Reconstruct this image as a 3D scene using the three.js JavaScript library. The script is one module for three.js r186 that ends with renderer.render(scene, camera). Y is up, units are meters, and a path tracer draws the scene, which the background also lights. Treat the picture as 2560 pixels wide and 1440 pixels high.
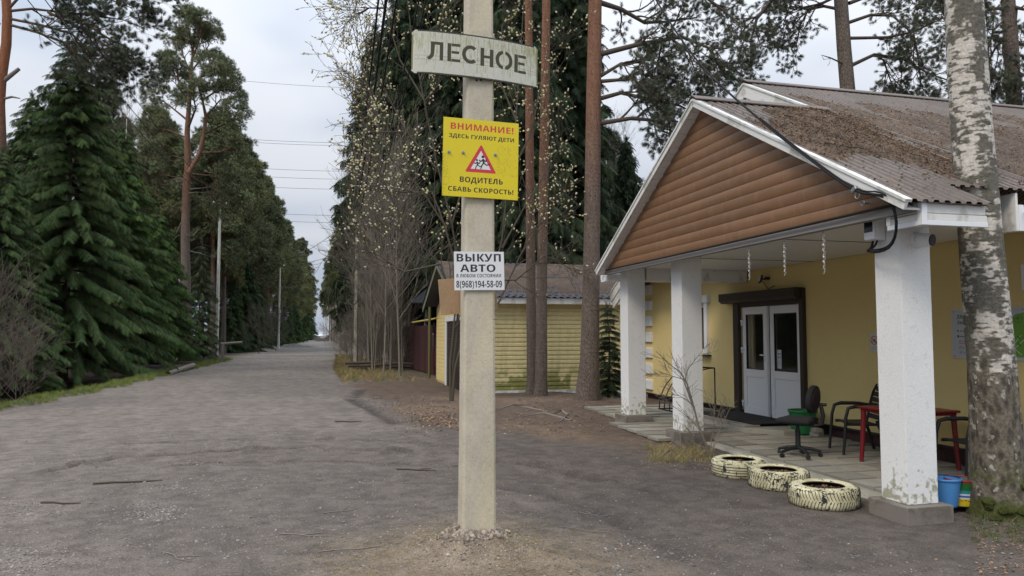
import * as THREE from 'three';
import { RoundedBoxGeometry } from 'three/addons/geometries/RoundedBoxGeometry.js';
import { mergeGeometries } from 'three/addons/utils/BufferGeometryUtils.js';

// ------------------------------------------------------------------ camera, sky, sun, exposure
const scene = new THREE.Scene();
const F = 1862, CAM_H = 1.65, PITCH = Math.atan(115 / F);
const camera = new THREE.PerspectiveCamera(2 * Math.atan(720 / F) * 180 / Math.PI, 16 / 9, 0.1, 3000);
camera.position.set(0, CAM_H, 0);
camera.rotation.set(PITCH, 0, 0);
const renderer = new THREE.WebGLRenderer({ antialias: true });
renderer.toneMapping = THREE.LinearToneMapping;
renderer.toneMappingExposure = 1.28;
renderer.shadowMap.enabled = true;

function mulberry(a) { return () => { a |= 0; a = a + 0x6D2B79F5 | 0; let t = Math.imul(a ^ a >>> 15, 1 | a); t = t + Math.imul(t ^ t >>> 7, 61 | t) ^ t; return ((t ^ t >>> 14) >>> 0) / 4294967296; }; }
let R = mulberry(7);
const rr = (a, b) => a + (b - a) * R();
const clamp = (x, a = 0, b = 1) => Math.min(b, Math.max(a, x));
const mix = (a, b, t) => a + (b - a) * t;
const sst = (a, b, x) => { const t = clamp((x - a) / (b - a)); return t * t * (3 - 2 * t); };
const hsh = new Uint32Array(4096); { const q = mulberry(99); for (let i = 0; i < 4096; i++) hsh[i] = q() * 4294967296; }
const lat = (x, y) => hsh[(hsh[(x & 4095)] + y) & 4095] / 4294967296;
function vnoise(x, y, px = 4096, py = 4096) {            // tileable value noise
  const xi = Math.floor(x), yi = Math.floor(y); let fx = x - xi, fy = y - yi;
  fx = fx * fx * (3 - 2 * fx); fy = fy * fy * (3 - 2 * fy);
  const m = (a, p) => ((a % p) + p) % p, x0 = m(xi, px), x1 = m(xi + 1, px), y0 = m(yi, py), y1 = m(yi + 1, py);
  return mix(mix(lat(x0, y0), lat(x1, y0), fx), mix(lat(x0, y1), lat(x1, y1), fx), fy);
}
function fbm(x, y, o = 4, px = 4096, py = 4096) { let s = 0, a = 0.5, n = 0; for (let i = 0; i < o; i++) { s += a * vnoise(x, y, px, py); n += a; x *= 2; y *= 2; px *= 2; py *= 2; a *= 0.5; } return s / n; }

{ // overcast sky: an even layer of cloud with thinner, bluer gaps, brighter overhead than at the horizon as any overcast sky is
  const W = 1024, H = 512, d = new Float32Array(W * H * 4);
  for (let j = 0; j < H; j++) for (let i = 0; i < W; i++) {
    const el = Math.PI * (0.5 - (j + 0.5) / H), az = (i + 0.5) / W * 2 * Math.PI;
    const up = Math.max(0, -Math.sin(el));
    const e = Math.sin(Math.abs(el));
    const dx = Math.cos(az) * Math.cos(el), dz = Math.sin(az) * Math.cos(el);
    const k = 1 / (e + 0.22);
    let c = fbm(dx * k * 1.1 + 40, dz * k * 1.1 + 17, 5) * 0.65 + fbm(dx * k * 3.1 + 9, dz * k * 3.1 + 71, 4) * 0.35;
    c = sst(0.36, 0.66, c);
    const lum = 0.68 + 0.4 * e + 1.5 * e * e;
    const col = [mix(0.47, 0.70, c), mix(0.545, 0.735, c), mix(0.665, 0.80, c)];
    const q = ((H - 1 - j) * W + i) * 4;
    for (let m = 0; m < 3; m++) d[q + m] = col[m] * lum;
    d[q + 3] = 1;
  }
  // row 0 of a DataTexture is the bottom of the picture
  const f = new Float32Array(W * H * 4);
  for (let j = 0; j < H; j++) f.set(d.subarray(j * W * 4, (j + 1) * W * 4), j * W * 4);
  const t = new THREE.DataTexture(f, W, H, THREE.RGBAFormat, THREE.FloatType);
  t.mapping = THREE.EquirectangularReflectionMapping; t.magFilter = t.minFilter = THREE.LinearFilter; t.needsUpdate = true;
  scene.background = t; scene.environment = t;
}
const sun = new THREE.DirectionalLight(0xfff1de, 1.3);
sun.position.set(-30, 48, 26); sun.target.position.set(0, 0, -12);
sun.castShadow = true; sun.shadow.radius = 36; sun.shadow.mapSize.set(2048, 2048);
Object.assign(sun.shadow.camera, { left: -60, right: 60, top: 60, bottom: -60, near: 1, far: 200 });
scene.add(sun, sun.target);

// ------------------------------------------------------------------ photograph pixel -> place on the ground
const cP = Math.cos(PITCH), sP = Math.sin(PITCH);
function ray(px, py) { const x = (px - 1280) / F, y = -(py - 720) / F; return [x, y * cP + sP, y * sP - cP]; }
function G(px, py, y = 0) { const r = ray(px, py), t = (y - CAM_H) / r[1]; return [r[0] * t, y, r[2] * t]; }
function AT(px, py, d) { const r = ray(px, py), t = d / -r[2]; return [r[0] * t, CAM_H + r[1] * t, r[2] * t]; }
// street frame: U points back along the street, V across it to the right; the shop stands square to it
const U = [0.24918, 0.96846], V = [0.96846, -0.24918];
const OX = 3.603, OZ = -7.377, RB = Math.atan2(-U[1], U[0]);
const toLocal = (X, Z) => { const a = X - OX, b = Z - OZ; return [a * U[0] + b * U[1], -(a * V[0] + b * V[1])]; };
const toWorld = (x, y, z) => [OX + U[0] * x - V[0] * z, y, OZ + U[1] * x - V[1] * z];
const along = (X, Z) => [-(X * U[0] + Z * U[1]), X * V[0] + Z * V[1]];     // metres up the street, metres to its right
const street = (t, q) => [-U[0] * t + V[0] * q, -U[1] * t + V[1] * q];
function curve(pts) { // piecewise linear q(t)
  const a = pts.map(p => along(p[0], p[2])).sort((m, n) => m[0] - n[0]);
  return t => { if (t <= a[0][0]) return a[0][1] + (t - a[0][0]) * (a[1][1] - a[0][1]) / (a[1][0] - a[0][0]) * 0.4; for (let i = 1; i < a.length; i++) if (t < a[i][0]) return mix(a[i - 1][1], a[i][1], (t - a[i - 1][0]) / (a[i][0] - a[i - 1][0])); return a[a.length - 1][1]; };
}
const leftEdge = curve([G(0, 1030), G(300, 968), G(560, 905), G(700, 865), G(770, 852)]);
const rightEdge = curve([G(1500, 1125), G(1150, 1072), G(930, 1012), G(862, 962), G(838, 925), G(842, 895), G(836, 870), G(825, 855)]);

// ------------------------------------------------------------------ small toolbox
const taken = {};
function numbered(n) { const k = taken[n] = (taken[n] ?? -1) + 1; return k ? n + '_' + String(k).padStart(3, '0') : n; }
function tag(o, label, category, group) { o.userData.label = label; o.userData.category = category; if (group) o.userData.group = group; return o; }
function thing(name, label, category, pos = [0, 0, 0], ry = 0, group) { const g = new THREE.Group(); g.name = numbered(name); g.position.set(...pos); g.rotation.y = ry; scene.add(g); return tag(g, label, category, group); }
function part(name, geo, mat, parent, pos, rot) { const m = new THREE.Mesh(geo, mat); m.name = name; if (pos) m.position.set(...pos); if (rot) m.rotation.set(...rot); m.castShadow = m.receiveShadow = true; parent.add(m); return m; }
function solo(name, geo, mat, label, category, pos = [0, 0, 0], ry = 0, group) { const m = part(numbered(name), geo, mat, scene, pos, [0, ry, 0]); return tag(m, label, category, group); }
function structure(o) { o.userData.kind = 'structure'; return o; }
function boxUV(g) { // uv in metres, by the way each face points
  if (g.index) g = g.toNonIndexed();
  const p = g.attributes.position, n = g.attributes.normal, uv = new Float32Array(p.count * 2);
  for (let i = 0; i < p.count; i++) {
    const ax = Math.abs(n.getX(i)), ay = Math.abs(n.getY(i)), az = Math.abs(n.getZ(i));
    if (ay > ax && ay > az) { uv[2 * i] = p.getX(i); uv[2 * i + 1] = p.getZ(i); }
    else if (ax > az) { uv[2 * i] = p.getZ(i); uv[2 * i + 1] = p.getY(i); }
    else { uv[2 * i] = p.getX(i); uv[2 * i + 1] = p.getY(i); }
  }
  g.setAttribute('uv', new THREE.BufferAttribute(uv, 2)); return g;
}
const bx = (w, h, d, x = 0, y = 0, z = 0) => boxUV(new THREE.BoxGeometry(w, h, d).translate(x, y, z));
const rbx = (w, h, d, r = 0.01, x = 0, y = 0, z = 0) => boxUV(new RoundedBoxGeometry(w, h, d, 2, r).translate(x, y, z));
const bb = (x0, x1, y0, y1, z0, z1) => bx(x1 - x0, y1 - y0, z1 - z0, (x0 + x1) / 2, (y0 + y1) / 2, (z0 + z1) / 2);
const rbb = (x0, x1, y0, y1, z0, z1, r = 0.008) => rbx(x1 - x0, y1 - y0, z1 - z0, r, (x0 + x1) / 2, (y0 + y1) / 2, (z0 + z1) / 2);
const join = a => mergeGeometries(a.map(g => { g = g.index ? g.toNonIndexed() : g; for (const k of Object.keys(g.attributes)) if (!['position', 'normal', 'uv'].includes(k)) g.deleteAttribute(k); return g; }));
const cyl = (r0, r1, h, s = 16, x = 0, y = 0, z = 0) => new THREE.CylinderGeometry(r0, r1, h, s).translate(x, y, z);
class MB { // a mesh collected piece by piece
  constructor(color) { this.p = []; this.n = []; this.u = []; this.i = []; this.c = color ? [] : null; }
  tube(pts, rs, sides = 5, col) {
    const base = this.p.length / 3, N = pts.length; let up = [0.31, 0.1, 0.94], len = 0;
    for (let k = 0; k < N; k++) {
      const a = pts[Math.max(0, k - 1)], b = pts[Math.min(N - 1, k + 1)];
      let t = [b[0] - a[0], b[1] - a[1], b[2] - a[2]]; const tl = Math.hypot(...t) || 1; t = t.map(v => v / tl);
      let dt = t[0] * up[0] + t[1] * up[1] + t[2] * up[2];
      let e = [up[0] - t[0] * dt, up[1] - t[1] * dt, up[2] - t[2] * dt]; let el = Math.hypot(...e);
      if (el < 0.05) { e = [t[1], -t[0], 0.01]; el = Math.hypot(...e) || 1; }
      e = e.map(v => v / el); up = e;
      const f = [t[1] * e[2] - t[2] * e[1], t[2] * e[0] - t[0] * e[2], t[0] * e[1] - t[1] * e[0]];
      if (k) len += Math.hypot(pts[k][0] - pts[k - 1][0], pts[k][1] - pts[k - 1][1], pts[k][2] - pts[k - 1][2]);
      const r = rs[k], cc = col && col(k / (N - 1), pts[k]);
      for (let s = 0; s <= sides; s++) {
        const an = s / sides * Math.PI * 2, c = Math.cos(an), q = Math.sin(an);
        const nx = e[0] * c + f[0] * q, ny = e[1] * c + f[1] * q, nz = e[2] * c + f[2] * q;
        this.p.push(pts[k][0] + nx * r, pts[k][1] + ny * r, pts[k][2] + nz * r); this.n.push(nx, ny, nz);
        this.u.push(s / sides * Math.max(0.25, Math.round(rs[0] * 6.28 * 4) / 4), len); if (this.c) this.c.push(...(cc || [1, 1, 1]));
      }
    }
    const w = sides + 1;
    for (let k = 0; k < N - 1; k++) for (let s = 0; s < sides; s++) { const a = base + k * w + s, b = a + w; this.i.push(a, a + 1, b, a + 1, b + 1, b); }
    return this;
  }
  tri(a, b, c, col) { const k = this.p.length / 3, x = [b[0] - a[0], b[1] - a[1], b[2] - a[2]], y = [c[0] - a[0], c[1] - a[1], c[2] - a[2]]; let n = [x[1] * y[2] - x[2] * y[1], x[2] * y[0] - x[0] * y[2], x[0] * y[1] - x[1] * y[0]]; const l = Math.hypot(...n) || 1; n = n.map(v => v / l); for (const q of [a, b, c]) { this.p.push(...q); this.n.push(...n); this.u.push(q[0], q[2]); if (this.c) this.c.push(...(col || [1, 1, 1])); } this.i.push(k, k + 1, k + 2); return this; }
  quad(a, b, c, d, col) { this.tri(a, b, c, col); return this.tri(a, c, d, col); }
  geo() { const g = new THREE.BufferGeometry(); g.setAttribute('position', new THREE.Float32BufferAttribute(this.p, 3)); g.setAttribute('normal', new THREE.Float32BufferAttribute(this.n, 3)); g.setAttribute('uv', new THREE.Float32BufferAttribute(this.u, 2)); if (this.c) g.setAttribute('color', new THREE.Float32BufferAttribute(this.c, 3)); g.setIndex(this.i); return g; }
}
function wire(pts, r, sides = 6) { const c = new THREE.CatmullRomCurve3(pts.map(p => new THREE.Vector3(...p))); return new THREE.TubeGeometry(c, Math.max(8, pts.length * 6), r, sides); }
function sag(a, b, drop, n = 14) { const o = []; for (let i = 0; i <= n; i++) { const t = i / n; o.push([mix(a[0], b[0], t), mix(a[1], b[1], t) - drop * 4 * t * (1 - t), mix(a[2], b[2], t)]); } return o; }
function lathe(pts, seg = 24) { return new THREE.LatheGeometry(pts.map(p => new THREE.Vector2(p[0], p[1])), seg); }
function stuffMesh(name, geo, mat, mats, colors, parent = scene) {
  const m = new THREE.InstancedMesh(geo, mat, mats.length); mats.forEach((x, i) => m.setMatrixAt(i, x));
  if (colors) colors.forEach((c, i) => m.setColorAt(i, c));
  m.name = parent === scene ? numbered(name) : name; m.castShadow = m.receiveShadow = true; m.userData.kind = 'stuff'; parent.add(m); return m;
}
const M4 = (p, q, s) => new THREE.Matrix4().compose(new THREE.Vector3(...p), q, new THREE.Vector3(...(Array.isArray(s) ? s : [s, s, s])));
const Q = (x, y, z, o = 'YXZ') => new THREE.Quaternion().setFromEuler(new THREE.Euler(x, y, z, o));

// ------------------------------------------------------------------ procedural textures
const LIN = v => v <= 0.0031308 ? v * 12.92 : 1.055 * Math.pow(v, 1 / 2.4) - 0.055;
function tex(w, h, fn, { srgb = true, repeat = [1, 1], wrap = true } = {}) { // fn(u, v) -> linear rgb or grey
  const d = new Uint8Array(w * h * 4);
  for (let j = 0; j < h; j++) for (let i = 0; i < w; i++) { let c = fn((i + 0.5) / w, (j + 0.5) / h); if (typeof c === 'number') c = [c, c, c]; const q = (j * w + i) * 4; for (let k = 0; k < 3; k++) d[q + k] = 255 * clamp(srgb ? LIN(clamp(c[k])) : c[k]); d[q + 3] = 255; }
  const t = new THREE.DataTexture(d, w, h, THREE.RGBAFormat); t.magFilter = THREE.LinearFilter; t.minFilter = THREE.LinearMipmapLinearFilter; t.generateMipmaps = true;
  if (srgb) t.colorSpace = THREE.SRGBColorSpace; if (wrap) { t.wrapS = t.wrapT = THREE.RepeatWrapping; t.repeat.set(...repeat); } t.needsUpdate = true; return t;
}
function canvasTex(w, h, draw) { const c = document.createElement('canvas'); c.width = w; c.height = h; const x = c.getContext('2d'); draw(x, w, h); const t = new THREE.CanvasTexture(c); t.colorSpace = THREE.SRGBColorSpace; t.anisotropy = 8; return t; }
const rgb = (r, g, b) => new THREE.Color().setRGB(r, g, b);
const std = (c, o = {}) => new THREE.MeshStandardMaterial({ color: Array.isArray(c) ? rgb(...c) : c, roughness: 0.85, ...o });
// ------------------------------------------------------------------ materials
const speck2 = (u, v, n, m, seed) => { const x = u * n, y = v * m, xi = Math.floor(x), yi = Math.floor(y); let b1 = 9, b2 = 9, tone = 0; for (let a = -1; a <= 1; a++) for (let b = -1; b <= 1; b++) { const X = ((xi + a) % n + n) % n, Y = ((yi + b) % m + m) % m, d = Math.hypot(xi + a + lat(X + seed, Y) - x, yi + b + lat(X + seed + 700, Y + 31) - y); if (d < b1) { b2 = b1; b1 = d; tone = lat(X + seed + 1300, Y + 77); } else if (d < b2) b2 = d; } return [b2 - b1, tone]; };
const speck = (u, v, n, seed) => { // one round grain per cell, 0..1 tone, distance
  const x = u * n, y = v * n, xi = Math.floor(x), yi = Math.floor(y); let best = 9, tone = 0;
  for (let a = -1; a <= 1; a++) for (let b = -1; b <= 1; b++) { const X = ((xi + a) % n + n) % n, Y = ((yi + b) % n + n) % n; const h = lat(X + seed, Y), g = lat(X + seed + 700, Y + 31); const d = Math.hypot(xi + a + h - x, yi + b + g - y); if (d < best) { best = d; tone = lat(X + seed + 1300, Y + 77); } }
  return [best, tone];
};
const groundGrain = tex(1024, 1024, (u, v) => {
  const a = speck(u, v, 170, 3), b = speck(u, v, 60, 900);
  let t = 0.60 + 0.55 * (fbm(u * 14, v * 14, 5, 14, 14) - 0.5) + 0.5 * (fbm(u * 220, v * 220, 2, 220, 220) - 0.5);
  if (a[0] < 0.42) t *= 0.72 + 0.62 * a[1];
  if (b[0] < 0.24 && b[1] > 0.6) t *= 1.05 + 0.45 * (b[1] - 0.6) * 2.5;
  t = clamp(t, 0.12, 1);
  return [t, t * 0.985, t * 0.965];
}, { repeat: [1 / 1.9, 1 / 1.9] });
const groundBump = tex(1024, 1024, (u, v) => { const a = speck(u, v, 170, 3), b = speck(u, v, 60, 900); return clamp(0.3 + 0.35 * fbm(u * 40, v * 40, 5, 40, 40) + (a[0] < 0.42 ? 0.22 * a[1] : 0) + (b[0] < 0.24 && b[1] > 0.6 ? 0.3 : 0)); }, { srgb: false, repeat: [1 / 1.9, 1 / 1.9] });
const M = {};
M.ground = new THREE.MeshStandardMaterial({ vertexColors: true, map: groundGrain, bumpMap: groundBump, bumpScale: 0.03, roughness: 0.95 });
const concreteTex = tex(512, 512, (u, v) => { const n = fbm(u * 7, v * 7, 5, 7, 7), f = fbm(u * 90, v * 90, 2, 90, 90), s = speck(u, v, 38, 50); let t = 0.80 + 0.28 * (n - 0.5) + 0.16 * (f - 0.5); if (s[0] < 0.12 && s[1] > 0.86) t *= 0.74; const w = sst(0.5, 0.72, fbm(u * 3 + 9, v * 2 + 4, 4, 3, 2)) * 0.09; return [t, t * (0.985 - w * 0.2), t * (0.93 - w)]; }, { repeat: [1.1, 0.75] });
const concreteBump = tex(512, 512, (u, v) => { const s = speck(u, v, 38, 50); return 0.6 + 0.3 * (fbm(u * 60, v * 60, 3, 60, 60) - 0.5) - (s[0] < 0.14 && s[1] > 0.85 ? 0.25 : 0); }, { srgb: false, repeat: [1.1, 0.75] });
M.pole = std([0.63, 0.575, 0.475], { map: concreteTex, bumpMap: concreteBump, bumpScale: 0.006, roughness: 0.9 });
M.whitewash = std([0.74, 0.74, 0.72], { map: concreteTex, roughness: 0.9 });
const stuccoBump = tex(512, 512, (u, v) => 0.5 * fbm(u * 110, v * 150, 3, 110, 150) + 0.5 * fbm(u * 220, v * 200, 2, 220, 200), { srgb: false, repeat: [1.4, 1.4] });
const stuccoTex = tex(512, 512, (u, v) => { const n = fbm(u * 4, v * 4, 5, 4, 4), s = fbm(u * 130, v * 130, 2, 130, 130); const t = 0.94 + 0.08 * (n - 0.5) + 0.12 * (s - 0.5); const st = sst(0.62, 0.8, fbm(u * 14, v * 3, 4, 14, 3)) * 0.10; return [t - st, t - st, t - st * 1.25]; }, { repeat: [0.8, 0.8] });
M.white = std([0.80, 0.80, 0.79], { map: stuccoTex, bumpMap: stuccoBump, bumpScale: 0.004, roughness: 0.95 });
const plasterTex = tex(512, 512, (u, v) => { const t = 0.95 + 0.07 * (fbm(u * 3, v * 3, 4, 3, 3) - 0.5) + 0.05 * (fbm(u * 120, v * 120, 2, 120, 120) - 0.5); return [t, t, t * 0.99]; }, { repeat: [0.4, 0.4] });
M.yellow = std([0.74, 0.585, 0.26], { map: plasterTex, bumpMap: stuccoBump, bumpScale: 0.002, roughness: 0.93 });
const columnTex = tex(512, 1024, (u, v) => { // v runs the 2.7 m height; splashed dirt and algae specks low down, a few runs elsewhere
  const h = v * 2.7, s = fbm(u * 90, v * 240, 2, 90, 240), n = fbm(u * 4, v * 8, 5, 4, 8), m = fbm(u * 26, v * 60, 4, 26, 60); let t = 0.95 + 0.07 * (n - 0.5) + 0.10 * (s - 0.5);
  const g = sst(0.60, 0.80, m * 0.75 + fbm(u * 6, v * 14, 3, 6, 14) * 0.25 + 0.16 * sst(0.30, 0.0, h)) * sst(0.6, 0.15, h), d = sst(0.70, 0.80, m) * 0.10; t *= 1 - d;
  return [mix(t, 0.34, g * 0.8), mix(t, 0.32, g * 0.8), mix(t * 0.985, 0.22, g * 0.85)]; }, { wrap: true });
M.column = std([0.80, 0.80, 0.79], { map: columnTex, bumpMap: stuccoBump, bumpScale: 0.004, roughness: 0.95 });
M.trimGrey = std([0.22, 0.205, 0.195], { roughness: 0.6 });
M.pvc = std([0.78, 0.79, 0.80], { roughness: 0.38 });
M.soffit = std([0.76, 0.76, 0.75], { roughness: 0.5 });
const grime = tex(512, 256, (u, v) => { const g = sst(0.52, 0.72, fbm(u * 8, v * 5, 5, 8, 5)), f = fbm(u * 60, v * 60, 3, 60, 60); const t = 0.92 - 0.30 * g * (0.5 + f); return [t, t * 0.99, t * (0.97 - 0.06 * g)]; }, { repeat: [0.7, 0.9] });
M.fascia = std([0.80, 0.80, 0.78], { map: grime, roughness: 0.55 });
const boardTex = tex(512, 512, (u, v) => { const a = fbm(u * 3, v * 60, 4, 3, 60), b = fbm(u * 6, v * 4, 4, 6, 4), st = sst(0.6, 0.75, fbm(u * 26, v * 2.0, 4, 26, 2)); const t = 0.86 + 0.18 * (a - 0.5) + 0.26 * (b - 0.5); return [t + st * 0.12, t + st * 0.14, t + st * 0.16]; }, { repeat: [0.5, 1.5] });
M.log = [0, 1, 2].map(i => std([[0.235, 0.122, 0.057], [0.252, 0.133, 0.065], [0.220, 0.114, 0.055]][i], { map: boardTex, roughness: 0.48 }));
M.darkBrown = std([0.030, 0.020, 0.016], { roughness: 0.5 });
M.plinthRed = std([0.075, 0.030, 0.030], { map: grime, roughness: 0.8 });
M.plinthWood = std([0.215, 0.19, 0.165], { map: grime, roughness: 0.9, bumpMap: concreteBump, bumpScale: 0.006 });
const sheetTex = tex(512, 512, (u, v) => { const n = fbm(u * 6, v * 6, 5, 6, 6), l = sst(0.55, 0.75, fbm(u * 18 + 3, v * 18, 4, 18, 18)); const t = 0.8 + 0.35 * (n - 0.5); return [t + 0.10 * l, t + 0.11 * l, t + 0.04 * l]; }, { repeat: [0.6, 0.6] });
M.sheet = std([0.150, 0.115, 0.092], { map: sheetTex, roughness: 0.55, metalness: 0.1, side: THREE.DoubleSide });
const litterTex = tex(1024, 1024, (u, v) => { const a = speck(u, v, 120, 400), b = speck(u * 1, v, 48, 60); let t = 0.52 + 0.9 * (fbm(u * 70, v * 70, 3, 70, 70) - 0.5) + 0.3 * (fbm(u * 5, v * 5, 4, 5, 5) - 0.5); let c = [t, t * 0.76, t * 0.57]; if (a[0] < 0.35) { const k = 0.6 + 0.9 * a[1]; c = c.map(x => x * k); } if (b[0] < 0.3 && b[1] > 0.7) c = [c[0] * 1.5, c[1] * 1.45, c[2] * 1.35]; return c; }, { repeat: [0.8, 0.8] });
M.litter = std([0.205, 0.188, 0.175], { map: litterTex, bumpMap: groundBump, bumpScale: 0.03, roughness: 1 });
M.pave = [0, 1, 2, 3].map(i => std([[0.33, 0.315, 0.285], [0.385, 0.37, 0.335], [0.275, 0.26, 0.23], [0.35, 0.33, 0.29]][i], { map: concreteTex, bumpMap: concreteBump, bumpScale: 0.006, roughness: 0.92 }));
M.step = std([0.40, 0.385, 0.35], { map: concreteTex, bumpMap: concreteBump, bumpScale: 0.015, roughness: 0.95 });
M.black = std([0.013, 0.013, 0.015], { roughness: 0.5 });
M.blackMat = std([0.012, 0.012, 0.013], { roughness: 0.98, bumpMap: groundBump, bumpScale: 0.01 });
M.fabric = std([0.016, 0.016, 0.018], { roughness: 0.95 });
M.cable = std([0.01, 0.01, 0.011], { roughness: 0.9 });
M.steel = std([0.32, 0.32, 0.33], { roughness: 0.45, metalness: 0.8 });
M.glass = new THREE.MeshPhysicalMaterial({ color: 0xffffff, transmission: 1, thickness: 0, roughness: 0.02, ior: 1.5, specularIntensity: 1 });
M.redPlastic = std([0.19, 0.010, 0.014], { roughness: 0.35 });
M.greenPlastic = std([0.012, 0.16, 0.045], { roughness: 0.42 });
M.bluePlastic = std([0.075, 0.255, 0.56], { roughness: 0.4 });
M.soil = std([0.06, 0.042, 0.032], { bumpMap: groundBump, bumpScale: 0.03, roughness: 1, map: groundGrain });
const tireTex = tex(1024, 512, (u, v) => { const w = fbm(u * 30, v * 10, 5, 30, 10), f = fbm(u * 120, v * 40, 3, 120, 40); const worn = sst(0.60, 0.67, w * 0.6 + f * 0.4 + sst(0.5, 0.62, v) * sst(0.78, 0.66, v) * 0.05); const t = 0.9 + 0.25 * (f - 0.5); const d = sst(0.40, 0.7, fbm(u * 14 + 3, v * 5, 4, 14, 5)) * 0.3; return [mix(t * 0.76 * (1 - d), 0.03, worn), mix(t * 0.70 * (1 - d), 0.03, worn), mix(t * 0.46 * (1 - d * 1.2), 0.033, worn)]; });
M.tire = std(0xffffff, { map: tireTex, roughness: 0.75 });
M.tireGroove = std([0.022, 0.020, 0.017], { roughness: 0.9 });
// bark
const plateTex = tex(512, 1024, (u, v) => { const w = fbm(u * 8, v * 8, 3, 8, 8) * 1.2; const a = speck2((u + w * 0.05) % 1, (v + w * 0.03) % 1, 20, 9, 210); const cr = sst(0.16, 0.02, a[0]); const f = fbm(u * 70, v * 40, 3, 70, 40); const t = (0.9 - 0.42 * cr) * (0.72 + 0.5 * f) * (0.86 + 0.22 * a[1]); return [t, t * 0.96, t * 0.92]; }, { repeat: [1, 1] });
const plateBump = tex(512, 1024, (u, v) => { const w = fbm(u * 8, v * 8, 3, 8, 8) * 1.2; const a = speck2((u + w * 0.05) % 1, (v + w * 0.03) % 1, 20, 9, 210); return clamp(0.95 - 0.7 * sst(0.2, 0.0, a[0]) - 0.25 * fbm(u * 70, v * 40, 3, 70, 40)); }, { srgb: false, repeat: [1, 1] });
M.pineBark = new THREE.MeshStandardMaterial({ vertexColors: true, map: plateTex, bumpMap: plateBump, bumpScale: 0.03, roughness: 0.95 });
M.twig = std([0.085, 0.066, 0.050], { roughness: 0.95 });
M.pineTwig = std([0.12, 0.072, 0.045], { roughness: 0.95 });
M.deadTwig = std([0.20, 0.17, 0.145], { roughness: 0.95 });
M.bareTwig = std([0.215, 0.185, 0.145], { roughness: 0.95 });
M.bareBush = std([0.12, 0.095, 0.075], { roughness: 0.95 });
M.willowTwig = std([0.085, 0.070, 0.047], { roughness: 0.9 });
M.catkin = std([0.66, 0.62, 0.40], { roughness: 0.95 });
const leaf = (c, o = {}) => new THREE.MeshPhysicalMaterial({ color: rgb(...c), roughness: 0.8, side: THREE.DoubleSide, ...o });
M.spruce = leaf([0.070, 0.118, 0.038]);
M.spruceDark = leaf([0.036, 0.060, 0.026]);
M.pine = leaf([0.140, 0.165, 0.080]);
M.pineDark = leaf([0.090, 0.108, 0.070]);
M.grass = leaf([0.16, 0.185, 0.04]);
M.straw = leaf([0.40, 0.33, 0.19], { roughness: 0.95 });
M.leafDry = leaf([0.30, 0.205, 0.13], { roughness: 0.95 });
M.moss = std([0.085, 0.10, 0.015], { roughness: 1, bumpMap: groundBump, bumpScale: 0.03 });
const birchTex = tex(1024, 2048, (u, v) => { // v 0..1 = 0..9 m up the trunk
  const h = v * 9, x = u * 24;
  const n = fbm(u * 16, h * 13, 5, 16), wv = fbm(u * 8, h * 3.6, 4, 8), dash = fbm(u * 20, h * 46, 3, 20), fine = fbm(u * 90, h * 60, 2, 90);
  const white = [0.54, 0.50, 0.435];
  let c = white.map(q => q * (0.72 + 0.5 * fine));
  const lent = sst(0.58, 0.66, dash); c = c.map(q => q * (1 - 0.62 * lent));
  const dark = sst(0.47, 0.56, wv * 0.4 + n * 0.35 + dash * 0.25 + (h < 3.6 ? 0.055 : 0.03)); c = c.map((q, i) => mix(q, [0.085, 0.078, 0.058][i] * (0.5 + 1.1 * fine), dark * 0.92));
  const edge = 1.52 + 0.22 * (fbm(u * 9, 3, 3, 9) - 0.5) + 0.5 * (n - 0.5);
  if (h < edge + 0.25) { const k = sst(edge + 0.06, edge - 0.06, h); const fu = speck(u, (h / 3) % 1, 20, 820); const t = (0.55 + 0.9 * fine) * (0.55 + 0.7 * sst(0.15, 0.5, fu[0])); let rough = [0.115 * t, 0.098 * t, 0.074 * t]; if (fbm(u * 22, h * 16, 3, 22) > 0.70) rough = [0.36 * fine + 0.1, 0.35 * fine + 0.1, 0.30 * fine + 0.08]; const ms = sst(0.48, 0.62, fbm(u * 8 + 2, h * 6, 4, 8) + sst(0.42, 0.05, h) * 0.16); rough = rough.map((q, i) => mix(q, [0.075, 0.082, 0.02][i] * (0.5 + fine), ms * sst(0.75, 0.25, h))); c = c.map((q, i) => mix(q, rough[i], k)); }
  return c;
}, { wrap: true });
const birchBump = tex(512, 1024, (u, v) => { const h = v * 9; return h < 1.5 ? clamp(0.2 + 0.9 * fbm(u * 26, h * 12, 4, 26)) : 0.55 + 0.25 * (fbm(u * 10, h * 40, 3, 10) - 0.5) + 0.3 * (fbm(u * 10, h * 5, 4, 10) - 0.5); }, { srgb: false });
M.birch = std(0xffffff, { map: birchTex, bumpMap: birchBump, bumpScale: 0.03, roughness: 0.9 });
const birchFarTex = tex(128, 1024, (u, v) => { const d = sst(0.56, 0.66, fbm(u * 3, v * 60, 3, 3, 60)); const t = mix(0.66, 0.07, d) * (0.8 + 0.4 * fbm(u * 20, v * 100, 2, 20, 100)); return [t, t * 0.97, t * 0.9]; }, { repeat: [2, 0.22] });
M.birchFar = std(0xffffff, { map: birchFarTex, roughness: 0.9 });
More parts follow.
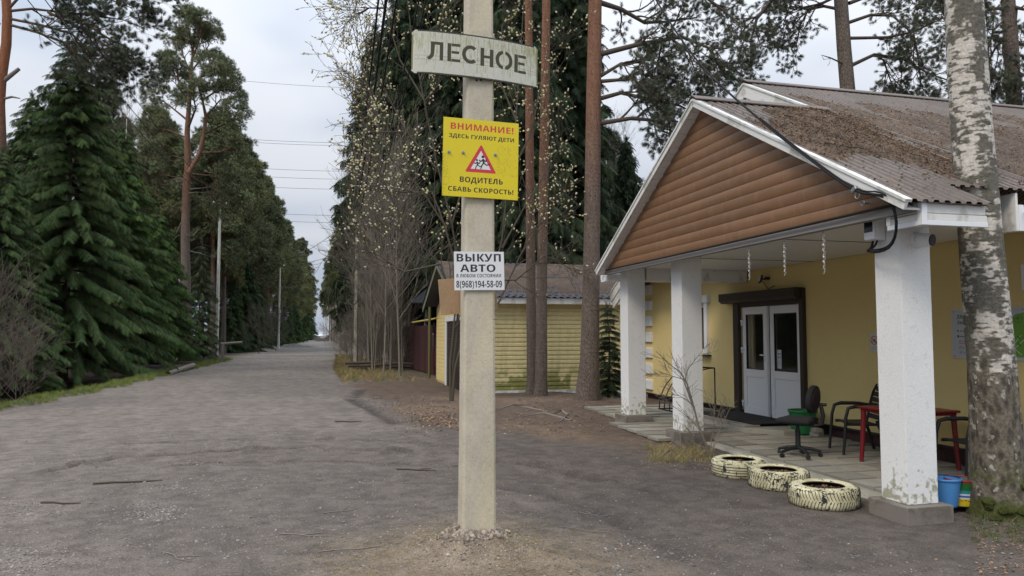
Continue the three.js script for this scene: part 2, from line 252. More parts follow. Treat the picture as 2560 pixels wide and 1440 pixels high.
// ------------------------------------------------------------------ ground
const POLE = G(1192, 1345, 0.10); POLE[1] = 0;
const ruts = [
  [[300, 1112], [454, 1104], [708, 1098], [825, 1100], [981, 1104], [1145, 1116], [1260, 1128]],
  [[120, 1178], [200, 1160], [298, 1147], [512, 1135], [630, 1126], [786, 1123], [981, 1128], [1145, 1136], [1330, 1160], [1500, 1195]],
  [[420, 1166], [532, 1159], [708, 1154], [870, 1155], [1020, 1160], [1140, 1168]],
  [[1235, 1150], [1400, 1172], [1540, 1192], [1640, 1215]],
  [[905, 975], [880, 1000], [930, 1025], [990, 1060]],
  [[1250, 1210], [1420, 1235], [1560, 1290], [1700, 1370]],
].map((r, k) => ({ p: r.map(q => G(q[0], q[1])), w: [0.06, 0.085, 0.055, 0.10, 0.16, 0.16][k], d: [0.045, 0.06, 0.035, 0.045, 0.05, 0.03][k] }));
function rutAt(X, Z) { let best = 0, dep = 0; for (const r of ruts) for (let i = 1; i < r.p.length; i++) { const a = r.p[i - 1], b = r.p[i], dx = b[0] - a[0], dz = b[2] - a[2]; if (X < Math.min(a[0], b[0]) - 0.5 || X > Math.max(a[0], b[0]) + 0.5 || Z < Math.min(a[2], b[2]) - 0.5 || Z > Math.max(a[2], b[2]) + 0.5) continue; const t = clamp(((X - a[0]) * dx + (Z - a[2]) * dz) / (dx * dx + dz * dz)); const d = Math.hypot(X - a[0] - dx * t, Z - a[2] - dz * t) / r.w; if (d < 2.6) { const v = Math.exp(-d * d) - 0.5 * Math.exp(-(d - 1.5) * (d - 1.5) * 2.5); dep += v * r.d * (0.55 + 0.8 * vnoise(X * 3.1, Z * 3.1)); best = Math.max(best, Math.exp(-d * d) * Math.min(1, r.d / 0.05) * sst(0.10, 0.4, vnoise(X * 2.2 + 4, Z * 2.2))); } } return [best, dep]; }
function gy(X, Z) {
  const [lx, lz] = toLocal(X, Z), [t, q] = along(X, Z);
  let y = clamp(-0.022 * (lx + 4.3), -0.10, 0.09) * sst(4.6, 1.6, lz) * sst(-14, -10, lx);
  y -= 0.10 * sst(-10.5, -13, lx) * sst(-1.0, -2.5, lz) * sst(-22, -14, lx);
  const e = leftEdge(t) - q;                                 // metres beyond the left edge of the road
  if (e > 0) { y += 0.05 * sst(0, 0.4, e) * sst(1.3, 0.7, e) - 0.62 * sst(0.75, 2.2, e) * sst(40, 30, t) + 0.35 * sst(3.2, 6, e) * sst(40, 30, t); }
  const rp = Math.hypot((X - POLE[0]), (Z - POLE[2]) * 1.0 - 0.05);
  y += 0.16 * Math.exp(-rp * rp / 0.13) * (0.75 + 0.5 * vnoise(X * 9, Z * 9)) + 0.04 * Math.exp(-rp * rp / 0.7);
  y += 0.035 * (fbm(X * 0.35 + 50, Z * 0.35 + 50, 3) - 0.5) * sst(0.5, 2, Math.max(0, -lz + 4) + 2) + 0.012 * (fbm(X * 2.4, Z * 2.4, 3) - 0.5);
  if (Math.hypot(X, Z) < 24) y -= rutAt(X, Z)[1];
  return y;
}
const C3 = (a, b, t) => [mix(a[0], b[0], t), mix(a[1], b[1], t), mix(a[2], b[2], t)];
function groundColor(X, Z) {
  const [lx, lz] = toLocal(X, Z), [t, q] = along(X, Z), w = (fbm(X * 0.9 + 31, Z * 0.9 + 7, 4) - 0.5), w2 = fbm(X * 0.28 + 3, Z * 0.28 + 8, 4);
  const near = Math.hypot(X, Z) < 40;
  let c = [0.305, 0.260, 0.220];                                       // packed grit of the road
  c = C3(c, [0.46, 0.415, 0.365], sst(26, 80, t) * 0.75);              // sandier farther up the road
  c = C3(c, [0.41, 0.335, 0.285], sst(0.56, 0.70, fbm(X * 1.3 + 5, Z * 0.8 + 5, 4)) * 0.5 * sst(26, 12, t));
  c = C3(c, [0.20, 0.172, 0.155], sst(0.46, 0.62, w2) * 0.5);
  const yard = sst(4.6 + w * 3, 2.6 + w * 3, lz) * sst(-12, -8.5, lx + w * 3);
  c = C3(c, [0.140, 0.107, 0.083], yard * 0.92);
  const mid = sst(10.5 + w * 2.5, 5.5 + w * 2.5, lz) * 0.7 * sst(-9, -4, lx); c = C3(c, [0.18, 0.150, 0.128], mid);
  const e2 = q - rightEdge(t) + w * 1.6;                               // needle and leaf litter right of the road, before the shed
  const dirt = sst(-0.3, 0.7, e2) * sst(9.2, 11.5, t);
  c = C3(c, C3([0.26, 0.178, 0.118], [0.185, 0.128, 0.09], sst(0.4, 0.6, w2)), dirt);
  const rp = Math.hypot(X - POLE[0], (Z - POLE[2] - 0.35) * 0.8);
  c = C3(c, [0.40, 0.315, 0.22], sst(1.5 + w * 1.8, 0.35, rp) * 0.8);
  const e = leftEdge(t) - q + w * 0.5;
  c = C3(c, [0.12, 0.12, 0.05], sst(0.0, 0.25, e) * 0.85);
  c = C3(c, [0.085, 0.062, 0.045], sst(0.75, 1.3, e));
  const far = sst(0.2, 1.6, e2) * sst(24 + w * 8, 32 + w * 8, t);
  c = C3(c, [0.20, 0.17, 0.09], far);
  c = C3(c, [0.10, 0.078, 0.052], sst(3.5, 6, e2) * sst(27, 31, t));
  if (near) { const r = rutAt(X, Z)[0]; c = C3(c, [0.085, 0.069, 0.06], clamp(r) * 0.9); }
  if (near) { const k = 0.84 + 0.32 * fbm(X * 5 + 2, Z * 5 + 9, 4); c = c.map(v => v * k); }
  return c;
}
{
  const axis = (segs) => { const o = [segs[0][0]]; for (const [a, b, s] of segs) { const n = Math.max(1, Math.round((b - a) / s)); for (let i = 1; i <= n; i++) o.push(a + (b - a) * i / n); } return o; };
  const xs = axis([[-420, -120, 20], [-120, -40, 4], [-40, -16, 0.8], [-16, -9, 0.22], [-9, 7, 0.075], [7, 14, 0.35], [14, 60, 3], [60, 420, 24]]);
  const zs = axis([[-700, -160, 20], [-160, -60, 2.5], [-60, -30, 0.6], [-30, -14.5, 0.16], [-14.5, -11.6, 0.06], [-11.6, -8.0, 0.032], [-8.0, -3.6, 0.06], [-3.6, 6, 0.4], [6, 60, 6]]);
  const nx = xs.length, nz = zs.length, p = new Float32Array(nx * nz * 3), c = new Float32Array(nx * nz * 3), uv = new Float32Array(nx * nz * 2), id = [];
  for (let j = 0; j < nz; j++) for (let i = 0; i < nx; i++) { const k = j * nx + i, X = xs[i], Z = zs[j]; p.set([X, gy(X, Z), Z], k * 3); c.set(groundColor(X, Z), k * 3); uv.set([X, Z], k * 2); }
  for (let j = 0; j < nz - 1; j++) for (let i = 0; i < nx - 1; i++) { const a = j * nx + i, b = a + 1, d = a + nx, e = d + 1; id.push(a, d, b, b, d, e); }
  const g = new THREE.BufferGeometry(); g.setAttribute('position', new THREE.BufferAttribute(p, 3)); g.setAttribute('color', new THREE.BufferAttribute(c, 3)); g.setAttribute('uv', new THREE.BufferAttribute(uv, 2)); g.setIndex(id); g.computeVertexNormals();
  structure(part('ground', g, M.ground, scene)); scene.getObjectByName('ground').userData.label = 'packed dirt and gravel road widening into the yard before the shop';
}
console.log('ground done');
const pebbleGeo = new THREE.IcosahedronGeometry(1, 1); { const p = pebbleGeo.attributes.position; for (let i = 0; i < p.count; i++) { const s = 0.78 + 0.4 * vnoise(p.getX(i) * 1.7 + 9, p.getY(i) * 1.7 + p.getZ(i) * 1.3 + 9); p.setXYZ(i, p.getX(i) * s, p.getY(i) * s * 0.6, p.getZ(i) * s); } pebbleGeo.computeVertexNormals(); }
const pebbleMat = std(0xffffff, { roughness: 0.9 });
{ // loose stones: thin everywhere, thick in the worn patches of the road
  R = mulberry(11); const m = [], c = [];
  const patches = [[390, 1280, 90, 30, 420], [460, 1210, 110, 25, 260], [560, 1115, 120, 18, 240], [660, 1075, 130, 14, 200], [60, 1400, 140, 40, 420], [80, 1270, 110, 25, 220], [330, 1085, 160, 12, 160], [620, 1205, 90, 20, 120], [480, 1155, 90, 12, 110], [1600, 1365, 120, 40, 170], [1560, 1420, 80, 20, 130], [1250, 1290, 120, 50, 60], [150, 1150, 120, 14, 120]];
  const put = (X, Z, s, warm) => { m.push(M4([X, gy(X, Z) + s * 0.12, Z], Q(rr(-0.3, 0.3), rr(0, 6.28), rr(-0.3, 0.3)), [s * rr(0.7, 1.4), s * rr(0.6, 1), s * rr(0.7, 1.3)])); const yd = toLocal(X, Z)[1] < 4.5, l = yd ? rr(0.07, 0.20) * (R() < 0.05 ? 2.4 : 1) : rr(0.10, 0.29) * (R() < 0.02 ? 1.5 : 1); c.push(rgb(l * (1 + warm * rr(0, 0.12)), l * 0.95, l * (0.90 - warm * rr(0, 0.12)))); };
  for (const [x, y, sx, sy, n] of patches) for (let i = 0; i < n; i++) { const a = rr(0, 6.28), r = Math.sqrt(R()) * (0.6 + 0.5 * R()); const g = G(x + Math.cos(a) * r * sx, y + Math.sin(a) * r * sy); put(g[0], g[2], rr(0.004, 0.012), 1); }
  for (let i = 0; i < 19000; i++) { const d = 4.2 + 14 * R() * R() + 2 * R(), X = rr(-0.8, 0.8) * d, Z = -d; const [lx, lz] = toLocal(X, Z); if (lz < 0.6) continue; put(X, Z, rr(0.003, 0.0085) * (R() < 0.03 ? 2.0 : 1), 0.7); }
  const o = stuffMesh('loose_stones', pebbleGeo, pebbleMat, m, c); tag(o, 'loose grey and tan stones scattered over the dirt road', 'stones');
}
const litterLeaf = (() => { const b = new MB(); const z = [0.5, 0.2, -0.2, -0.5], w = [0.02, 0.26, 0.24, 0.02]; for (let i = 0; i < 3; i++) { b.quad([-w[i], 0.06 * (i === 1 ? 1 : 0.4), z[i]], [0, 0.0, z[i]], [0, 0.0, z[i + 1]], [-w[i + 1], 0.07, z[i + 1]]); b.quad([0, 0, z[i]], [w[i], 0.09, z[i]], [w[i + 1], 0.05, z[i + 1]], [0, 0, z[i + 1]]); } return b.geo(); })();
const strawGeo = (() => { const b = new MB(); b.tube([[-0.5, 0, 0], [0, 0.04, 0.03], [0.5, 0.0, -0.02]], [0.008, 0.012, 0.005], 3); return b.geo(); })();
{
  R = mulberry(12); const ml = [], cl = [], ms = [], cs = [];
  const leafAt = (X, Z, s) => { ml.push(M4([X, gy(X, Z) + 0.006, Z], Q(rr(-0.5, 0.5), rr(0, 6.28), rr(-0.5, 0.5)), s)); const l = rr(0.5, 1.5); cl.push(rgb(l * rr(0.8, 1.1), l * rr(0.8, 1.0), l * rr(0.7, 1.0))); };
  const strawAt = (X, Z, s) => { ms.push(M4([X, gy(X, Z) + 0.006, Z], Q(0, rr(0, 6.28), rr(-0.08, 0.08)), [s, s * 0.8, s])); const l = rr(0.35, 1.15); cs.push(rgb(l, l * rr(0.85, 1), l * rr(0.7, 0.95))); };
  for (let i = 0; i < 900; i++) { const g = G(rr(850, 1150), rr(990, 1085)); if (along(g[0], g[2])[1] > rightEdge(along(g[0], g[2])[0]) - 0.2 && R() < 0.75) leafAt(g[0], g[2], rr(0.03, 0.065)); }
  for (let i = 0; i < 620; i++) { const k = Math.sqrt(-2 * Math.log(1 - 0.98 * R())), a = rr(0, 6.28); const g = G(1095 + Math.cos(a) * k * 48, 1052 + Math.sin(a) * k * 14); leafAt(g[0], g[2], rr(0.025, 0.055)); }
  for (let i = 0; i < 700; i++) { const g = G(rr(1235, 1540), rr(985, 1090)); leafAt(g[0], g[2], rr(0.02, 0.05)); }
  for (let i = 0; i < 620; i++) { const g = G(rr(2440, 2640), rr(1255, 1420), -0.06); leafAt(g[0], g[2], rr(0.012, 0.034)); }
  for (let i = 0; i < 500; i++) { const g = G(rr(1600, 1800), rr(1105, 1165)); leafAt(g[0], g[2], rr(0.015, 0.03)); }
  for (let i = 0; i < 900; i++) { const d = 4.4 + 10 * R(), X = rr(-0.6, 0.75) * d; if (toLocal(X, -d)[1] > 0.5) leafAt(X, -d, rr(0.012, 0.03)); }
  for (let i = 0; i < 5200; i++) { const a = rr(0, 6.28), r = 0.2 + 1.5 * R() * R() + 0.5 * R(); strawAt(POLE[0] + Math.cos(a) * r * 1.1 - 0.1, POLE[2] + 0.35 + Math.sin(a) * r, rr(0.03, 0.10)); }
  for (let i = 0; i < 1500; i++) { const d = 4.3 + 8 * R(), X = rr(-0.5, 0.8) * d; if (toLocal(X, -d)[1] > 0.4) strawAt(X, -d, rr(0.03, 0.09)); }
  tag(stuffMesh('leaf_litter', litterLeaf, M.leafDry, ml, cl), 'fallen brown leaves strewn over the bare ground', 'leaves');
  tag(stuffMesh('needle_litter', strawGeo, M.straw, ms, cs), 'dry straw and pine needles scattered around the pole base', 'needles');
}
{ // crumbled rubble of the mound that holds the pole
  R = mulberry(13); const m = [], c = [];
  for (let i = 0; i < 760; i++) { const a = rr(0, 6.28), r = 0.12 + 0.42 * Math.pow(R(), 1.3); const X = POLE[0] + Math.cos(a) * r, Z = POLE[2] + Math.sin(a) * r + 0.04; const s = rr(0.005, 0.02) * (r < 0.26 ? 1.2 : 0.6); m.push(M4([X, gy(X, Z) + s * 0.2, Z], Q(rr(0, 3), rr(0, 6), rr(0, 3)), [s, s * rr(0.8, 1.3), s])); const l = rr(0.16, 0.40); c.push(rgb(l, l * 0.84, l * 0.66)); }
  tag(stuffMesh('mound_rubble', pebbleGeo, pebbleMat, m, c), 'crumbly clods and mortar heaped against the pole base', 'rubble');
}
function stick(px, py, len, a, r = 0.008, fork = 0) { const g = G(px, py), X = g[0], Z = g[2], b = new MB(); const P = (s, o) => { const x = X + Math.cos(a) * s * len + Math.sin(a) * o, z = Z + Math.sin(a) * s * len - Math.cos(a) * o; return [x, gy(x, z) + r * 0.8, z]; }; b.tube([P(-0.5, 0), P(-0.2, 0.02), P(0.1, -0.015), P(0.5, 0.02)], [r, r, r * 0.8, r * 0.4], 5); if (fork) b.tube([P(-0.05, 0), P(0.15, 0.08 * fork), P(0.3, 0.14 * fork)], [r * 0.7, r * 0.6, r * 0.3], 4); return b.geo(); }
[[855, 1278, 0.35, -0.5, 0.006, 1], [760, 1340, 0.45, 0.25, 0.006, 1], [880, 1378, 0.5, -0.2, 0.006, 0], [1490, 1270, 0.35, -0.25, 0.006, 1], [1460, 1315, 0.45, 0.3, 0.005, 0], [150, 1258, 0.4, 0.1, 0.012, 0], [870, 1055, 0.5, 0.05, 0.015, 0], [1040, 1175, 0.5, 0.2, 0.012, 1], [440, 1395, 0.4, 0.7, 0.006, 1], [320, 1205, 0.7, -0.25, 0.014, 0]].forEach(a => solo('fallen_stick', stick(...a), a[4] > 0.009 ? M.twig : M.deadTwig, a[4] > 0.009 ? 'short dark stick lying on the dirt road' : 'thin pale twig lying on the dirt road', 'stick', [0, 0, 0], 0, a[4] > 0.009 ? 'dark sticks on the road' : 'pale twigs on the road'));
{ // bare roots between the pines and the yard
  R = mulberry(14);
  [[[1245, 1035], [1280, 1024], [1320, 1030], [1370, 1040]], [[1310, 1050], [1360, 1043], [1400, 1052], [1440, 1062]], [[1380, 1045], [1405, 1038], [1420, 1048]], [[1400, 1062], [1412, 1052], [1430, 1060]]].forEach(r => { const b = new MB(); b.tube(r.map((q, i) => { const g = G(...q); return [g[0], gy(g[0], g[2]) + 0.004, g[2]]; }), r.map((_, i) => [0.012, 0.028, 0.024, 0.006][i] ?? 0.01), 6); solo('surface_root', b.geo(), M.deadTwig, 'bare tree root surfacing in the dirt beside the pines', 'root', [0, 0, 0], 0, 'roots in the dirt before the yellow shed'); });
}
function blade(b, x, z, h, lean, a, w) { const dx = Math.cos(a), dz = Math.sin(a); b.tri([x - dz * w, 0, z + dx * w], [x + dz * w, 0, z - dx * w], [x + dx * lean * 0.45, h * 0.7, z + dz * lean * 0.45]); b.tri([x - dz * w * 0.6, h * 0.35, z + dx * w * 0.6], [x + dx * lean * 0.45 + dz * w * .4, h * 0.7, z + dz * lean * 0.45], [x + dx * lean, h, z + dz * lean]); }
const grassTuft = (() => { R = mulberry(15); const b = new MB(); for (let i = 0; i < 16; i++) blade(b, rr(-0.05, 0.05), rr(-0.05, 0.05), rr(0.05, 0.15), rr(0.01, 0.10), rr(0, 6.28), 0.005); return b.geo(); })();
{
  R = mulberry(16); const m = [], c = [], ms = [], cs = [];
  for (let i = 0; i < 2600; i++) { const t = 9 + 42 * R(), q = leftEdge(t) - rr(0.0, 0.7) - 0.15 * Math.sin(t * 2.1), [X, Z] = street(t, q); m.push(M4([X, gy(X, Z) - 0.01, Z], Q(0, rr(0, 6.28), 0), rr(0.4, 0.85) * (1 + t / 80))); const l = rr(0.6, 1.5); c.push(rgb(l * rr(0.7, 1.2), l, l * rr(0.5, 1.2))); }
  for (let i = 0; i < 1700; i++) { const t = 25.5 + 5 * R() * R() + 30 * Math.pow(R(), 1.2), q = rightEdge(t) + rr(0.0, 2.8) * (R()), [X, Z] = street(t, q); if (t < 29 && R() > 0.25 + (t - 25.5) * 0.2) continue; const dry = R() < 0.6; (dry ? ms : m).push(M4([X, gy(X, Z) - 0.01, Z], Q(0, rr(0, 6.28), 0), rr(0.7, 1.9))); const l = rr(0.5, 1.2); (dry ? cs : c).push(rgb(l, l * rr(0.8, 1), l * 0.8)); }
  for (let i = 0; i < 160; i++) { const g = G(rr(1620, 1780), rr(1118, 1150)); ms.push(M4([g[0], gy(g[0], g[2]) - 0.01, g[2]], Q(0, rr(0, 6.28), 0), rr(0.5, 1.0))); const l = rr(0.5, 1.0); cs.push(rgb(l, l, l * 0.8)); }
  for (let i = 0; i < 200; i++) { const g = G(rr(2420, 2600), rr(1270, 1345), -0.06), dry = R() < 0.5; (dry ? ms : m).push(M4([g[0], gy(g[0], g[2]) - 0.01, g[2]], Q(0, rr(0, 6.28), 0), rr(0.25, 0.6))); (dry ? cs : c).push(rgb(rr(0.3, 0.6), rr(0.35, 0.65), 0.5)); }
  tag(stuffMesh('verge_grass', grassTuft, M.grass, m, c), 'low green grass along the edge of the road', 'grass');
  tag(stuffMesh('dry_grass', grassTuft, M.straw, ms, cs), 'pale dry grass on the verges and beside the porch', 'grass');
}
// ------------------------------------------------------------------ the shop (local x along its front towards the viewer, z out of the front)
const floorY = x => 0.06 - 0.018 * (x + 4.4);
const shop = thing('shop', 'yellow plastered shop with brown gabled porch on white columns', 'shop', [OX, 0, OZ], RB);
const WZ = -2.5;
{
  // walls with real openings, and a closed room behind the door
  const D = [-6.52, -4.64, 0.14, 2.19], Wn = [-9.0, -7.86, 1.26, 2.28];
  const wall = [bb(-10.9, Wn[0], 0.22, 3.1, WZ - 0.3, WZ), bb(Wn[0], Wn[1], 0.22, Wn[2], WZ - 0.3, WZ), bb(Wn[0], Wn[1], Wn[3], 3.1, WZ - 0.3, WZ), bb(Wn[1], D[0], 0.22, 3.1, WZ - 0.3, WZ), bb(D[0], D[1], D[3], 3.1, WZ - 0.3, WZ), bb(D[1], 0.15, 0.22, 3.1, WZ - 0.3, WZ)];
  part('front_wall', join(wall), M.yellow, shop);
  part('side_wall', join([bb(-10.9, -10.6, 0.22, 2.8, -12, WZ - 0.301), bb(-0.15, 0.15, 0.22, 2.8, -12, WZ - 0.301), bb(-10.9, 0.15, 0.22, 3.4, -12.3, -12.001)]), M.yellow, shop);
  part('foundation', join([bb(-10.86, D[0] - 0.0, -0.3, 0.2, WZ - 0.3, WZ - 0.04), bb(D[1], 0.12, -0.3, 0.2, WZ - 0.3, WZ - 0.04), bb(D[0], D[1], -0.3, 0.13, WZ - 0.3, WZ - 0.05), bb(-10.86, -10.6, -0.3, 0.2, -12, WZ - 0.301), bb(-0.15, 0.12, -0.3, 0.2, -12, WZ - 0.301)]), M.plinthRed, shop);
  part('drip_ledge', join([bb(-10.93, -6.72, 0.195, 0.222, WZ - 0.1, WZ + 0.05), bb(-4.53, 0.18, 0.195, 0.222, WZ - 0.1, WZ + 0.05)]), M.darkBrown, shop);
  for (let i = 0; i < 7; i++) part('quoin', rbx(0.46 - (i % 2) * 0.0, 0.24, 0.07, 0.012, -10.69, 0.42 + i * 0.385, WZ + 0.02), M.white, shop);
  // room
  const rm = std([0.30, 0.28, 0.25]);
  part('room', join([bb(-8.6, -2.6, 0.10, 0.14, -6.2, WZ - 0.302), bb(-8.6, -2.6, 2.75, 2.8, -6.2, WZ - 0.302), bb(-8.6, -2.6, 0.14, 2.75, -6.3, -6.2), bb(-8.7, -8.6, 0.14, 2.75, -6.2, WZ - 0.302), bb(-2.6, -2.5, 0.14, 2.75, -6.2, WZ - 0.302)]), rm, shop);
  const shelf = part('goods_shelf', join([0, 1, 2, 3, 4].map(i => bb(-7.6, -3.2, 0.45 + i * 0.42, 0.48 + i * 0.42, -5.9, -5.4))), M.darkBrown, shop);
  R = mulberry(21);
  const cols = [[0.4, 0.05, 0.05], [0.05, 0.12, 0.3], [0.5, 0.4, 0.1], [0.5, 0.5, 0.5], [0.1, 0.3, 0.1], [0.2, 0.1, 0.06]].map(c => std(c, { roughness: 0.5 }));
  for (let r = 0; r < 4; r++) for (let i = 0; i < 14; i++) { const h = rr(0.14, 0.32); part('goods', rbx(rr(0.12, 0.24), h, 0.2, 0.02, -7.4 + i * 0.3 + rr(-0.04, 0.04), 0.482 + r * 0.42 + h / 2, -5.55), cols[Math.floor(R() * 6)], shelf); }
  const counter = part('counter', rbb(-6.2, -4.2, 0.142, 1.0, -4.6, -4.1), M.pvc, shop); part('goods', rbb(-5.1, -4.75, 1.002, 1.3, -4.5, -4.2), cols[0], counter); part('goods', rbb(-5.6, -5.2, 1.002, 1.2, -4.5, -4.2), cols[1], counter);
  // roller shutter case, guide rails
  const prof = new THREE.Shape([[0, 0], [0.06, -0.05], [0.2, -0.05], [0.2, 0.14], [0, 0.14]].map(a => new THREE.Vector2(...a)));
  const sb = new THREE.ExtrudeGeometry(prof, { depth: 2.42, bevelEnabled: false }); sb.rotateY(Math.PI / 2); sb.translate(-7.0, 2.29, WZ + 0.201);
  const case_ = part('shutter_case', boxUV(sb), M.darkBrown, shop);
  part('guide_rail', bb(-6.70, -6.521, 0.12, 2.24, WZ - 0.02, WZ + 0.07), M.darkBrown, case_); part('guide_rail', bb(-4.639, -4.54, 0.12, 2.42, WZ - 0.02, WZ + 0.07), M.darkBrown, case_);
  part('shutter_lintel', bb(-6.521, -4.639, 2.165, 2.238, WZ - 0.06, WZ + 0.05), M.darkBrown, case_);
  // two-leaf door; the far leaf stands a little open
  const leafDoor = (w, hinge, x, rot, label) => {
    const d = new THREE.Group(); d.name = 'door_leaf'; d.position.set(x, 0.155, WZ - 0.06); d.rotation.y = rot; shop.add(d); d.userData.label = label;
    const h = 2.0, s = hinge === 'left' ? 1 : -1, X = (a, b) => s > 0 ? [a, b] : [-b, -a];
    const fr = 0.115; const P = (a, b, y0, y1, z0, z1) => { const q = X(a, b); return rbb(q[0], q[1], y0, y1, z0, z1, 0.007); };
    part('leaf_frame', join([P(0, fr, 0, h, 0, 0.06), P(w - fr, w, 0, h, 0, 0.06), P(fr, w - fr, h - 0.14, h, 0.001, 0.059), P(fr, w - fr, 0, 0.15, 0.001, 0.059), P(fr, w - fr, 0.70, 0.84, 0.001, 0.059)]), M.pvc, d);
    part('lower_panel', P(fr, w - fr, 0.15, 0.70, 0.012, 0.044), M.pvc, d);
    const q = X(fr, w - fr); part('pane', new THREE.PlaneGeometry(q[1] - q[0], h - 0.14 - 0.84).translate((q[0] + q[1]) / 2, (h - 0.14 + 0.84) / 2, 0.03), M.glass, d);
    const gk = 0.012; const q2 = (a, b, y0, y1) => { const e = X(a, b); return bb(e[0], e[1], y0, y1, 0.02, 0.052); };
    part('gasket', join([q2(fr, fr + gk, 0.84, h - 0.14), q2(w - fr - gk, w - fr, 0.84, h - 0.14), q2(fr + gk, w - fr - gk, h - 0.14 - gk, h - 0.14), q2(fr + gk, w - fr - gk, 0.84, 0.84 + gk)]), M.black, d);
    if (hinge === 'left') { for (const y of [0.2, 1.2, 1.72]) part('hinge', join([rbb(-0.045, 0.055, y, y + 0.045, 0.06, 0.085, 0.006), rbb(-0.03, 0.0, y - 0.07, y + 0.01, 0.06, 0.085, 0.006)]), M.pvc, d); part('handle', join([rbb(w - 0.075, w - 0.045, 0.98, 1.2, 0.06, 0.07, 0.004), rbb(w - 0.17, w - 0.05, 1.10, 1.125, 0.095, 0.11, 0.006), rbb(w - 0.07, w - 0.05, 1.10, 1.125, 0.07, 0.1, 0.004)]), M.pvc, d); }
    return d;
  };
  part('door_frame', join([bb(D[0], D[0] + 0.07, 0.14, 2.17, WZ - 0.14, WZ - 0.061), bb(D[1] - 0.05, D[1], 0.14, 2.17, WZ - 0.14, WZ - 0.061), bb(D[0] + 0.07, D[1] - 0.05, 2.155, 2.19, WZ - 0.14, WZ - 0.061)]), M.pvc, shop);
  leafDoor(0.865, 'left', -6.47, -0.06, 'white half-glazed door leaf standing slightly open');
  const d2 = leafDoor(0.90, 'right', -4.685, 0, 'white half-glazed door leaf with paper notice behind its glass');
  const notice = canvasTex(128, 320, (x, w, h) => { x.fillStyle = '#cfd2d6'; x.fillRect(0, 0, w, h); x.fillStyle = '#39404a'; for (const [a, b] of [[38, 70], [88, 70], [38, 130], [88, 130]]) { x.beginPath(); x.arc(a, b, 14, 0, 7); x.fill(); } x.fillStyle = '#9aa6b4'; for (let i = 0; i < 5; i++) x.fillRect(20, 190 + i * 20, 88 - (i % 2) * 20, 7); });
  part('paper_notice', new THREE.PlaneGeometry(0.13, 0.33).translate(-0.70, 1.05, 0.012), std(0xffffff, { map: notice, roughness: 0.8 }), d2);
  // window left of the door
  const w = new THREE.Group(); w.name = 'window'; shop.add(w);
  part('surround', join([rbb(-9.16, -9.0, 1.22, 2.3, WZ - 0.02, WZ + 0.06), rbb(-7.86, -7.74, 1.22, 2.3, WZ - 0.02, WZ + 0.06), rbb(-9.2, -7.66, 2.3, 2.46, WZ - 0.02, WZ + 0.09)]), M.white, w);
  part('sill', rbb(-9.2, -7.66, 1.19, 1.22, WZ - 0.02, WZ + 0.14), M.darkBrown, w);
  part('frame', join([bb(-9, -8.93, 1.26, 2.28, WZ - 0.14, WZ - 0.08), bb(-7.93, -7.86, 1.26, 2.28, WZ - 0.14, WZ - 0.08), bb(-8.93, -7.93, 1.26, 1.33, WZ - 0.14, WZ - 0.08), bb(-8.93, -7.93, 2.21, 2.28, WZ - 0.14, WZ - 0.08), bb(-8.46, -8.40, 1.33, 2.21, WZ - 0.14, WZ - 0.08)]), M.pvc, w);
  part('pane', new THREE.PlaneGeometry(0.47, 0.88).translate(-8.695, 1.77, WZ - 0.11), M.glass, w); part('pane', new THREE.PlaneGeometry(0.47, 0.88).translate(-8.165, 1.77, WZ - 0.11), M.glass, w);
}
// porch columns
for (const [x, y] of [[-6.5, 0.205], [-4.44, 0.175], [0, 0.055]]) {
  const s = 0.345, top = 2.835;
  const cg = rbx(s, top - y, s, 0.012, x + s / 2, (top + y) / 2, -s / 2); { const u = cg.attributes.uv, p = cg.attributes.position; for (let i = 0; i < u.count; i++) u.setXY(i, u.getX(i) * 0.9 + x * 0.31, (p.getY(i) - y) / 2.7); } const c = part('column', cg, M.column, shop);
  part('column_plinth', join([rbb(x - 0.085, x + s + 0.085, y - 0.21, y, -s - 0.085, 0.085, 0.01)]), M.plinthWood, c);
}
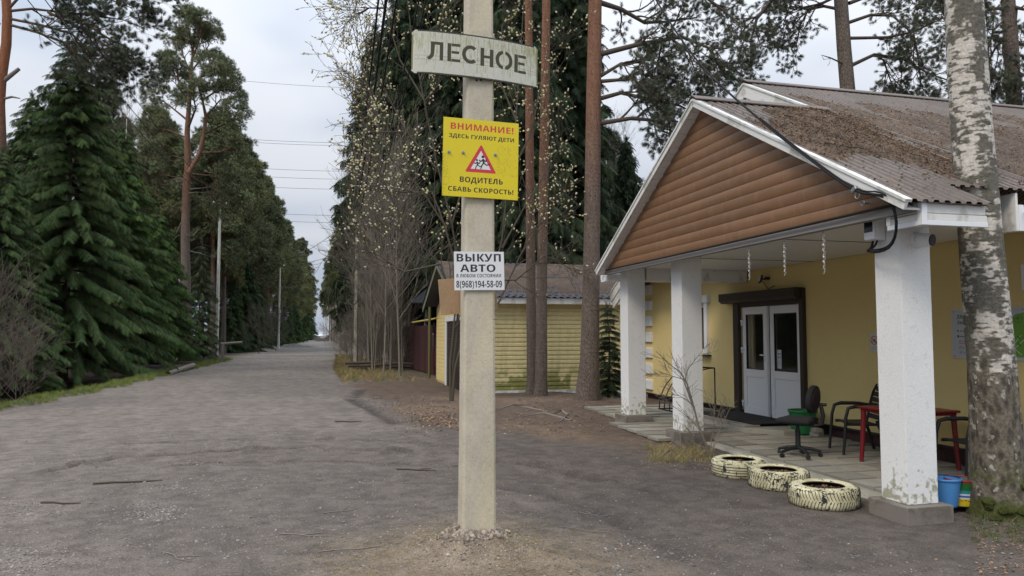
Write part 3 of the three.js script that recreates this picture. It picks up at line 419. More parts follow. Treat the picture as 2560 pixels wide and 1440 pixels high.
// porch gable: round-faced log siding, board by board
const RX = -2.8, RY = 4.84, SL = 0.545;                      // porch ridge and slope of its roof
const roofY = x => RY - SL * Math.abs(x - RX);
{
  const y0 = 2.80, bh = 0.139, n = 15, zf = 0.30, top = 4.80 - 0.02;
  for (let k = 0; k < n; k++) {
    const a = y0 + k * bh, b = Math.min(a + bh - 0.004, top); if (b <= a) break;
    const mb = new MB(), S = 7; const xl = y => RX - (4.80 - y) / SL + 0.02, xr = y => RX + (4.80 - y) / SL - 0.02;
    const rows = []; for (let i = 0; i <= S; i++) { const t = i / S, y = mix(a, b, t); rows.push([y, zf + 0.022 * Math.pow(Math.sin(Math.PI * clamp(0.02 + t * 0.96)), 0.42) - 0.012]); }
    rows.push([b, zf - 0.03]);
    for (let i = 0; i < rows.length - 1; i++) { const [ya, za] = rows[i], [yb, zb] = rows[i + 1]; mb.quad([xl(ya), ya, za], [xr(ya), ya, za], [xr(yb), yb, zb], [xl(yb), yb, zb]); }
    mb.quad([xl(a), a, zf - 0.03], [xr(a), a, zf - 0.03], [xr(a), a, rows[0][1]], [xl(a), a, rows[0][1]]);
    const g = mb.geo(); const p = g.attributes.position, u = g.attributes.uv; for (let i = 0; i < p.count; i++) u.setXY(i, p.getX(i) + k * 0.37, p.getY(i));
    { const nrm = g.attributes.normal; for (let i = 0; i < p.count; i++) { const t = (p.getY(i) - a) / (b - a); if (nrm.getZ(i) > 0.2) { const v = new THREE.Vector3(0, (t - 0.5) * 0.6, 1).normalize(); nrm.setXYZ(i, v.x, v.y, v.z); } } }
    part('gable_board', g, M.log[k % 3], shop);
  }
  part('gable_backing', (() => { const s = new THREE.Shape([new THREE.Vector2(RX - 3.67, 2.8), new THREE.Vector2(RX + 3.67, 2.8), new THREE.Vector2(RX, 4.8)]); return new THREE.ExtrudeGeometry(s, { depth: 0.04, bevelEnabled: false }).translate(0, 0, zf - 0.075); })(), M.log[0], shop);
  part('gable_trim', join([bb(-6.46, 0.86, 2.745, 2.798, zf - 0.06, zf + 0.012), bb(-6.46, 0.86, 2.725, 2.744, zf - 0.07, zf + 0.02)]), M.trimGrey, shop);
  part('trim_cable', wire([[-6.3, 2.80, zf + 0.05], [-4, 2.795, zf + 0.05], [-2, 2.80, zf + 0.05], [0.8, 2.81, zf + 0.05]], 0.014), M.cable, shop);
  // rake boards and the narrow panelled soffit behind them
  for (const s of [-1, 1]) {
    const len = 3.74 * Math.hypot(1, SL), ang = Math.atan(SL);
    const rake = new THREE.Group(); rake.name = 'rake'; rake.position.set(RX, RY - 0.015, 0); rake.rotation.z = -s * ang; shop.add(rake);
    const e = s > 0 ? [0, len] : [-len, 0];
    part('barge_board', rbb(e[0], e[1], -0.075, -0.005, 0.43, 0.46, 0.006), M.fascia, rake);
    part('wind_strip', rbb(e[0] - 0.001, e[1] + 0.001, -0.004, 0.028, 0.40, 0.475, 0.006), M.fascia, rake);
    for (let i = 0; i < 30; i++) { const a = e[0] + (e[1] - e[0]) * i / 30; part('rake_soffit_panel', bb(a + 0.004, a + len / 30 - 0.004, -0.072, -0.060, 0.285, 0.428), M.soffit, rake); }
  }
}
// eave boxes at both ends of the gable
const eaveBox = (x0, x1, z0, z1, y0 = 2.6, y1 = 2.81) => {
  const g = new THREE.Group(); g.name = 'eave_box'; shop.add(g); const h = (y1 - y0);
  part('panel', rbb(x0, x1, y0 + 0.045, y0 + h * 0.5, z0, z1, 0.006), M.fascia, g);
  part('panel', rbb(x0 + 0.006, x1 - 0.008, y0 + h * 0.5 + 0.005, y1, z0 + 0.006, z1 - 0.006, 0.006), M.fascia, g);
  part('corner_trim', join([rbb(x1 - 0.05, x1 + 0.008, y0, y1 + 0.02, z1 - 0.05, z1 + 0.008, 0.004), rbb(x0 - 0.01, x1 - 0.051, y0, y0 + 0.044, z1 - 0.03, z1 + 0.008, 0.004), rbb(x1 - 0.03, x1 + 0.008, y0, y0 + 0.044, z0, z1 - 0.051, 0.004), rbb(x0 - 0.02, x0 + 0.03, y0 + 0.045, y1, z1 - 0.03, z1 + 0.008, 0.004)]), M.pvc, g);
  return g;
};
eaveBox(0.5, 0.9, -0.44, 0.26); eaveBox(-6.86, -6.56, -2.4, 0.22, 2.62, 2.80); eaveBox(0.12, 0.45, -6, -1.32, 2.66, 2.90);
part('porch_beam', rbb(-6.54, -6.2, 2.62, 2.84, -2.45, -0.4), M.fascia, shop);
for (let i = 0; i < 27; i++) part('soffit_board', bb(-6.45, (i > 6 && i < 16) ? -0.1 : 0.55, 2.838, 2.85, 0.235 - (i + 1) * 0.1 + 0.004, 0.235 - i * 0.1), M.soffit, shop);
part('soffit_joint', join([-1.9, -4.3].map(x => bb(x, x + 0.012, 2.832, 2.8379, -2.48, 0.2))), M.black, shop);
// roof: profiled steel, sheet by sheet
function sheet(x0, x1, y, z0, z1, name = 'roof_sheet') { // slope from x0 to x1 where y(x), ribs down the slope
  const mb = new MB(), P = 0.115, N = Math.round((z0 - z1) / P), prof = []; for (let k = 0; k < N; k++) for (const [f, h] of [[0, 0], [0.38, 0], [0.5, 1], [0.88, 1]]) prof.push([z0 - (k + f) * P, h * 0.02]); prof.push([z0 - N * P, 0]);
  for (let i = 0; i < prof.length - 1; i++) { const [za, ha] = prof[i], [zb, hb] = prof[i + 1]; mb.quad([x0, y(x0) + ha, za], [x1, y(x1) + ha, za], [x1, y(x1) + hb, zb], [x0, y(x0) + hb, zb]); }
  const m = part(name, mb.geo(), M.sheet, shop); return m;
}
const mainY = x => 5.93 - 0.535 * Math.abs(x + 4.87) + 0.012;
for (let k = 0; k < 2; k++) { sheet(RX - 3.74, RX, roofY, 0.46 - k * 1.04, 0.46 - k * 1.04 - 1.035); }
sheet(RX, 0.95, roofY, 0.46, -0.44); sheet(RX, 0.46, roofY, -0.443, -1.363); sheet(RX, 0.5, roofY, -1.366, -1.71);
for (let k = 0; k < 8; k++) { sheet(-4.87, 0.56, mainY, -1.66 - k * 1.155, -1.66 - k * 1.155 - 1.15); sheet(-10.9 - 0.35, -4.87, mainY, -1.66 - k * 1.155, -1.66 - k * 1.155 - 1.15); }
{ // ridge caps, white gable end of the main roof
  const cap = (x, y, z0, z1) => { const s = new THREE.Shape([[-0.13, -0.055], [0, 0.025], [0.13, -0.055], [0.13, -0.04], [0, 0.04], [-0.13, -0.04]].map(a => new THREE.Vector2(...a))); return boxUV(new THREE.ExtrudeGeometry(s, { depth: z0 - z1, bevelEnabled: false }).translate(x, y + 0.022, z1)); };
  part('ridge_cap', cap(RX, RY, 0.48, -1.66), M.sheet, shop); part('ridge_cap', cap(-4.87, 5.942, -1.60, -11.0), M.sheet, shop);
  const ang = Math.atan(0.535);
  for (const s of [-1, 1]) { const g = new THREE.Group(); g.name = 'main_rake'; g.position.set(-4.87, 5.90, 0); g.rotation.z = -s * ang; shop.add(g); const L = s > 0 ? 2.45 : 7.0; part('barge_board', rbb(s > 0 ? 0 : -L, s > 0 ? L : 0, -0.19, 0.0, -1.66, -1.62, 0.006), M.fascia, g); part('lower_board', rbb(s > 0 ? 0.15 : -L, s > 0 ? L : -0.15, -0.37, -0.195, -1.69, -1.64, 0.006), M.fascia, g); part('wind_strip', rbb(s > 0 ? 0 : -L, s > 0 ? L : 0, 0.001, 0.035, -1.69, -1.60, 0.005), M.fascia, g); }
  for (let k = 0; k < 13; k++) { const y = 3.2 + k * 0.2, h = (5.7 - y) / 0.535, h2 = (5.7 - y - 0.19) / 0.535; if (h2 < 0.05) break; const mb = new MB(); mb.quad([-4.87 - h, y, -1.70], [-4.87 + h, y, -1.70], [-4.87 + h2, y + 0.194, -1.715], [-4.87 - h2, y + 0.194, -1.715]); part('gable_panel', mb.geo(), M.fascia, shop); }
  part('upper_wall', (() => { const s = new THREE.Shape([new THREE.Vector2(-10.4, 2.9), new THREE.Vector2(0.1, 2.9), new THREE.Vector2(-4.87, 5.78)]); return new THREE.ExtrudeGeometry(s, { depth: 0.1, bevelEnabled: false }).translate(0, 0, -1.9); })(), M.fascia, shop);
  part('eave_end', join([rbb(0.02, 0.44, 2.66, 3.04, -1.318, -1.29, 0.005)]), M.fascia, shop);
}
{ // litter that has settled on the roof: an uneven crust of needles and leaves with bare steel showing through
  const crust = (x0, x1, z0, z1, y, cover, seed, name) => {
    const nx = Math.ceil((x1 - x0) / 0.045), nz = Math.ceil((z0 - z1) / 0.045), p = [], uv = [], id = [];
    for (let j = 0; j <= nz; j++) for (let i = 0; i <= nx; i++) { const x = mix(x0, x1, i / nx), z = mix(z0, z1, j / nz); const n = fbm(x * 1.1 + seed, z * 2.4 + seed, 5), f = fbm(x * 9, z * 9 + seed, 3), ed = Math.min(sst(0, 0.12, x - x0), sst(0, 0.1, x1 - x), sst(0, 0.08, z0 - z), sst(0, 0.05, z - z1)); p.push(x, y(x) - 0.016 + 0.16 * (n - 0.5 + cover(x, z)) * ed + 0.035 * (f - 0.5) * ed, z); uv.push(x, z); }
    for (let j = 0; j < nz; j++) for (let i = 0; i < nx; i++) { const a = j * (nx + 1) + i, b = a + 1, c = a + nx + 1, d = c + 1; id.push(a, b, c, b, d, c); }
    const g = new THREE.BufferGeometry(); g.setAttribute('position', new THREE.Float32BufferAttribute(p, 3)); g.setAttribute('uv', new THREE.Float32BufferAttribute(uv, 2)); g.setIndex(id); g.computeVertexNormals();
    const m = part(name, g, M.litter, shop); m.userData.kind = 'stuff'; return g;
  };
  const bare = (x, z) => 0.42 - 0.85 * sst(-0.45, 0.35, x - z * 0.35 + 0.1) * sst(-0.9, -0.3, z) - 0.6 * sst(1.3, 0.5, x - RX) * sst(-0.5, 0.0, z) - 0.32 * sst(0.5, 0.12, x - RX);
  const g1 = crust(RX + 0.14, 0.93, 0.40, -0.43, roofY, bare, 3.3, 'roof_litter'), g2 = crust(RX + 0.14, 0.3, -0.43, -1.36, roofY, bare, 3.3, 'roof_litter'), g4 = crust(RX + 0.14, 0.44, -1.37, -1.7, roofY, bare, 3.3, 'roof_litter');
  const g3 = crust(-4.6, 0.5, -1.72, -10, mainY, (x, z) => 0.36 - 0.50 * sst(-2.9, -4.3, x + 0.25 * Math.sin(z * 3)) - 0.05 * sst(-6, -9, z), 8.1, 'roof_litter');
  R = mulberry(22); const ml = [], cl = [], ms = [], cs = [];
  for (const [g, n, yf] of [[g1, 4200, roofY], [g2, 4200, roofY], [g4, 1300, roofY], [g3, 9000, mainY]]) { const p = g.attributes.position; for (let i = 0; i < n; i++) { const k = Math.floor(R() * p.count), x = p.getX(k), y = p.getY(k), z = p.getZ(k); if (y < yf(x) + 0.012 && R() < 0.88) continue; const yy = Math.max(y, yf(x) + 0.02) + 0.008; const q = Q(rr(-0.6, 0.6), rr(0, 6.28), -0.5 + rr(-0.6, 0.6)); if (R() < 0.6) { ml.push(M4([x + rr(-.03, .03), yy, z + rr(-.03, .03)], q, rr(0.014, 0.036))); const l = rr(0.3, 1.2); cl.push(rgb(l * 1.0, l * rr(0.75, 1.0), l * rr(0.6, 0.95))); } else { ms.push(M4([x, yy, z], Q(0, rr(0, 6.28), -0.5), rr(0.05, 0.16))); const l = rr(0.1, 0.55); cs.push(rgb(l, l * 0.8, l * 0.62)); } } }
  stuffMesh('roof_leaves', litterLeaf, M.leafDry, ml, cl, shop); stuffMesh('roof_needles', strawGeo, M.straw, ms, cs, shop);
  const tw = (pts, r) => { const b = new MB(); b.tube(pts, pts.map((_, i) => r * (1 - i / pts.length * 0.7)), 5); return b.geo(); };
  for (const a of [[[-0.9, -0.5], [-0.6, -0.7], [-0.3, -0.75], [-0.1, -1.0]], [[-1.6, -1.2], [-1.2, -1.05], [-0.8, -1.1], [-0.45, -0.95]], [[-0.7, 0.0], [-0.55, -0.2], [-0.6, -0.35], [-0.4, -0.4]], [[-2.0, -0.4], [-1.8, -0.7], [-1.5, -0.75]]]) part('roof_twig', tw(a.map(([x, z]) => [x, roofY(x) + 0.055, z]), 0.012), M.twig, shop);
}
console.log('shop done');
// ------------------------------------------------------------------ porch floor, step and what stands on the porch
{
  R = mulberry(31); const s = 0.4; const p = thing('porch_paving', 'grey concrete paving slabs laid under the shop porch', 'paving', [OX, 0, OZ], RB); structure(p);
  const geos = [0, 1, 2].map(i => { const g = rbx(s - 0.012, 0.05, s - 0.012, 0.006); const u = g.attributes.uv; for (let k = 0; k < u.count; k++) u.setXY(k, u.getX(k) + i * 0.37, u.getY(k) + i * 0.21); return g; });
  for (let i = 0; i < 23; i++) for (let j = 0; j < 8; j++) { const x = -8.5 + i * s, z = WZ + 0.22 + j * s - (i > 11 ? 0.02 : 0); const lim = x < -6 ? 0.28 + (x + 6) * 0.1 : x < -4.1 ? 0.55 : -0.32; if (z + s / 2 > lim + 0.06) continue; if (x > 0.2) continue; part('slab', geos[Math.floor(R() * 3)], M.pave[Math.floor(R() * 4)], p, [x, floorY(x) - 0.025 + rr(-0.004, 0.004), z], [rr(-0.006, 0.006), 0, 0.018 + rr(-0.006, 0.006)]); }
  const e = new MB(), n = 26; for (let i = 0; i < n; i++) { const x0 = -4.0 + i * 0.152, x1 = x0 + 0.152; const f = x => [x, floorY(x) - 0.022, -0.38 + 0.05 * vnoise(x * 5, 2)], f2 = x => [x, floorY(x) - 0.09, -0.33 + 0.07 * vnoise(x * 6, 9)]; e.quad([x0, floorY(x0) - 0.020, -0.45], f(x0), f(x1), [x1, floorY(x1) - 0.020, -0.45]); e.quad(f(x0), f2(x0), f2(x1), f(x1)); } part('bedding_edge', e.geo(), M.step, p);
}
{
  const st = thing('door_step', 'low concrete landing step before the glass door', 'step', [OX, 0, OZ], RB);
  const poly = [[-7.1, -1.36], [-4.62, -1.36], [-4.12, -1.74], [-4.12, -2.45], [-7.1, -2.45]]; const sh = new THREE.Shape(poly.map(a => new THREE.Vector2(a[0], -a[1]))); // y of the shape is -z
  const g = new THREE.ExtrudeGeometry(sh, { depth: 0.2, bevelEnabled: true, bevelSize: 0.012, bevelThickness: 0.012, bevelSegments: 2 }); g.rotateX(-Math.PI / 2); g.translate(0, -0.075, 0);
  part('landing', boxUV(g), M.step, st);
  for (let i = 0; i < 5; i++) part('edge_slab', rbx(0.46, 0.035, 0.3, 0.008, -6.75 + i * 0.475, 0.155, -1.50), M.pave[i % 4], st);
  const mt = thing('door_mat', 'black rubber mat lying on the step before the door', 'mat', [OX, 0, OZ], RB); part('mat', rbb(-6.6, -4.62, 0.174, 0.19, -2.38, -1.52, 0.006), M.blackMat, mt);
}
const loc = (x, z, y) => toWorld(x, y ?? floorY(x), z);
{ // office chair
  const c = thing('office_chair', 'black swivel office chair on a five-star castor base', 'chair', loc(-2.53, -0.87), Math.atan2(-0.78, -0.62));
  const star = new THREE.Group(); star.name = 'star_base'; c.add(star);
  for (let i = 0; i < 5; i++) { const a = i * 1.2566 + 0.5, x = Math.cos(a), z = Math.sin(a); const b = new MB(); b.tube([[0, 0.115, 0], [x * 0.14, 0.105, z * 0.14], [x * 0.27, 0.075, z * 0.27]], [0.03, 0.024, 0.018], 8); part('spoke', b.geo(), M.black, star); const w = cyl(0.026, 0.026, 0.045, 14); w.rotateX(Math.PI / 2); part('castor', join([w, cyl(0.014, 0.014, 0.05, 8, 0, 0.035, 0)]), M.black, star, [x * 0.275, 0.026, z * 0.275], [0, a * 2, 0]); }
  part('gas_column', join([cyl(0.034, 0.034, 0.26, 16, 0, 0.22, 0), cyl(0.022, 0.022, 0.14, 16, 0, 0.39, 0)]), M.black, c);
  part('seat', new RoundedBoxGeometry(0.45, 0.075, 0.43, 4, 0.035).translate(0, 0.475, 0), M.fabric, c);
  part('seat_plate', rbx(0.2, 0.03, 0.2, 0.01, 0, 0.425, 0), M.black, c);
  const sh = new THREE.Shape(); sh.ellipse ? 0 : 0; const bs = new THREE.Shape(); bs.absellipse(0, 0, 0.2, 0.165, 0, Math.PI * 2); const bg = new THREE.ExtrudeGeometry(bs, { depth: 0.035, bevelEnabled: true, bevelSize: 0.02, bevelThickness: 0.02, bevelSegments: 4, curveSegments: 28 });
  const back = part('backrest', bg, M.fabric, c, [0, 0.76, -0.225], [-0.10, 0, 0]); part('back_shell', new THREE.SphereGeometry(0.18, 20, 12, 0, 6.29, 0, Math.PI / 2).scale(1, 0.14, 0.82).rotateX(-Math.PI / 2).translate(0, 0, -0.022), std([0.022, 0.010, 0.012], { roughness: 0.8 }), back);
  const arm = new MB(); arm.tube([[0, 0.425, -0.05], [0, 0.42, -0.24], [0, 0.45, -0.315], [0, 0.56, -0.33], [0, 0.72, -0.30]], [0.022, 0.022, 0.026, 0.026, 0.022], 10); part('back_support', arm.geo(), M.black, c); part('height_knob', cyl(0.02, 0.02, 0.05, 12).rotateX(Math.PI / 2), M.black, c, [0, 0.70, -0.35]);
}
function plasticChair(label, pos, ry) {
  const c = thing('plastic_armchair', label, 'chair', pos, ry, 'black plastic armchairs on the porch');
  const m = M.black;
  part('seat', (() => { const b = []; for (let i = 0; i < 5; i++) b.push(rbx(0.46, 0.022, 0.075, 0.008, 0, 0.415 - i * 0.006, 0.18 - i * 0.088)); b.push(rbx(0.03, 0.035, 0.44, 0.008, -0.235, 0.4, 0)); b.push(rbx(0.03, 0.035, 0.44, 0.008, 0.235, 0.4, 0)); return join(b); })(), m, c);
  const br = new THREE.Group(); br.name = 'backrest'; br.position.set(0, 0.40, -0.2); br.rotation.x = -0.22; c.add(br);
  for (let i = 0; i < 6; i++) { const w = i === 5 ? 0.26 : i === 4 ? 0.36 : 0.41; part('slat', rbx(w, 0.066, 0.018, 0.008, 0, 0.09 + i * 0.077, -0.01), m, br); }
  for (const s of [-1, 1]) { const b = new MB(); b.tube([[s * 0.215, -0.02, 0], [s * 0.222, 0.25, 0], [s * 0.2, 0.42, 0], [s * 0.12, 0.535, 0]], [0.018, 0.018, 0.016, 0.014], 8); part('stile', b.geo(), m, br); }
  for (const s of [-1, 1]) {
    const a = new MB(); a.tube([[s * 0.25, 0.62, -0.29], [s * 0.275, 0.645, -0.1], [s * 0.28, 0.645, 0.12], [s * 0.28, 0.62, 0.21], [s * 0.285, 0.5, 0.245], [s * 0.29, 0.25, 0.265], [s * 0.295, 0, 0.29]], [0.02, 0.024, 0.026, 0.024, 0.022, 0.021, 0.019], 8); part('arm_and_front_leg', a.geo(), m, c);
    const l = new MB(); l.tube([[s * 0.24, 0.45, -0.17], [s * 0.25, 0.25, -0.24], [s * 0.265, 0, -0.31]], [0.022, 0.022, 0.019], 8); part('rear_leg', l.geo(), m, c);
  }
  return c;
}
plasticChair('black slatted plastic armchair between the office chair and red table', loc(-2.62, -1.88), Math.atan2(-0.98, -0.1));
plasticChair('black slatted plastic armchair half hidden behind the birch trunk', loc(-0.86, -2.0), Math.atan2(-0.99, 0.05));
{
  const t = thing('red_table', 'square dark red plastic table standing on the porch', 'table', loc(-1.62, -1.80), RB);
  part('table_top', join([rbx(0.84, 0.03, 0.8, 0.012, 0, 0.70, 0), rbx(0.78, 0.035, 0.74, 0.01, 0, 0.67, 0)]), M.redPlastic, t);
  for (const a of [-1, 1]) for (const b of [-1, 1]) { const m = new MB(); m.tube([[a * 0.36, 0.67, b * 0.34], [a * 0.375, 0.3, b * 0.355], [a * 0.39, 0, b * 0.37]], [0.034, 0.03, 0.026], 8); part('leg', m.geo(), M.redPlastic, t); }
}
{
  const b = thing('green_bin', 'green plastic bin against the shop wall by the door', 'bin', loc(-4.22, -2.16));
  part('tub', lathe([[0.0, 0.005], [0.165, 0.005], [0.175, 0.03], [0.21, 0.36], [0.20, 0.36], [0.165, 0.04], [0, 0.035]], 32), M.greenPlastic, b); part('rim', lathe([[0.205, 0.345], [0.228, 0.35], [0.23, 0.385], [0.205, 0.388], [0.200, 0.36]], 32), M.greenPlastic, b);
}
for (let i = 0; i < 2; i++) { const p = loc(-4.02 + i * 0.02, -2.22, floorY(-4) + 0.034 + i * 0.064); solo('brick', rbx(0.25, 0.062, 0.12, 0.006), M.pave[1], i ? 'pale brick resting on top of another beside the green bin' : 'pale brick lying on the paving beside the green bin', 'brick', p, RB + 0.25 - i * 0.4); }
{ // bicycle rack: arched hoops in a frame
  const k = thing('bicycle_rack', 'dark metal bicycle rack with arched hoops beside the window', 'bicycle rack', loc(-7.5, -1.85), RB);
  const bar = (pts, r = 0.013) => { const b = new MB(); b.tube(pts, pts.map(() => r), 8); return b.geo(); };
  part('frame', join([bar([[0.36, 0, -0.42], [0.36, 0.86, -0.42]]), bar([[-0.36, 0, -0.42], [-0.36, 0.86, -0.42]]), bar([[-0.36, 0.86, -0.42], [0.36, 0.86, -0.42]]), bar([[-0.36, 0.015, 0.45], [0.36, 0.015, 0.45]]), bar([[-0.36, 0.015, -0.42], [-0.36, 0.015, 0.45]]), bar([[0.36, 0.015, -0.42], [0.36, 0.015, 0.45]])]), M.black, k);
  for (let i = 0; i < 4; i++) { const x = -0.34 + i * 0.226, pts = []; for (let j = 0; j <= 10; j++) { const a = j / 10 * Math.PI / 2; pts.push([x, 0.015 + 0.845 * Math.sin(a), 0.45 - 0.87 * (1 - Math.cos(a))]); } part('hoop', bar(pts, 0.012), M.black, k); }
}
// ---- things fixed to the shop
const wallPos = (x, y, d = 0) => toWorld(x, y, WZ + d);
{
  const t = canvasTex(256, 420, (x, w, h) => { x.fillStyle = '#cfccc6'; x.fillRect(0, 0, w, h); x.strokeStyle = '#55504c'; x.lineWidth = 4; x.strokeRect(6, 6, w - 12, h - 12); x.strokeStyle = '#22201f'; x.lineWidth = 9; for (const a of [86, 168]) { x.beginPath(); x.arc(a, 190, 30, 0, 7); x.stroke(); } x.beginPath(); x.moveTo(86, 190); x.lineTo(112, 138); x.lineTo(155, 138); x.lineTo(168, 190); x.moveTo(112, 138); x.lineTo(126, 190); x.lineTo(155, 138); x.moveTo(150, 118); x.lineTo(176, 116); x.stroke(); x.strokeStyle = '#b3262a'; x.lineWidth = 18; x.beginPath(); x.arc(128, 165, 95, 0, 7); x.stroke(); x.beginPath(); x.moveTo(62, 98); x.lineTo(194, 232); x.stroke(); x.fillStyle = '#77706a'; for (let i = 0; i < 3; i++) x.fillRect(40, 310 + i * 28, 176 - i * 24, 9); });
  const s = thing('no_cycling_sign', 'small white no bicycles sign on the yellow wall', 'sign', wallPos(-2.97, 1.53, 0.006), RB); part('plate', rbx(0.185, 0.27, 0.008, 0.002), M.pvc, s); part('print', new THREE.PlaneGeometry(0.18, 0.265).translate(0, 0, 0.0048), std(0xffffff, { map: t, roughness: 0.5 }), s);
}
{
  const t = canvasTex(1024, 620, (x, w, h) => {
    x.fillStyle = '#b9bcc0'; x.fillRect(0, 0, w, h); x.fillStyle = '#15171a'; x.font = 'bold 62px serif'; x.fillText('ДНТ', 78, 116); x.fillText('Лесное', 78, 190);
    x.font = 'bold 26px sans-serif'; x.fillStyle = '#2b3138'; x.fillRect(82, 262, 20, 24); x.fillText('магазин', 118, 284); x.fillStyle = '#1d2550'; x.fillRect(82, 330, 26, 30); x.fillStyle = '#15171a'; x.fillText('видеонабл.', 118, 354);
    x.fillStyle = '#b0343a'; x.font = 'bold 24px sans-serif'; x.fillText('ПРИ ПОЖАРЕ', 100, 414); x.fillText('ЗВОНИТЬ:', 100, 442); x.fillStyle = '#5a3034'; x.fillText('01, 101', 100, 502); x.fillText('101, 112', 100, 562); x.fillStyle = '#6c6f73'; x.fillRect(104, 470, 50, 6); x.fillRect(104, 530, 50, 6);
    const gx = 470; x.fillStyle = '#6fa03a'; x.beginPath(); x.moveTo(gx, 590); x.lineTo(gx, 260); x.quadraticCurveTo(720, 250, 900, 90); x.lineTo(1010, 60); x.lineTo(1010, 590); x.closePath(); x.fill();
    x.strokeStyle = '#dfe6d2'; x.lineWidth = 7; for (const l of [[520, 300, 760, 560], [600, 270, 960, 560], [480, 420, 640, 585], [760, 560, 960, 330], [700, 470, 860, 300], [860, 500, 1000, 380]]) { x.beginPath(); x.moveTo(l[0], l[1]); x.lineTo(l[2], l[3]); x.stroke(); }
    x.fillStyle = '#4f8426'; for (let i = 0; i < 14; i++) { x.save(); x.translate(540 + (i % 5) * 95, 330 + Math.floor(i / 5) * 80); x.rotate(0.82); x.fillRect(0, 0, 60, 20); x.restore(); }
    x.strokeStyle = '#23301f'; x.lineWidth = 3; x.beginPath(); x.arc(930, 130, 52, 0, 7); x.stroke(); for (let a = 0; a < 8; a++) { const r = a % 2 ? 28 : 50; x.beginPath(); x.moveTo(930, 130); x.lineTo(930 + Math.cos(a * 0.785) * r, 130 + Math.sin(a * 0.785) * r); x.stroke(); }
    x.fillStyle = '#111'; for (const [a, b] of [[30, 30], [994, 30], [30, 596], [994, 596]]) { x.beginPath(); x.arc(a, b, 7, 0, 7); x.fill(); }
  });
  const s = thing('village_map_board', 'white board with black heading and green village map on the yellow wall', 'notice board', wallPos(-1.06, 1.655, 0.01), RB); part('panel', rbx(1.04, 0.62, 0.014, 0.003), M.pvc, s); part('print', new THREE.PlaneGeometry(1.03, 0.61).translate(0, 0, 0.0082), std(0xffffff, { map: t, roughness: 0.45 }), s);
}
{
  const s = thing('white_plate', 'plain white plate on the yellow wall above the map board', 'sign', wallPos(-0.42, 2.3, 0.008), RB); part('plate', rbx(0.32, 0.3, 0.012, 0.003), M.pvc, s);
}
{
  const f = thing('floodlight', 'small black floodlight on the yellow wall above the door', 'floodlight', wallPos(-5.62, 2.64, 0), RB);
  part('bracket', join([rbx(0.05, 0.05, 0.08, 0.006, 0.06, 0.01, 0.04), rbx(0.03, 0.03, 0.1, 0.006, 0.03, 0.0, 0.09)]), M.black, f);
  const h = part('housing', rbx(0.17, 0.13, 0.035, 0.008), M.black, f, [-0.02, 0, 0.13], [-0.25, -0.35, 0]); part('lens', rbx(0.14, 0.10, 0.006, 0.002, 0, 0, 0.019), std([0.55, 0.56, 0.57], { roughness: 0.3 }), h);
  part('lead', wire([[0, -0.04, 0.1], [-0.01, -0.12, 0.03], [0.05, -0.19, 0.015], [0.12, -0.16, 0.015], [0.24, -0.13, 0.015]], 0.006), M.cable, f);
}
{ // fuse box on the near column, with the supply cable looping to it
  const f = thing('fuse_box', 'small white fuse box with tinted window on the porch column', 'fuse box', toWorld(0.10, 2.68, 0.0), RB);
  part('case', rbx(0.15, 0.23, 0.11, 0.02, 0, 0, 0.056), M.pvc, f); const c = part('cover', rbx(0.145, 0.225, 0.035, 0.016, 0, 0, 0.125), M.pvc, f); part('tinted_window', rbx(0.115, 0.115, 0.02, 0.008, 0, 0.02, 0.138), std([0.01, 0.014, 0.02], { roughness: 0.12 }), c);
  part('cable_tail', join([wire([[-0.04, -0.115, 0.06], [-0.05, -0.17, 0.07], [-0.10, -0.21, 0.08]], 0.011), wire([[0.02, -0.115, 0.06], [0.0, -0.16, 0.07], [-0.09, -0.215, 0.085]], 0.011)]), M.cable, f);
}
{
  const c = thing('security_camera', 'white dome security camera under the porch eave box', 'camera', toWorld(0.346, 2.55, -0.2), RB + Math.PI / 2); c.scale.setScalar(1.35);
  const b = cyl(0.055, 0.06, 0.03, 24).rotateX(Math.PI / 2); part('base', b.translate(0, 0, 0.015), M.pvc, c); const h = part('body', join([cyl(0.045, 0.05, 0.09, 24).rotateX(Math.PI / 2)]), M.pvc, c, [-0.0, -0.01, 0.07], [0.12, 0.35, 0]); part('lens', cyl(0.042, 0.042, 0.012, 24).rotateX(Math.PI / 2).translate(0, 0, 0.047), std([0.006, 0.006, 0.007], { roughness: 0.6 }), h);
}
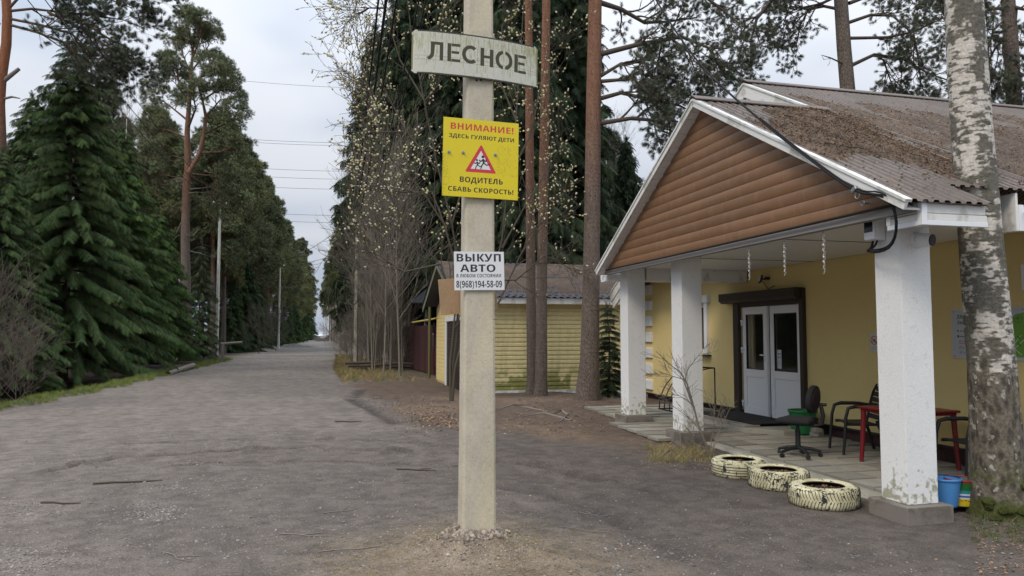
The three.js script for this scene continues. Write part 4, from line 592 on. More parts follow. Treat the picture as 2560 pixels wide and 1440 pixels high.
{ // overhead supply cable
  const pts = [[-3.8, 6.67], [-2.51, 5.23], [-1.15, 4.09], [-0.44, 3.55], [0.35, 3.0], [0.52, 2.93]].map(([x, y]) => toWorld(x, y, 0.5));
  const top = toWorld(-4.6, 7.7, 0.5), end = [[0.64, 2.90, 0.47], [0.72, 2.82, 0.42], [0.73, 2.66, 0.38], [0.62, 2.53, 0.30], [0.42, 2.45, 0.2], [0.18, 2.44, 0.14], [0.06, 2.46, 0.10]].map(a => toWorld(...a));
  const c = thing('supply_cable', 'black overhead supply cable drooping to the porch corner', 'cable'); part('cable', wire([top, ...pts, ...end], 0.013), M.cable, c);
  part('second_core', wire([...pts.slice(2).map(p => [p[0], p[1] + 0.022, p[2]]), ...end.map(p => [p[0] - 0.01, p[1] + 0.02, p[2] + 0.02])], 0.008), M.cable, c);
  part('clamp', join([rbx(0.07, 0.04, 0.04, 0.008), new THREE.TorusGeometry(0.03, 0.005, 8, 16).translate(0, -0.07, 0)]), M.steel, c, toWorld(0.36, 3.0, 0.5), [0, RB, 0.5]);
  const k = thing('wall_hook', 'small steel eye hook on the brown gable boards', 'hook', toWorld(0.33, 2.88, 0.33), RB); part('eye', join([new THREE.TorusGeometry(0.022, 0.006, 8, 18).translate(0, 0, 0.06), cyl(0.006, 0.006, 0.06, 8).rotateX(Math.PI / 2).translate(0, 0, 0.02)]), M.steel, k);
}
{ // plastic icicle ornaments under the gable trim
  R = mulberry(33); const ice = new THREE.MeshPhysicalMaterial({ color: 0xffffff, transmission: 0.85, roughness: 0.15, thickness: 0.01 });
  [[-1.83, 2.74, 0.43], [-1.11, 2.74, 0.43], [-0.43, 2.76, 0.48]].forEach(([x, y, l]) => { const b = new MB(), pts = [], rs = []; for (let i = 0; i <= 40; i++) { const t = i / 40; pts.push([Math.sin(t * 50) * 0.007, -l * t, Math.cos(t * 50) * 0.007]); rs.push((0.012 + 0.005 * Math.sin(t * 70)) * (1 - 0.5 * t * t)); } b.tube(pts, rs, 7); const g = thing('icicle_ornament', 'clear twisted plastic icicle ornament hanging from the gable trim', 'ornament', toWorld(x, y, 0.25), RB, 'icicle ornaments under the brown gable'); part('icicle', b.geo(), ice, g); part('hanger', cyl(0.003, 0.003, 0.06, 6, 0, 0.02, 0), M.steel, g); });
}
// ---- painted tyres
function tyre(label, x, z, Rr, kind, seed) {
  R = mulberry(seed); const t = thing('painted_tyre', label, 'tyre', toWorld(x, gy(...(([a, b, c]) => [a, c])(toWorld(x, 0, z))) - 0.012, z), rr(0, 3), 'painted tyres edging the porch paving'); t.rotation.z = rr(-0.02, 0.02); t.rotation.x = rr(-0.015, 0.015);
  const H = 0.215, r = Rr; const outl = [[r * 0.60, 0.205], [r * 0.60, 0.19], [r * 0.64, 0.212], [r * 0.80, H + 0.003], [r * 0.92, 0.205], [r * 0.985, 0.18], [r, 0.15], [r, 0.06], [r * 0.985, 0.03], [r * 0.92, 0.006], [r * 0.78, 0], [r * 0.62, 0.004], [r * 0.60, 0.02]].reverse();
  const g = lathe(outl, 72); const uv = g.attributes.uv; for (let i = 0; i < uv.count; i++) uv.setXY(i, uv.getX(i) * 1, uv.getY(i)); part('casing', g, M.tire, t);
  part('inner_wall', lathe([[r * 0.598, 0.02], [r * 0.7, 0.05], [r * 0.93, 0.07], [r * 0.93, 0.14], [r * 0.7, 0.17], [r * 0.598, 0.19]], 48), M.tireGroove, t);
  const so = new THREE.CircleGeometry(r * 0.9, 32); so.rotateX(-Math.PI / 2); part('soil_fill', so.translate(0, 0.155, 0), M.soil, t);
  const gr = [];
  if (kind === 'rings') for (const y of [0.055, 0.085, 0.115, 0.148]) { const a = new THREE.TorusGeometry(r + 0.0005, 0.0042, 5, 72); a.rotateX(Math.PI / 2); gr.push(a.translate(0, y, 0)); }
  else { const n = kind === 'chevron' ? 64 : 58; for (let i = 0; i < n; i++) { const a0 = i / n * 6.2832; for (const s of [0, 1]) { const b = new MB(); const pts = [], y0 = s ? 0.112 : 0.100, y1 = s ? 0.196 : 0.018; for (let j = 0; j <= 4; j++) { const q = j / 4, y = mix(y0, y1, q), ra = (y > 0.15 ? mix(r, r * 0.975, sst(0.15, 0.2, y)) : y < 0.06 ? mix(r * 0.972, r, sst(0.015, 0.06, y)) : r) + 0.0005; const an = a0 + (s ? 0 : 0.05) + 0.085 * Math.pow(q, 0.7) * (kind === 'chevron' ? 1 : (s ? -1 : 1)); pts.push([Math.cos(an) * ra, y, Math.sin(an) * ra]); } b.tube(pts, [0.0032, 0.0034, 0.0034, 0.0034, 0.0036], 4); gr.push(b.geo()); } if (i % 2 === 0 && kind !== 'chevron') { const b = new MB(), pts = []; for (let j = 0; j <= 2; j++) { const an = a0 + j * 0.05; pts.push([Math.cos(an) * (r + 0.0005), 0.15, Math.sin(an) * (r + 0.0005)]); } b.tube(pts, [0.003, 0.003, 0.003], 4); gr.push(b.geo()); } } }
  const m = part('tread_grooves', join(gr), M.tireGroove, t);
  const ml = [], cl = []; for (let i = 0; i < 160; i++) { const a = rr(0, 6.28), q = Math.sqrt(R()) * r * 0.62; ml.push(M4([Math.cos(a) * q, 0.162, Math.sin(a) * q], Q(rr(-.6, .6), rr(0, 6), rr(-.6, .6)), rr(0.02, 0.05))); const l = rr(0.2, 0.8); cl.push(rgb(l, l * 0.85, l * 0.7)); } stuffMesh('leaf_fill', litterLeaf, M.leafDry, ml, cl, t);
}
tyre('cream painted tyre with ring grooves and bare black sidewall beside the bush', -1.97, 0.36, 0.325, 'rings', 41); tyre('cream painted tyre with blocky tread between two others', -1.32, 0.25, 0.335, 'blocks', 42); tyre('large cream painted tyre with winter tread nearest the thick column', -0.48, 0.29, 0.345, 'chevron', 43);
// ---- buckets by the column
{
  const p = toWorld(0.06, -0.05, -0.68); const b = thing('blue_bucket', 'light blue plastic bucket tucked behind the porch column', 'bucket', p);
  part('pail', lathe([[0, 0.004], [0.115, 0.004], [0.12, 0.02], [0.155, 0.27], [0.150, 0.27], [0.115, 0.02], [0, 0.016]], 36), M.bluePlastic, b); part('rim', lathe([[0.152, 0.262], [0.164, 0.264], [0.165, 0.282], [0.152, 0.284]], 36), M.bluePlastic, b);
  const t = canvasTex(512, 256, (x, w, h) => { const rows = [['#8e1f24', 0, 14], ['#1d6b2c', 16, 92], ['#2c7f86', 92, 128], ['#bfc9cf', 128, 146], ['#3a5f9e', 146, 166], ['#c9c6bb', 166, 182], ['#c2a81e', 182, 256]]; for (const [c, a, b2] of rows) { x.fillStyle = c; x.fillRect(0, a, w, b2 - a); } x.fillStyle = '#12461c'; for (let i = 0; i < 6; i++) x.fillRect(0, 22 + i * 13, w, 4); x.fillStyle = '#7c1d20'; for (let i = 0; i < 26; i++) x.fillRect(i * 20, 192 + (i % 2) * 6, 12, 9); });
  const q = thing('striped_paint_pail', 'metal pail with green, blue and yellow stripes beside the birch', 'pail', toWorld(0.06, -0.05, -0.90)); part('pail', lathe([[0, 0.003], [0.13, 0.003], [0.135, 0.012], [0.148, 0.26]], 36), M.steel, q); part('printed_band', lathe([[0.1362, 0.014], [0.1495, 0.252]], 36), std(0xffffff, { map: t, roughness: 0.35, side: THREE.DoubleSide }), q); part('rim', new THREE.TorusGeometry(0.149, 0.006, 8, 36).rotateX(Math.PI / 2).translate(0, 0.258, 0), std([0.35, 0.03, 0.04], { roughness: 0.4 }), q);
  solo('yellow_can', join([cyl(0.05, 0.05, 0.16, 20, 0, 0.08, 0), cyl(0.052, 0.052, 0.012, 20, 0, 0.154, 0)]), std([0.62, 0.46, 0.03], { roughness: 0.4 }), 'small yellow can behind the striped pail', 'can', toWorld(-0.25, -0.02, -1.25));
}
// ------------------------------------------------------------------ the concrete pole and what hangs on it
const PR = Math.atan2(U[0], U[1]);
{
  const H = 9.4, w0 = 0.262, w1 = 0.145, d0 = 0.20, d1 = 0.12; const c = (w, d) => [[-w / 2 + 0.012, -d / 2], [w / 2 - 0.012, -d / 2], [w / 2, -d / 2 + 0.012], [w / 2, d / 2 - 0.018], [w / 2 - 0.018, d / 2], [-w / 2 + 0.018, d / 2], [-w / 2, d / 2 - 0.018], [-w / 2, -d / 2 + 0.012]];
  const mb = new MB(), N = 60; for (let k = 0; k < N; k++) { const ya = -0.3 + k / N * (H + 0.3), yb = -0.3 + (k + 1) / N * (H + 0.3), A = c(mix(w0, w1, ya / H), mix(d0, d1, ya / H)), B = c(mix(w0, w1, yb / H), mix(d0, d1, yb / H)); const j = (p, y, i) => { const s = 1 + 0.012 * (vnoise(y * 7 + i * 13, i * 5.3) - 0.5); return [p[0] * s, y, p[1] * s]; }; for (let i = 0; i < 8; i++) { const n = (i + 1) % 8; mb.quad(j(A[i], ya, i), j(B[i], yb, i), j(B[n], yb, n), j(A[n], ya, n)); } }
  const g = mb.geo(), p = g.attributes.position, u = g.attributes.uv; for (let i = 0; i < p.count; i++) u.setXY(i, p.getX(i) + p.getZ(i), p.getY(i));
  const P = thing('concrete_pole', 'tall square concrete utility pole standing in a mound of rubble', 'pole', [POLE[0], 0, POLE[2]], PR); part('shaft', g, M.pole, P);
  part('crossarm', join([bx(1.1, 0.07, 0.07, 0, 8.9, 0.1)]), M.steel, P); for (const x of [-0.5, -0.2, 0.2, 0.5]) part('insulator', lathe([[0, 0], [0.03, 0], [0.05, 0.03], [0.03, 0.05], [0.045, 0.08], [0.02, 0.12], [0, 0.12]], 14), M.pvc, P, [x, 8.94, 0.1]);
  for (const [x, y] of [[-0.03, 3.62], [0.005, 3.625]]) part('bolt_hole', cyl(0.008, 0.008, 0.004, 10).rotateX(Math.PI / 2), M.black, P, [x, y, mix(d0, d1, y / H) / 2 + 0.001]);
}
const poleFront = (x, y, dz = 0) => { const d = mix(0.20, 0.12, y / 9.4) / 2 + dz; return [POLE[0] + Math.cos(PR) * x + Math.sin(PR) * d, y, POLE[2] - Math.sin(PR) * x + Math.cos(PR) * d]; };
const hAt = py => { const r = ray(1190, py), p = poleFront(0, 2.5); return CAM_H + r[1] * (p[2] / r[2]); };
const sx = px => { const r = ray(px, 600), p = poleFront(0, 2.5), t = p[2] / r[2]; return (r[0] * t - p[0]) / Math.cos(PR); };
function dirt(x, w, h, n, cols, lo, hi) { const q = mulberry(5); for (let i = 0; i < n; i++) { x.globalAlpha = lo + (hi - lo) * q(); x.fillStyle = cols[Math.floor(q() * cols.length)]; const s = 1 + 9 * q() * q(); x.fillRect(q() * w, q() * h, s * (0.5 + q()), s * (0.6 + 3 * q())); } x.globalAlpha = 1; }
function fit(x, s, cx, y, w, size, face = 'sans-serif', wt = 'bold') { x.font = wt + ' ' + size + 'px ' + face; const m = x.measureText(s).width; x.save(); x.translate(cx, y); x.scale(w / m, 1); x.textAlign = 'center'; x.fillText(s, 0, 0); x.restore(); }
{ // village name board, weathered plywood bowed backwards at its right end
  const t = canvasTex(1480, 520, (x, w, h) => {
    x.fillStyle = '#c3c2b4'; x.fillRect(0, 0, w, h); dirt(x, w, h, 2600, ['#aeac98', '#d2d1c6', '#b9b7a4', '#9d9a80'], 0.06, 0.35);
    const q = mulberry(8); for (let i = 0; i < 900; i++) { const a = q(), X = w * (1 - Math.pow(q(), a < 0.6 ? 2.2 : 1)); x.globalAlpha = 0.08 + 0.30 * q(); x.fillStyle = q() < 0.5 ? '#7f7d4a' : '#8f8c60'; x.fillRect(X, q() * q() * h, 2 + q() * 12, 10 + q() * 120); } x.globalAlpha = 1;
    for (let i = 0; i < 260; i++) { const X = w * (0.5 + 0.5 * q()); x.globalAlpha = 0.3 + 0.4 * q(); x.strokeStyle = '#dad9cf'; x.lineWidth = 1 + 4 * q(); x.beginPath(); const Y = h * (0.45 + 0.55 * q()); x.moveTo(X, Y); x.lineTo(X + (q() - 0.5) * 60, Y + (q() - 0.5) * 70); x.stroke(); } x.globalAlpha = 1;
    x.strokeStyle = '#6a6a58'; x.lineWidth = 3; x.beginPath(); x.moveTo(30, 305); x.lineTo(700, 300); x.lineTo(1450, 325); x.stroke(); x.beginPath(); x.moveTo(30, 350); x.lineTo(1000, 352); x.lineTo(1450, 362); x.stroke();
    x.fillStyle = '#43422e'; const L = 40, B = 352, T = 132;
    const bar = (a, b, c, d) => x.fillRect(a, b, c, d);
    // stencilled letters
    x.beginPath(); x.moveTo(205, T); x.lineTo(345, T); x.lineTo(345, B); x.lineTo(305, B); x.lineTo(305, T + 36); x.lineTo(252, T + 36); x.lineTo(246, 260); x.quadraticCurveTo(242, 345, 180, 352); x.lineTo(164, 320); x.quadraticCurveTo(206, 310, 206, 250); x.closePath(); x.fill();
    bar(392, T, 42, 220); bar(438, T, 100, 34); bar(438, 222, 86, 32); bar(438, B - 34, 100, 34);
    x.lineWidth = 42; x.strokeStyle = '#43422e'; x.beginPath(); x.ellipse(655, 242, 76, 90, 0, -0.85, 0.85, true); x.stroke();
    bar(770, T + 8, 44, 220); bar(880, T + 14, 44, 216); bar(814, 228, 66, 34);
    x.lineWidth = 42; x.beginPath(); x.ellipse(1044, 252, 74, 92, 0, Math.PI * 0.5 + 0.06, Math.PI * 1.5 - 0.06); x.stroke(); x.beginPath(); x.ellipse(1062, 252, 74, 92, 0, -Math.PI * 0.5 + 0.06, Math.PI * 0.5 - 0.06); x.stroke();
    bar(1180, T + 18, 44, 224); bar(1228, T + 18, 100, 34); bar(1228, 240, 84, 32); bar(1228, B - 10, 100, 34);
    x.strokeStyle = '#3f4038'; x.lineWidth = 22; x.beginPath(); x.moveTo(60, 6); x.lineTo(w - 50, 6); x.moveTo(60, h - 6); x.lineTo(w - 20, h - 6); x.stroke(); x.strokeStyle = '#77764f'; x.lineWidth = 16; x.beginPath(); x.moveTo(6, 60); x.lineTo(6, h - 40); x.moveTo(w - 6, 60); x.lineTo(w - 6, h - 30); x.stroke();
  });
  const x0 = sx(1031), x1 = sx(1352), W = x1 - x0, y1 = hAt(94), y0 = hAt(200), Hh = y1 - y0; const g = new THREE.BufferGeometry(); const nx = 40, mb = new MB(); const P = (i, y, o) => { const s = i / nx, x = x0 + s * W; const bow = -0.10 * Math.pow(Math.max(0, s - 0.35) / 0.65, 2) - 0.03 * Math.pow(Math.max(0, 0.2 - s) / 0.2, 2); const cut = 0.02 * (sst(0.02, 0, s) + sst(0.98, 1, s)); return [x, clamp(y, -Hh / 2 + cut, Hh / 2 - cut), bow + o]; };
  for (let i = 0; i < nx; i++) { const a = -Hh / 2, b = Hh / 2; mb.quad(P(i, a, 0.006), P(i + 1, a, 0.006), P(i + 1, b, 0.006), P(i, b, 0.006)); mb.quad(P(i, b, -0.006), P(i + 1, b, -0.006), P(i + 1, a, -0.006), P(i, a, -0.006)); mb.quad(P(i, b, 0.006), P(i + 1, b, 0.006), P(i + 1, b, -0.006), P(i, b, -0.006)); mb.quad(P(i, a, -0.006), P(i + 1, a, -0.006), P(i + 1, a, 0.006), P(i, a, 0.006)); }
  for (const i of [0, nx]) mb.quad(P(i, -Hh / 2, 0.006), P(i, Hh / 2, 0.006), P(i, Hh / 2, -0.006), P(i, -Hh / 2, -0.006));
  const q = mb.geo(), p = q.attributes.position, u = q.attributes.uv; for (let i = 0; i < p.count; i++) u.setXY(i, clamp((p.getX(i) - x0) / W), clamp((p.getY(i) + Hh / 2) / Hh));
  const s = thing('village_name_board', 'long weathered white board reading ЛЕСНОЕ in dark stencilled letters', 'sign', poleFront(0, (y0 + y1) / 2, 0.035), PR); s.rotation.z = -0.012; part('board', q, std(0xffffff, { map: t, roughness: 0.8 }), s);
}
{ // yellow warning sign
  const t = canvasTex(1024, 1040, (x, w, h) => {
    x.fillStyle = '#d9c414'; x.fillRect(0, 0, w, h); dirt(x, w, h, 1500, ['#bfa90f', '#e4d227', '#a5930f'], 0.04, 0.22); { const q = mulberry(6); for (let i = 0; i < 700; i++) { const side = q() < 0.5; x.globalAlpha = 0.05 + 0.25 * q(); x.fillStyle = '#5d560f'; x.fillRect(side ? q() * q() * 130 : w - q() * 300, h * (side ? 0.45 + 0.55 * q() : 0.3 + 0.4 * q()), 2 + 6 * q(), 4 + 20 * q()); } x.globalAlpha = 1; }
    x.fillStyle = '#c2382f'; fit(x, 'ВНИМАНИЕ!', 522, 150, 880, 118); x.fillStyle = '#25241a'; fit(x, 'ЗДЕСЬ ГУЛЯЮТ ДЕТИ', 520, 262, 900, 74); fit(x, 'ВОДИТЕЛЬ', 520, 845, 600, 100); fit(x, 'СБАВЬ СКОРОСТЬ!', 520, 972, 900, 88);
    const tri = (a, c) => { x.fillStyle = c; x.beginPath(); x.moveTo(510, 335 + a * 1.9); x.lineTo(715 - a * 1.7, 700 - a); x.lineTo(305 + a * 1.7, 700 - a); x.closePath(); x.lineJoin = 'round'; x.fill(); }; x.lineJoin = 'round'; x.strokeStyle = '#c4323a'; x.lineWidth = 26; tri(8, '#c4323a'); x.beginPath(); x.moveTo(510, 350); x.lineTo(702, 692); x.lineTo(318, 692); x.closePath(); x.stroke(); tri(40, '#d8d8d6');
    x.strokeStyle = x.fillStyle = '#23211f'; x.lineCap = 'round'; const kid = (X, Y, s) => { x.lineWidth = 19 * s; x.beginPath(); x.arc(X, Y, 18 * s, 0, 7); x.fill(); const L = (...p) => { x.beginPath(); x.moveTo(X + p[0] * s, Y + p[1] * s); for (let i = 2; i < p.length; i += 2) x.lineTo(X + p[i] * s, Y + p[i + 1] * s); x.stroke(); }; x.lineWidth = 26 * s; L(6, 36, 14, 80); x.lineWidth = 15 * s; L(4, 36, -26, 62, -44, 48); L(8, 36, 40, 58, 52, 32); L(10, 80, -14, 118, -22, 152); L(16, 80, 52, 104, 88, 92); };
    kid(455, 540, 0.8); kid(535, 490, 1.05);
  });
  const x0 = sx(1106), x1 = sx(1294), y1 = hAt(303), y0 = hAt(497), w = x1 - x0, h = y1 - y0;
  const s = thing('children_warning_sign', 'square yellow warning sign with running children in a red triangle', 'sign', poleFront((x0 + x1) / 2, (y0 + y1) / 2, 0.03), PR + 0.02); s.rotation.z = -0.015; part('panel', rbx(w, h, 0.006, 0.002), std([0.5, 0.42, 0.02]), s); part('print', new THREE.PlaneGeometry(w - 0.003, h - 0.003).translate(0, 0, 0.0042), std(0xffffff, { map: t, roughness: 0.42 }), s);
  for (const [u, v] of [[-0.235, 0.06], [-0.42, 0.055], [0.19, 0.065]]) part('bolt', join([cyl(0.013, 0.013, 0.004, 14).rotateX(Math.PI / 2), cyl(0.006, 0.006, 0.02, 8).rotateX(Math.PI / 2).translate(0, 0, 0.008)]), M.steel, s, [u * w, v * h + 0.0, 0.006]);
}
{ // paper poster and the cardboard behind
  const t = canvasTex(1024, 800, (x, w, h) => { x.fillStyle = '#d9d9d8'; x.fillRect(0, 0, w, h); dirt(x, w, h, 300, ['#cfcfce', '#e2e2e2'], 0.1, 0.3); x.fillStyle = '#2a2a2c'; fit(x, 'ВЫКУП', 505, 205, 960, 225); fit(x, 'АВТО', 490, 420, 740, 215); x.fillStyle = '#3a3a3c'; fit(x, 'В ЛЮБОМ СОСТОЯНИИ', 500, 535, 930, 100); x.fillStyle = '#232325'; fit(x, '8(968)194-58-09', 505, 745, 950, 195); });
  const x0 = sx(1136), x1 = sx(1259), y1 = hAt(630), y0 = hAt(726), w = x1 - x0, h = y1 - y0;
  const s = thing('paper_poster', 'white paper poster with large black letters and a phone number', 'poster', poleFront((x0 + x1) / 2, (y0 + y1) / 2, 0.016), PR); s.rotation.z = 0.022; part('sheet', rbx(w, h, 0.003, 0.001), std([0.7, 0.7, 0.69]), s); part('print', new THREE.PlaneGeometry(w - 0.002, h - 0.002).translate(0, 0, 0.0025), std(0xffffff, { map: t, roughness: 0.7 }), s);
  const c = thing('cardboard_sheet', 'brown cardboard sheet tied behind the pole under the poster', 'cardboard', poleFront(sx(1184), hAt(735), -0.205), PR); c.rotation.z = 0.09; part('sheet', rbx(0.46, 0.28, 0.006, 0.002), std([0.46, 0.31, 0.19], { map: concreteTex, roughness: 0.9 }), c);
}
console.log('objects done');
// ------------------------------------------------------------------ trees
const v3 = { add: (a, b, s = 1) => [a[0] + b[0] * s, a[1] + b[1] * s, a[2] + b[2] * s], sub: (a, b) => [a[0] - b[0], a[1] - b[1], a[2] - b[2]], len: a => Math.hypot(...a), nrm: a => { const l = Math.hypot(...a) || 1; return [a[0] / l, a[1] / l, a[2] / l]; } };
const rdir = () => { const z = rr(-1, 1), a = rr(0, 6.2832), s = Math.sqrt(1 - z * z); return [s * Math.cos(a), z, s * Math.sin(a)]; };
function alongX(dir, up = [0, 1, 0]) { const x = new THREE.Vector3(...dir).normalize(); let y = new THREE.Vector3(...up); y.addScaledVector(x, -y.dot(x)); if (y.lengthSq() < 1e-4) y.set(0.3, 0, 1).addScaledVector(x, -x.x * 0.3 - x.z); y.normalize(); const z = new THREE.Vector3().crossVectors(x, y); return new THREE.Quaternion().setFromRotationMatrix(new THREE.Matrix4().makeBasis(x, y, z)); }
const sprayGeo = (wide) => { // a flat frond of spruce: an axis with side shoots; each shoot two crossed blades with a ragged needle edge
  R = mulberry(61 + (wide ? 1 : 0)); const b = new MB(); const shoot = (p, d, L, w) => { const side = v3.nrm([-d[2], 0, d[0]]), q = t => { const o = v3.add(p, d, t * L); o[1] -= 0.28 * t * t * L; return o; }; const n = Math.max(2, Math.round(L / 0.085)); for (let i = 0; i < n; i++) { const a = q(i / n), c = q(Math.min(1, (i + 1.35) / n)), ww = w * (1 - 0.55 * i / n); for (const s of [-1, 1]) { b.tri(a, v3.add(v3.add(a, d, 0.035), side, s * ww * rr(0.8, 1.2)), c); } b.tri(v3.add(a, [0, 1, 0], -ww * 0.15), v3.add(v3.add(a, d, 0.03), [0, 1, 0], ww * rr(0.6, 1)), c); } };
  const w = wide ? 0.05 : 0.042; shoot([0, 0, 0], [1, 0, 0], 1, w); for (let i = 0; i < 8; i++) { const x = 0.05 + i * 0.112; for (const s of [-1, 1]) { const L = (0.42 * (1 - x) + 0.10) * rr(0.8, 1.15); shoot([x, -0.28 * x * x, 0], v3.nrm([0.72, rr(-0.25, 0.0), s * rr(0.55, 0.8)]), L, w); } } return b.geo();
};
const sprayA = sprayGeo(false), sprayB = sprayGeo(true);
const tuftGeo = (n, w) => { R = mulberry(64); const b = new MB(); for (let i = 0; i < n; i++) { const t = 0.15 + 0.85 * (i / n), a = i * 2.4, nd = v3.nrm([0.75, Math.cos(a), Math.sin(a)]), l = rr(0.40, 0.62), p = [t * 0.75, 0, 0]; b.tri([p[0] - w, w * Math.sin(a), -w * Math.cos(a)], [p[0] + w, -w * Math.sin(a), w * Math.cos(a)], v3.add(p, nd, l)); } return b; };
const tuft = tuftGeo(34, 0.021).geo();
const clump = (() => { const parts = []; const t = tuftGeo(13, 0.034).geo(); R = mulberry(65); for (let i = 0; i < 7; i++) { const d = rdir(); d[0] = Math.abs(d[0]) + 0.25; const g = t.clone(); g.applyQuaternion(alongX(d)); g.scale(0.55, 0.55, 0.55); const o = v3.nrm(d); g.translate(o[0] * 0.28 * rr(0.4, 1.6), o[1] * 0.28 * rr(0.3, 1.2), o[2] * 0.28 * rr(0.4, 1.6)); parts.push(g); } return join(parts); })();
// a branch with its side branches; ends carry tufts
function grow(B, T, pts, r0, lvl, o) {
  const N = pts.length, rs = pts.map((_, i) => Math.max(o.rmin, r0 * (1 - (o.taper ?? 0.75) * i / (N - 1)))); B.tube(pts, rs, lvl === 0 ? 7 : lvl === 1 ? 4 : 3, o.col);
  const L = pts.slice(1).reduce((s, p, i) => s + v3.len(v3.sub(p, pts[i])), 0);
  const at = t => { const f = clamp(t, 0, 0.9999) * (N - 1), i = Math.floor(f); return [v3.add(pts[i], v3.sub(pts[i + 1], pts[i]), f - i), v3.nrm(v3.sub(pts[i + 1], pts[i])), mix(rs[i], rs[i + 1], f - i)]; };
  if (lvl < o.n.length) {
    const n = Math.max(1, Math.round(o.n[lvl] * (o.byLen ? L : 1)));
    for (let k = 0; k < n; k++) {
      const t = mix(o.from[lvl], 1, (k + R()) / n), [p, d, r] = at(t); let a = rdir(); const dt = a[0] * d[0] + a[1] * d[1] + a[2] * d[2]; a = v3.nrm(v3.add(a, d, -dt)); if (o.flat) { a[1] *= o.flat; a = v3.nrm(a); }
      const ang = rr(...o.ang); let dir = v3.nrm([d[0] * Math.cos(ang) + a[0] * Math.sin(ang), d[1] * Math.cos(ang) + a[1] * Math.sin(ang) + o.lift[lvl], d[2] * Math.cos(ang) + a[2] * Math.sin(ang)]);
      const l = o.len[lvl] * rr(0.55, 1.15) * (o.tipShort ? (1.15 - 0.65 * t) : 1), S = lvl === 0 ? 5 : 3, path = [p]; let q = p, dd = dir;
      for (let i = 1; i <= S; i++) { dd = v3.nrm([dd[0] + rr(-1, 1) * o.wig, dd[1] + rr(-1, 1) * o.wig + o.curl[lvl], dd[2] + rr(-1, 1) * o.wig]); q = v3.add(q, dd, l / S); path.push(q); }
      grow(B, T, path, Math.min(r * 0.7, o.r[lvl]), lvl + 1, o);
    }
  }
  if (T && lvl >= o.tuftFrom) { const n = o.tufts[lvl - o.tuftFrom]; for (let k = 0; k < n; k++) { const [p, d] = at(n === 1 ? 1 : mix(o.t0 ?? 0.35, 1, (k + 0.5) / n)); const dir = v3.nrm(v3.add(d, rdir(), o.tj ?? 0.5)); if (o.tup) dir[1] += o.tup; T.push([p, dir, o.ts * rr(0.75, 1.25)]); } { const [p, d] = at(1); T.push([p, v3.nrm([d[0], d[1] + (o.tup ?? 0), d[2]]), o.ts * rr(0.9, 1.3)]); } }
}
function tuftsTo(name, geo, mat, T, parent, cv = 0.35) { const m = T.map(([p, d, s]) => M4(p, alongX(d, rdir()), s)); const c = T.map(() => { const l = rr(1 - cv, 1 + cv); return rgb(l * rr(0.9, 1.15), l, l * rr(0.8, 1.1)); }); return stuffMesh(name, geo, mat, m, c, parent); }
const barkCol = (h, lowC = [0.22, 0.185, 0.16], hiC = [0.37, 0.185, 0.105], a = 0.28, b = 0.55) => (t, p) => C3(lowC, hiC, sst(a, b, p[1] / h + 0.05 * Math.sin(p[1] * 3)));
function trunkPath(h, lean = [0, 0], wob = 0.12, n = 16) { const o = [], a = rr(0, 9); for (let i = 0; i <= n; i++) { const t = i / n; o.push([lean[0] * t * h + wob * Math.sin(a + t * 5) * t, -0.15 + t * (h + 0.15), lean[1] * t * h + wob * Math.cos(a * 1.7 + t * 4) * t]); } return o; }
function flare(r, n, k = 0.45, top = 0.22) { const o = []; for (let i = 0; i <= n; i++) { const t = i / n; o.push(r * mix(1, top, Math.pow(t, 0.9)) * (1 + k * Math.exp(-t * 26))); } return o; }
// ---- generic pine: bare reddish pole, open crown of clumps
function pineParts({ h, r, base, spread, limbs, seed, geo, mat, ts, o = {}, lean = [0, 0], dead = 10 }) {
  R = mulberry(seed); const tr = new MB(true), P = trunkPath(h, lean, 0.25, 18), fl = flare(r, 18); tr.tube(P, fl, 10, barkCol(h));
  const B = new MB(), T = []; const opt = { rmin: 0.006, n: [7, 4], from: [0.25, 0.2], ang: [0.5, 1.1], lift: [0.12, 0.18], len: [spread * 0.36, spread * 0.17], r: [0.022, 0.01], wig: 0.25, curl: [0.05, 0.08], tuftFrom: 1, tufts: [2, 2], ts, tup: 0.35, flat: 0.6, tipShort: true, ...o };
  const at = y => { const f = clamp(y / h, 0, 0.999) * 18, i = Math.floor(f); return [v3.add(P[i], v3.sub(P[i + 1], P[i]), f - i), fl[i]]; };
  for (let k = 0; k < limbs; k++) { const t = (k + R()) / limbs, y = mix(base, h * 0.985, Math.pow(t, 0.85)), a = k * 2.4 + rr(-0.5, 0.5), [p, rt] = at(y); const prof = Math.sin(Math.PI * clamp(0.18 + t * 0.80)) * 0.75 + 0.25 * (1 - t); const L = spread * clamp(prof, 0.16, 1) * rr(0.7, 1.15), up = mix(-0.05, 0.95, t * t) + rr(-0.12, 0.2); let d = v3.nrm([Math.cos(a), up, Math.sin(a)]); const path = [p]; let q = p; for (let i = 1; i <= 6; i++) { d = v3.nrm([d[0] + rr(-.2, .2), d[1] + rr(-.16, .2) + 0.03, d[2] + rr(-.2, .2)]); q = v3.add(q, d, L / 6); path.push(q); } grow(B, T, path, Math.min(rt * 0.5, 0.02 + L * 0.016), 0, opt); }
  const Dd = new MB(); for (let k = 0; k < dead; k++) { const y = rr(base * 0.45, base * 1.1), a = rr(0, 6.28), [p] = at(y); const L = rr(0.4, 1.6); const path = [p]; let d = v3.nrm([Math.cos(a), rr(-0.3, 0.3), Math.sin(a)]), q = p; for (let i = 0; i < 4; i++) { d = v3.nrm(v3.add(d, rdir(), 0.25)); q = v3.add(q, d, L / 4); path.push(q); } Dd.tube(path, [0.02, 0.016, 0.012, 0.008, 0.004], 4); }
  return { trunk: tr.geo(), branches: B.geo(), dead: Dd.geo(), T, geo, mat };
}
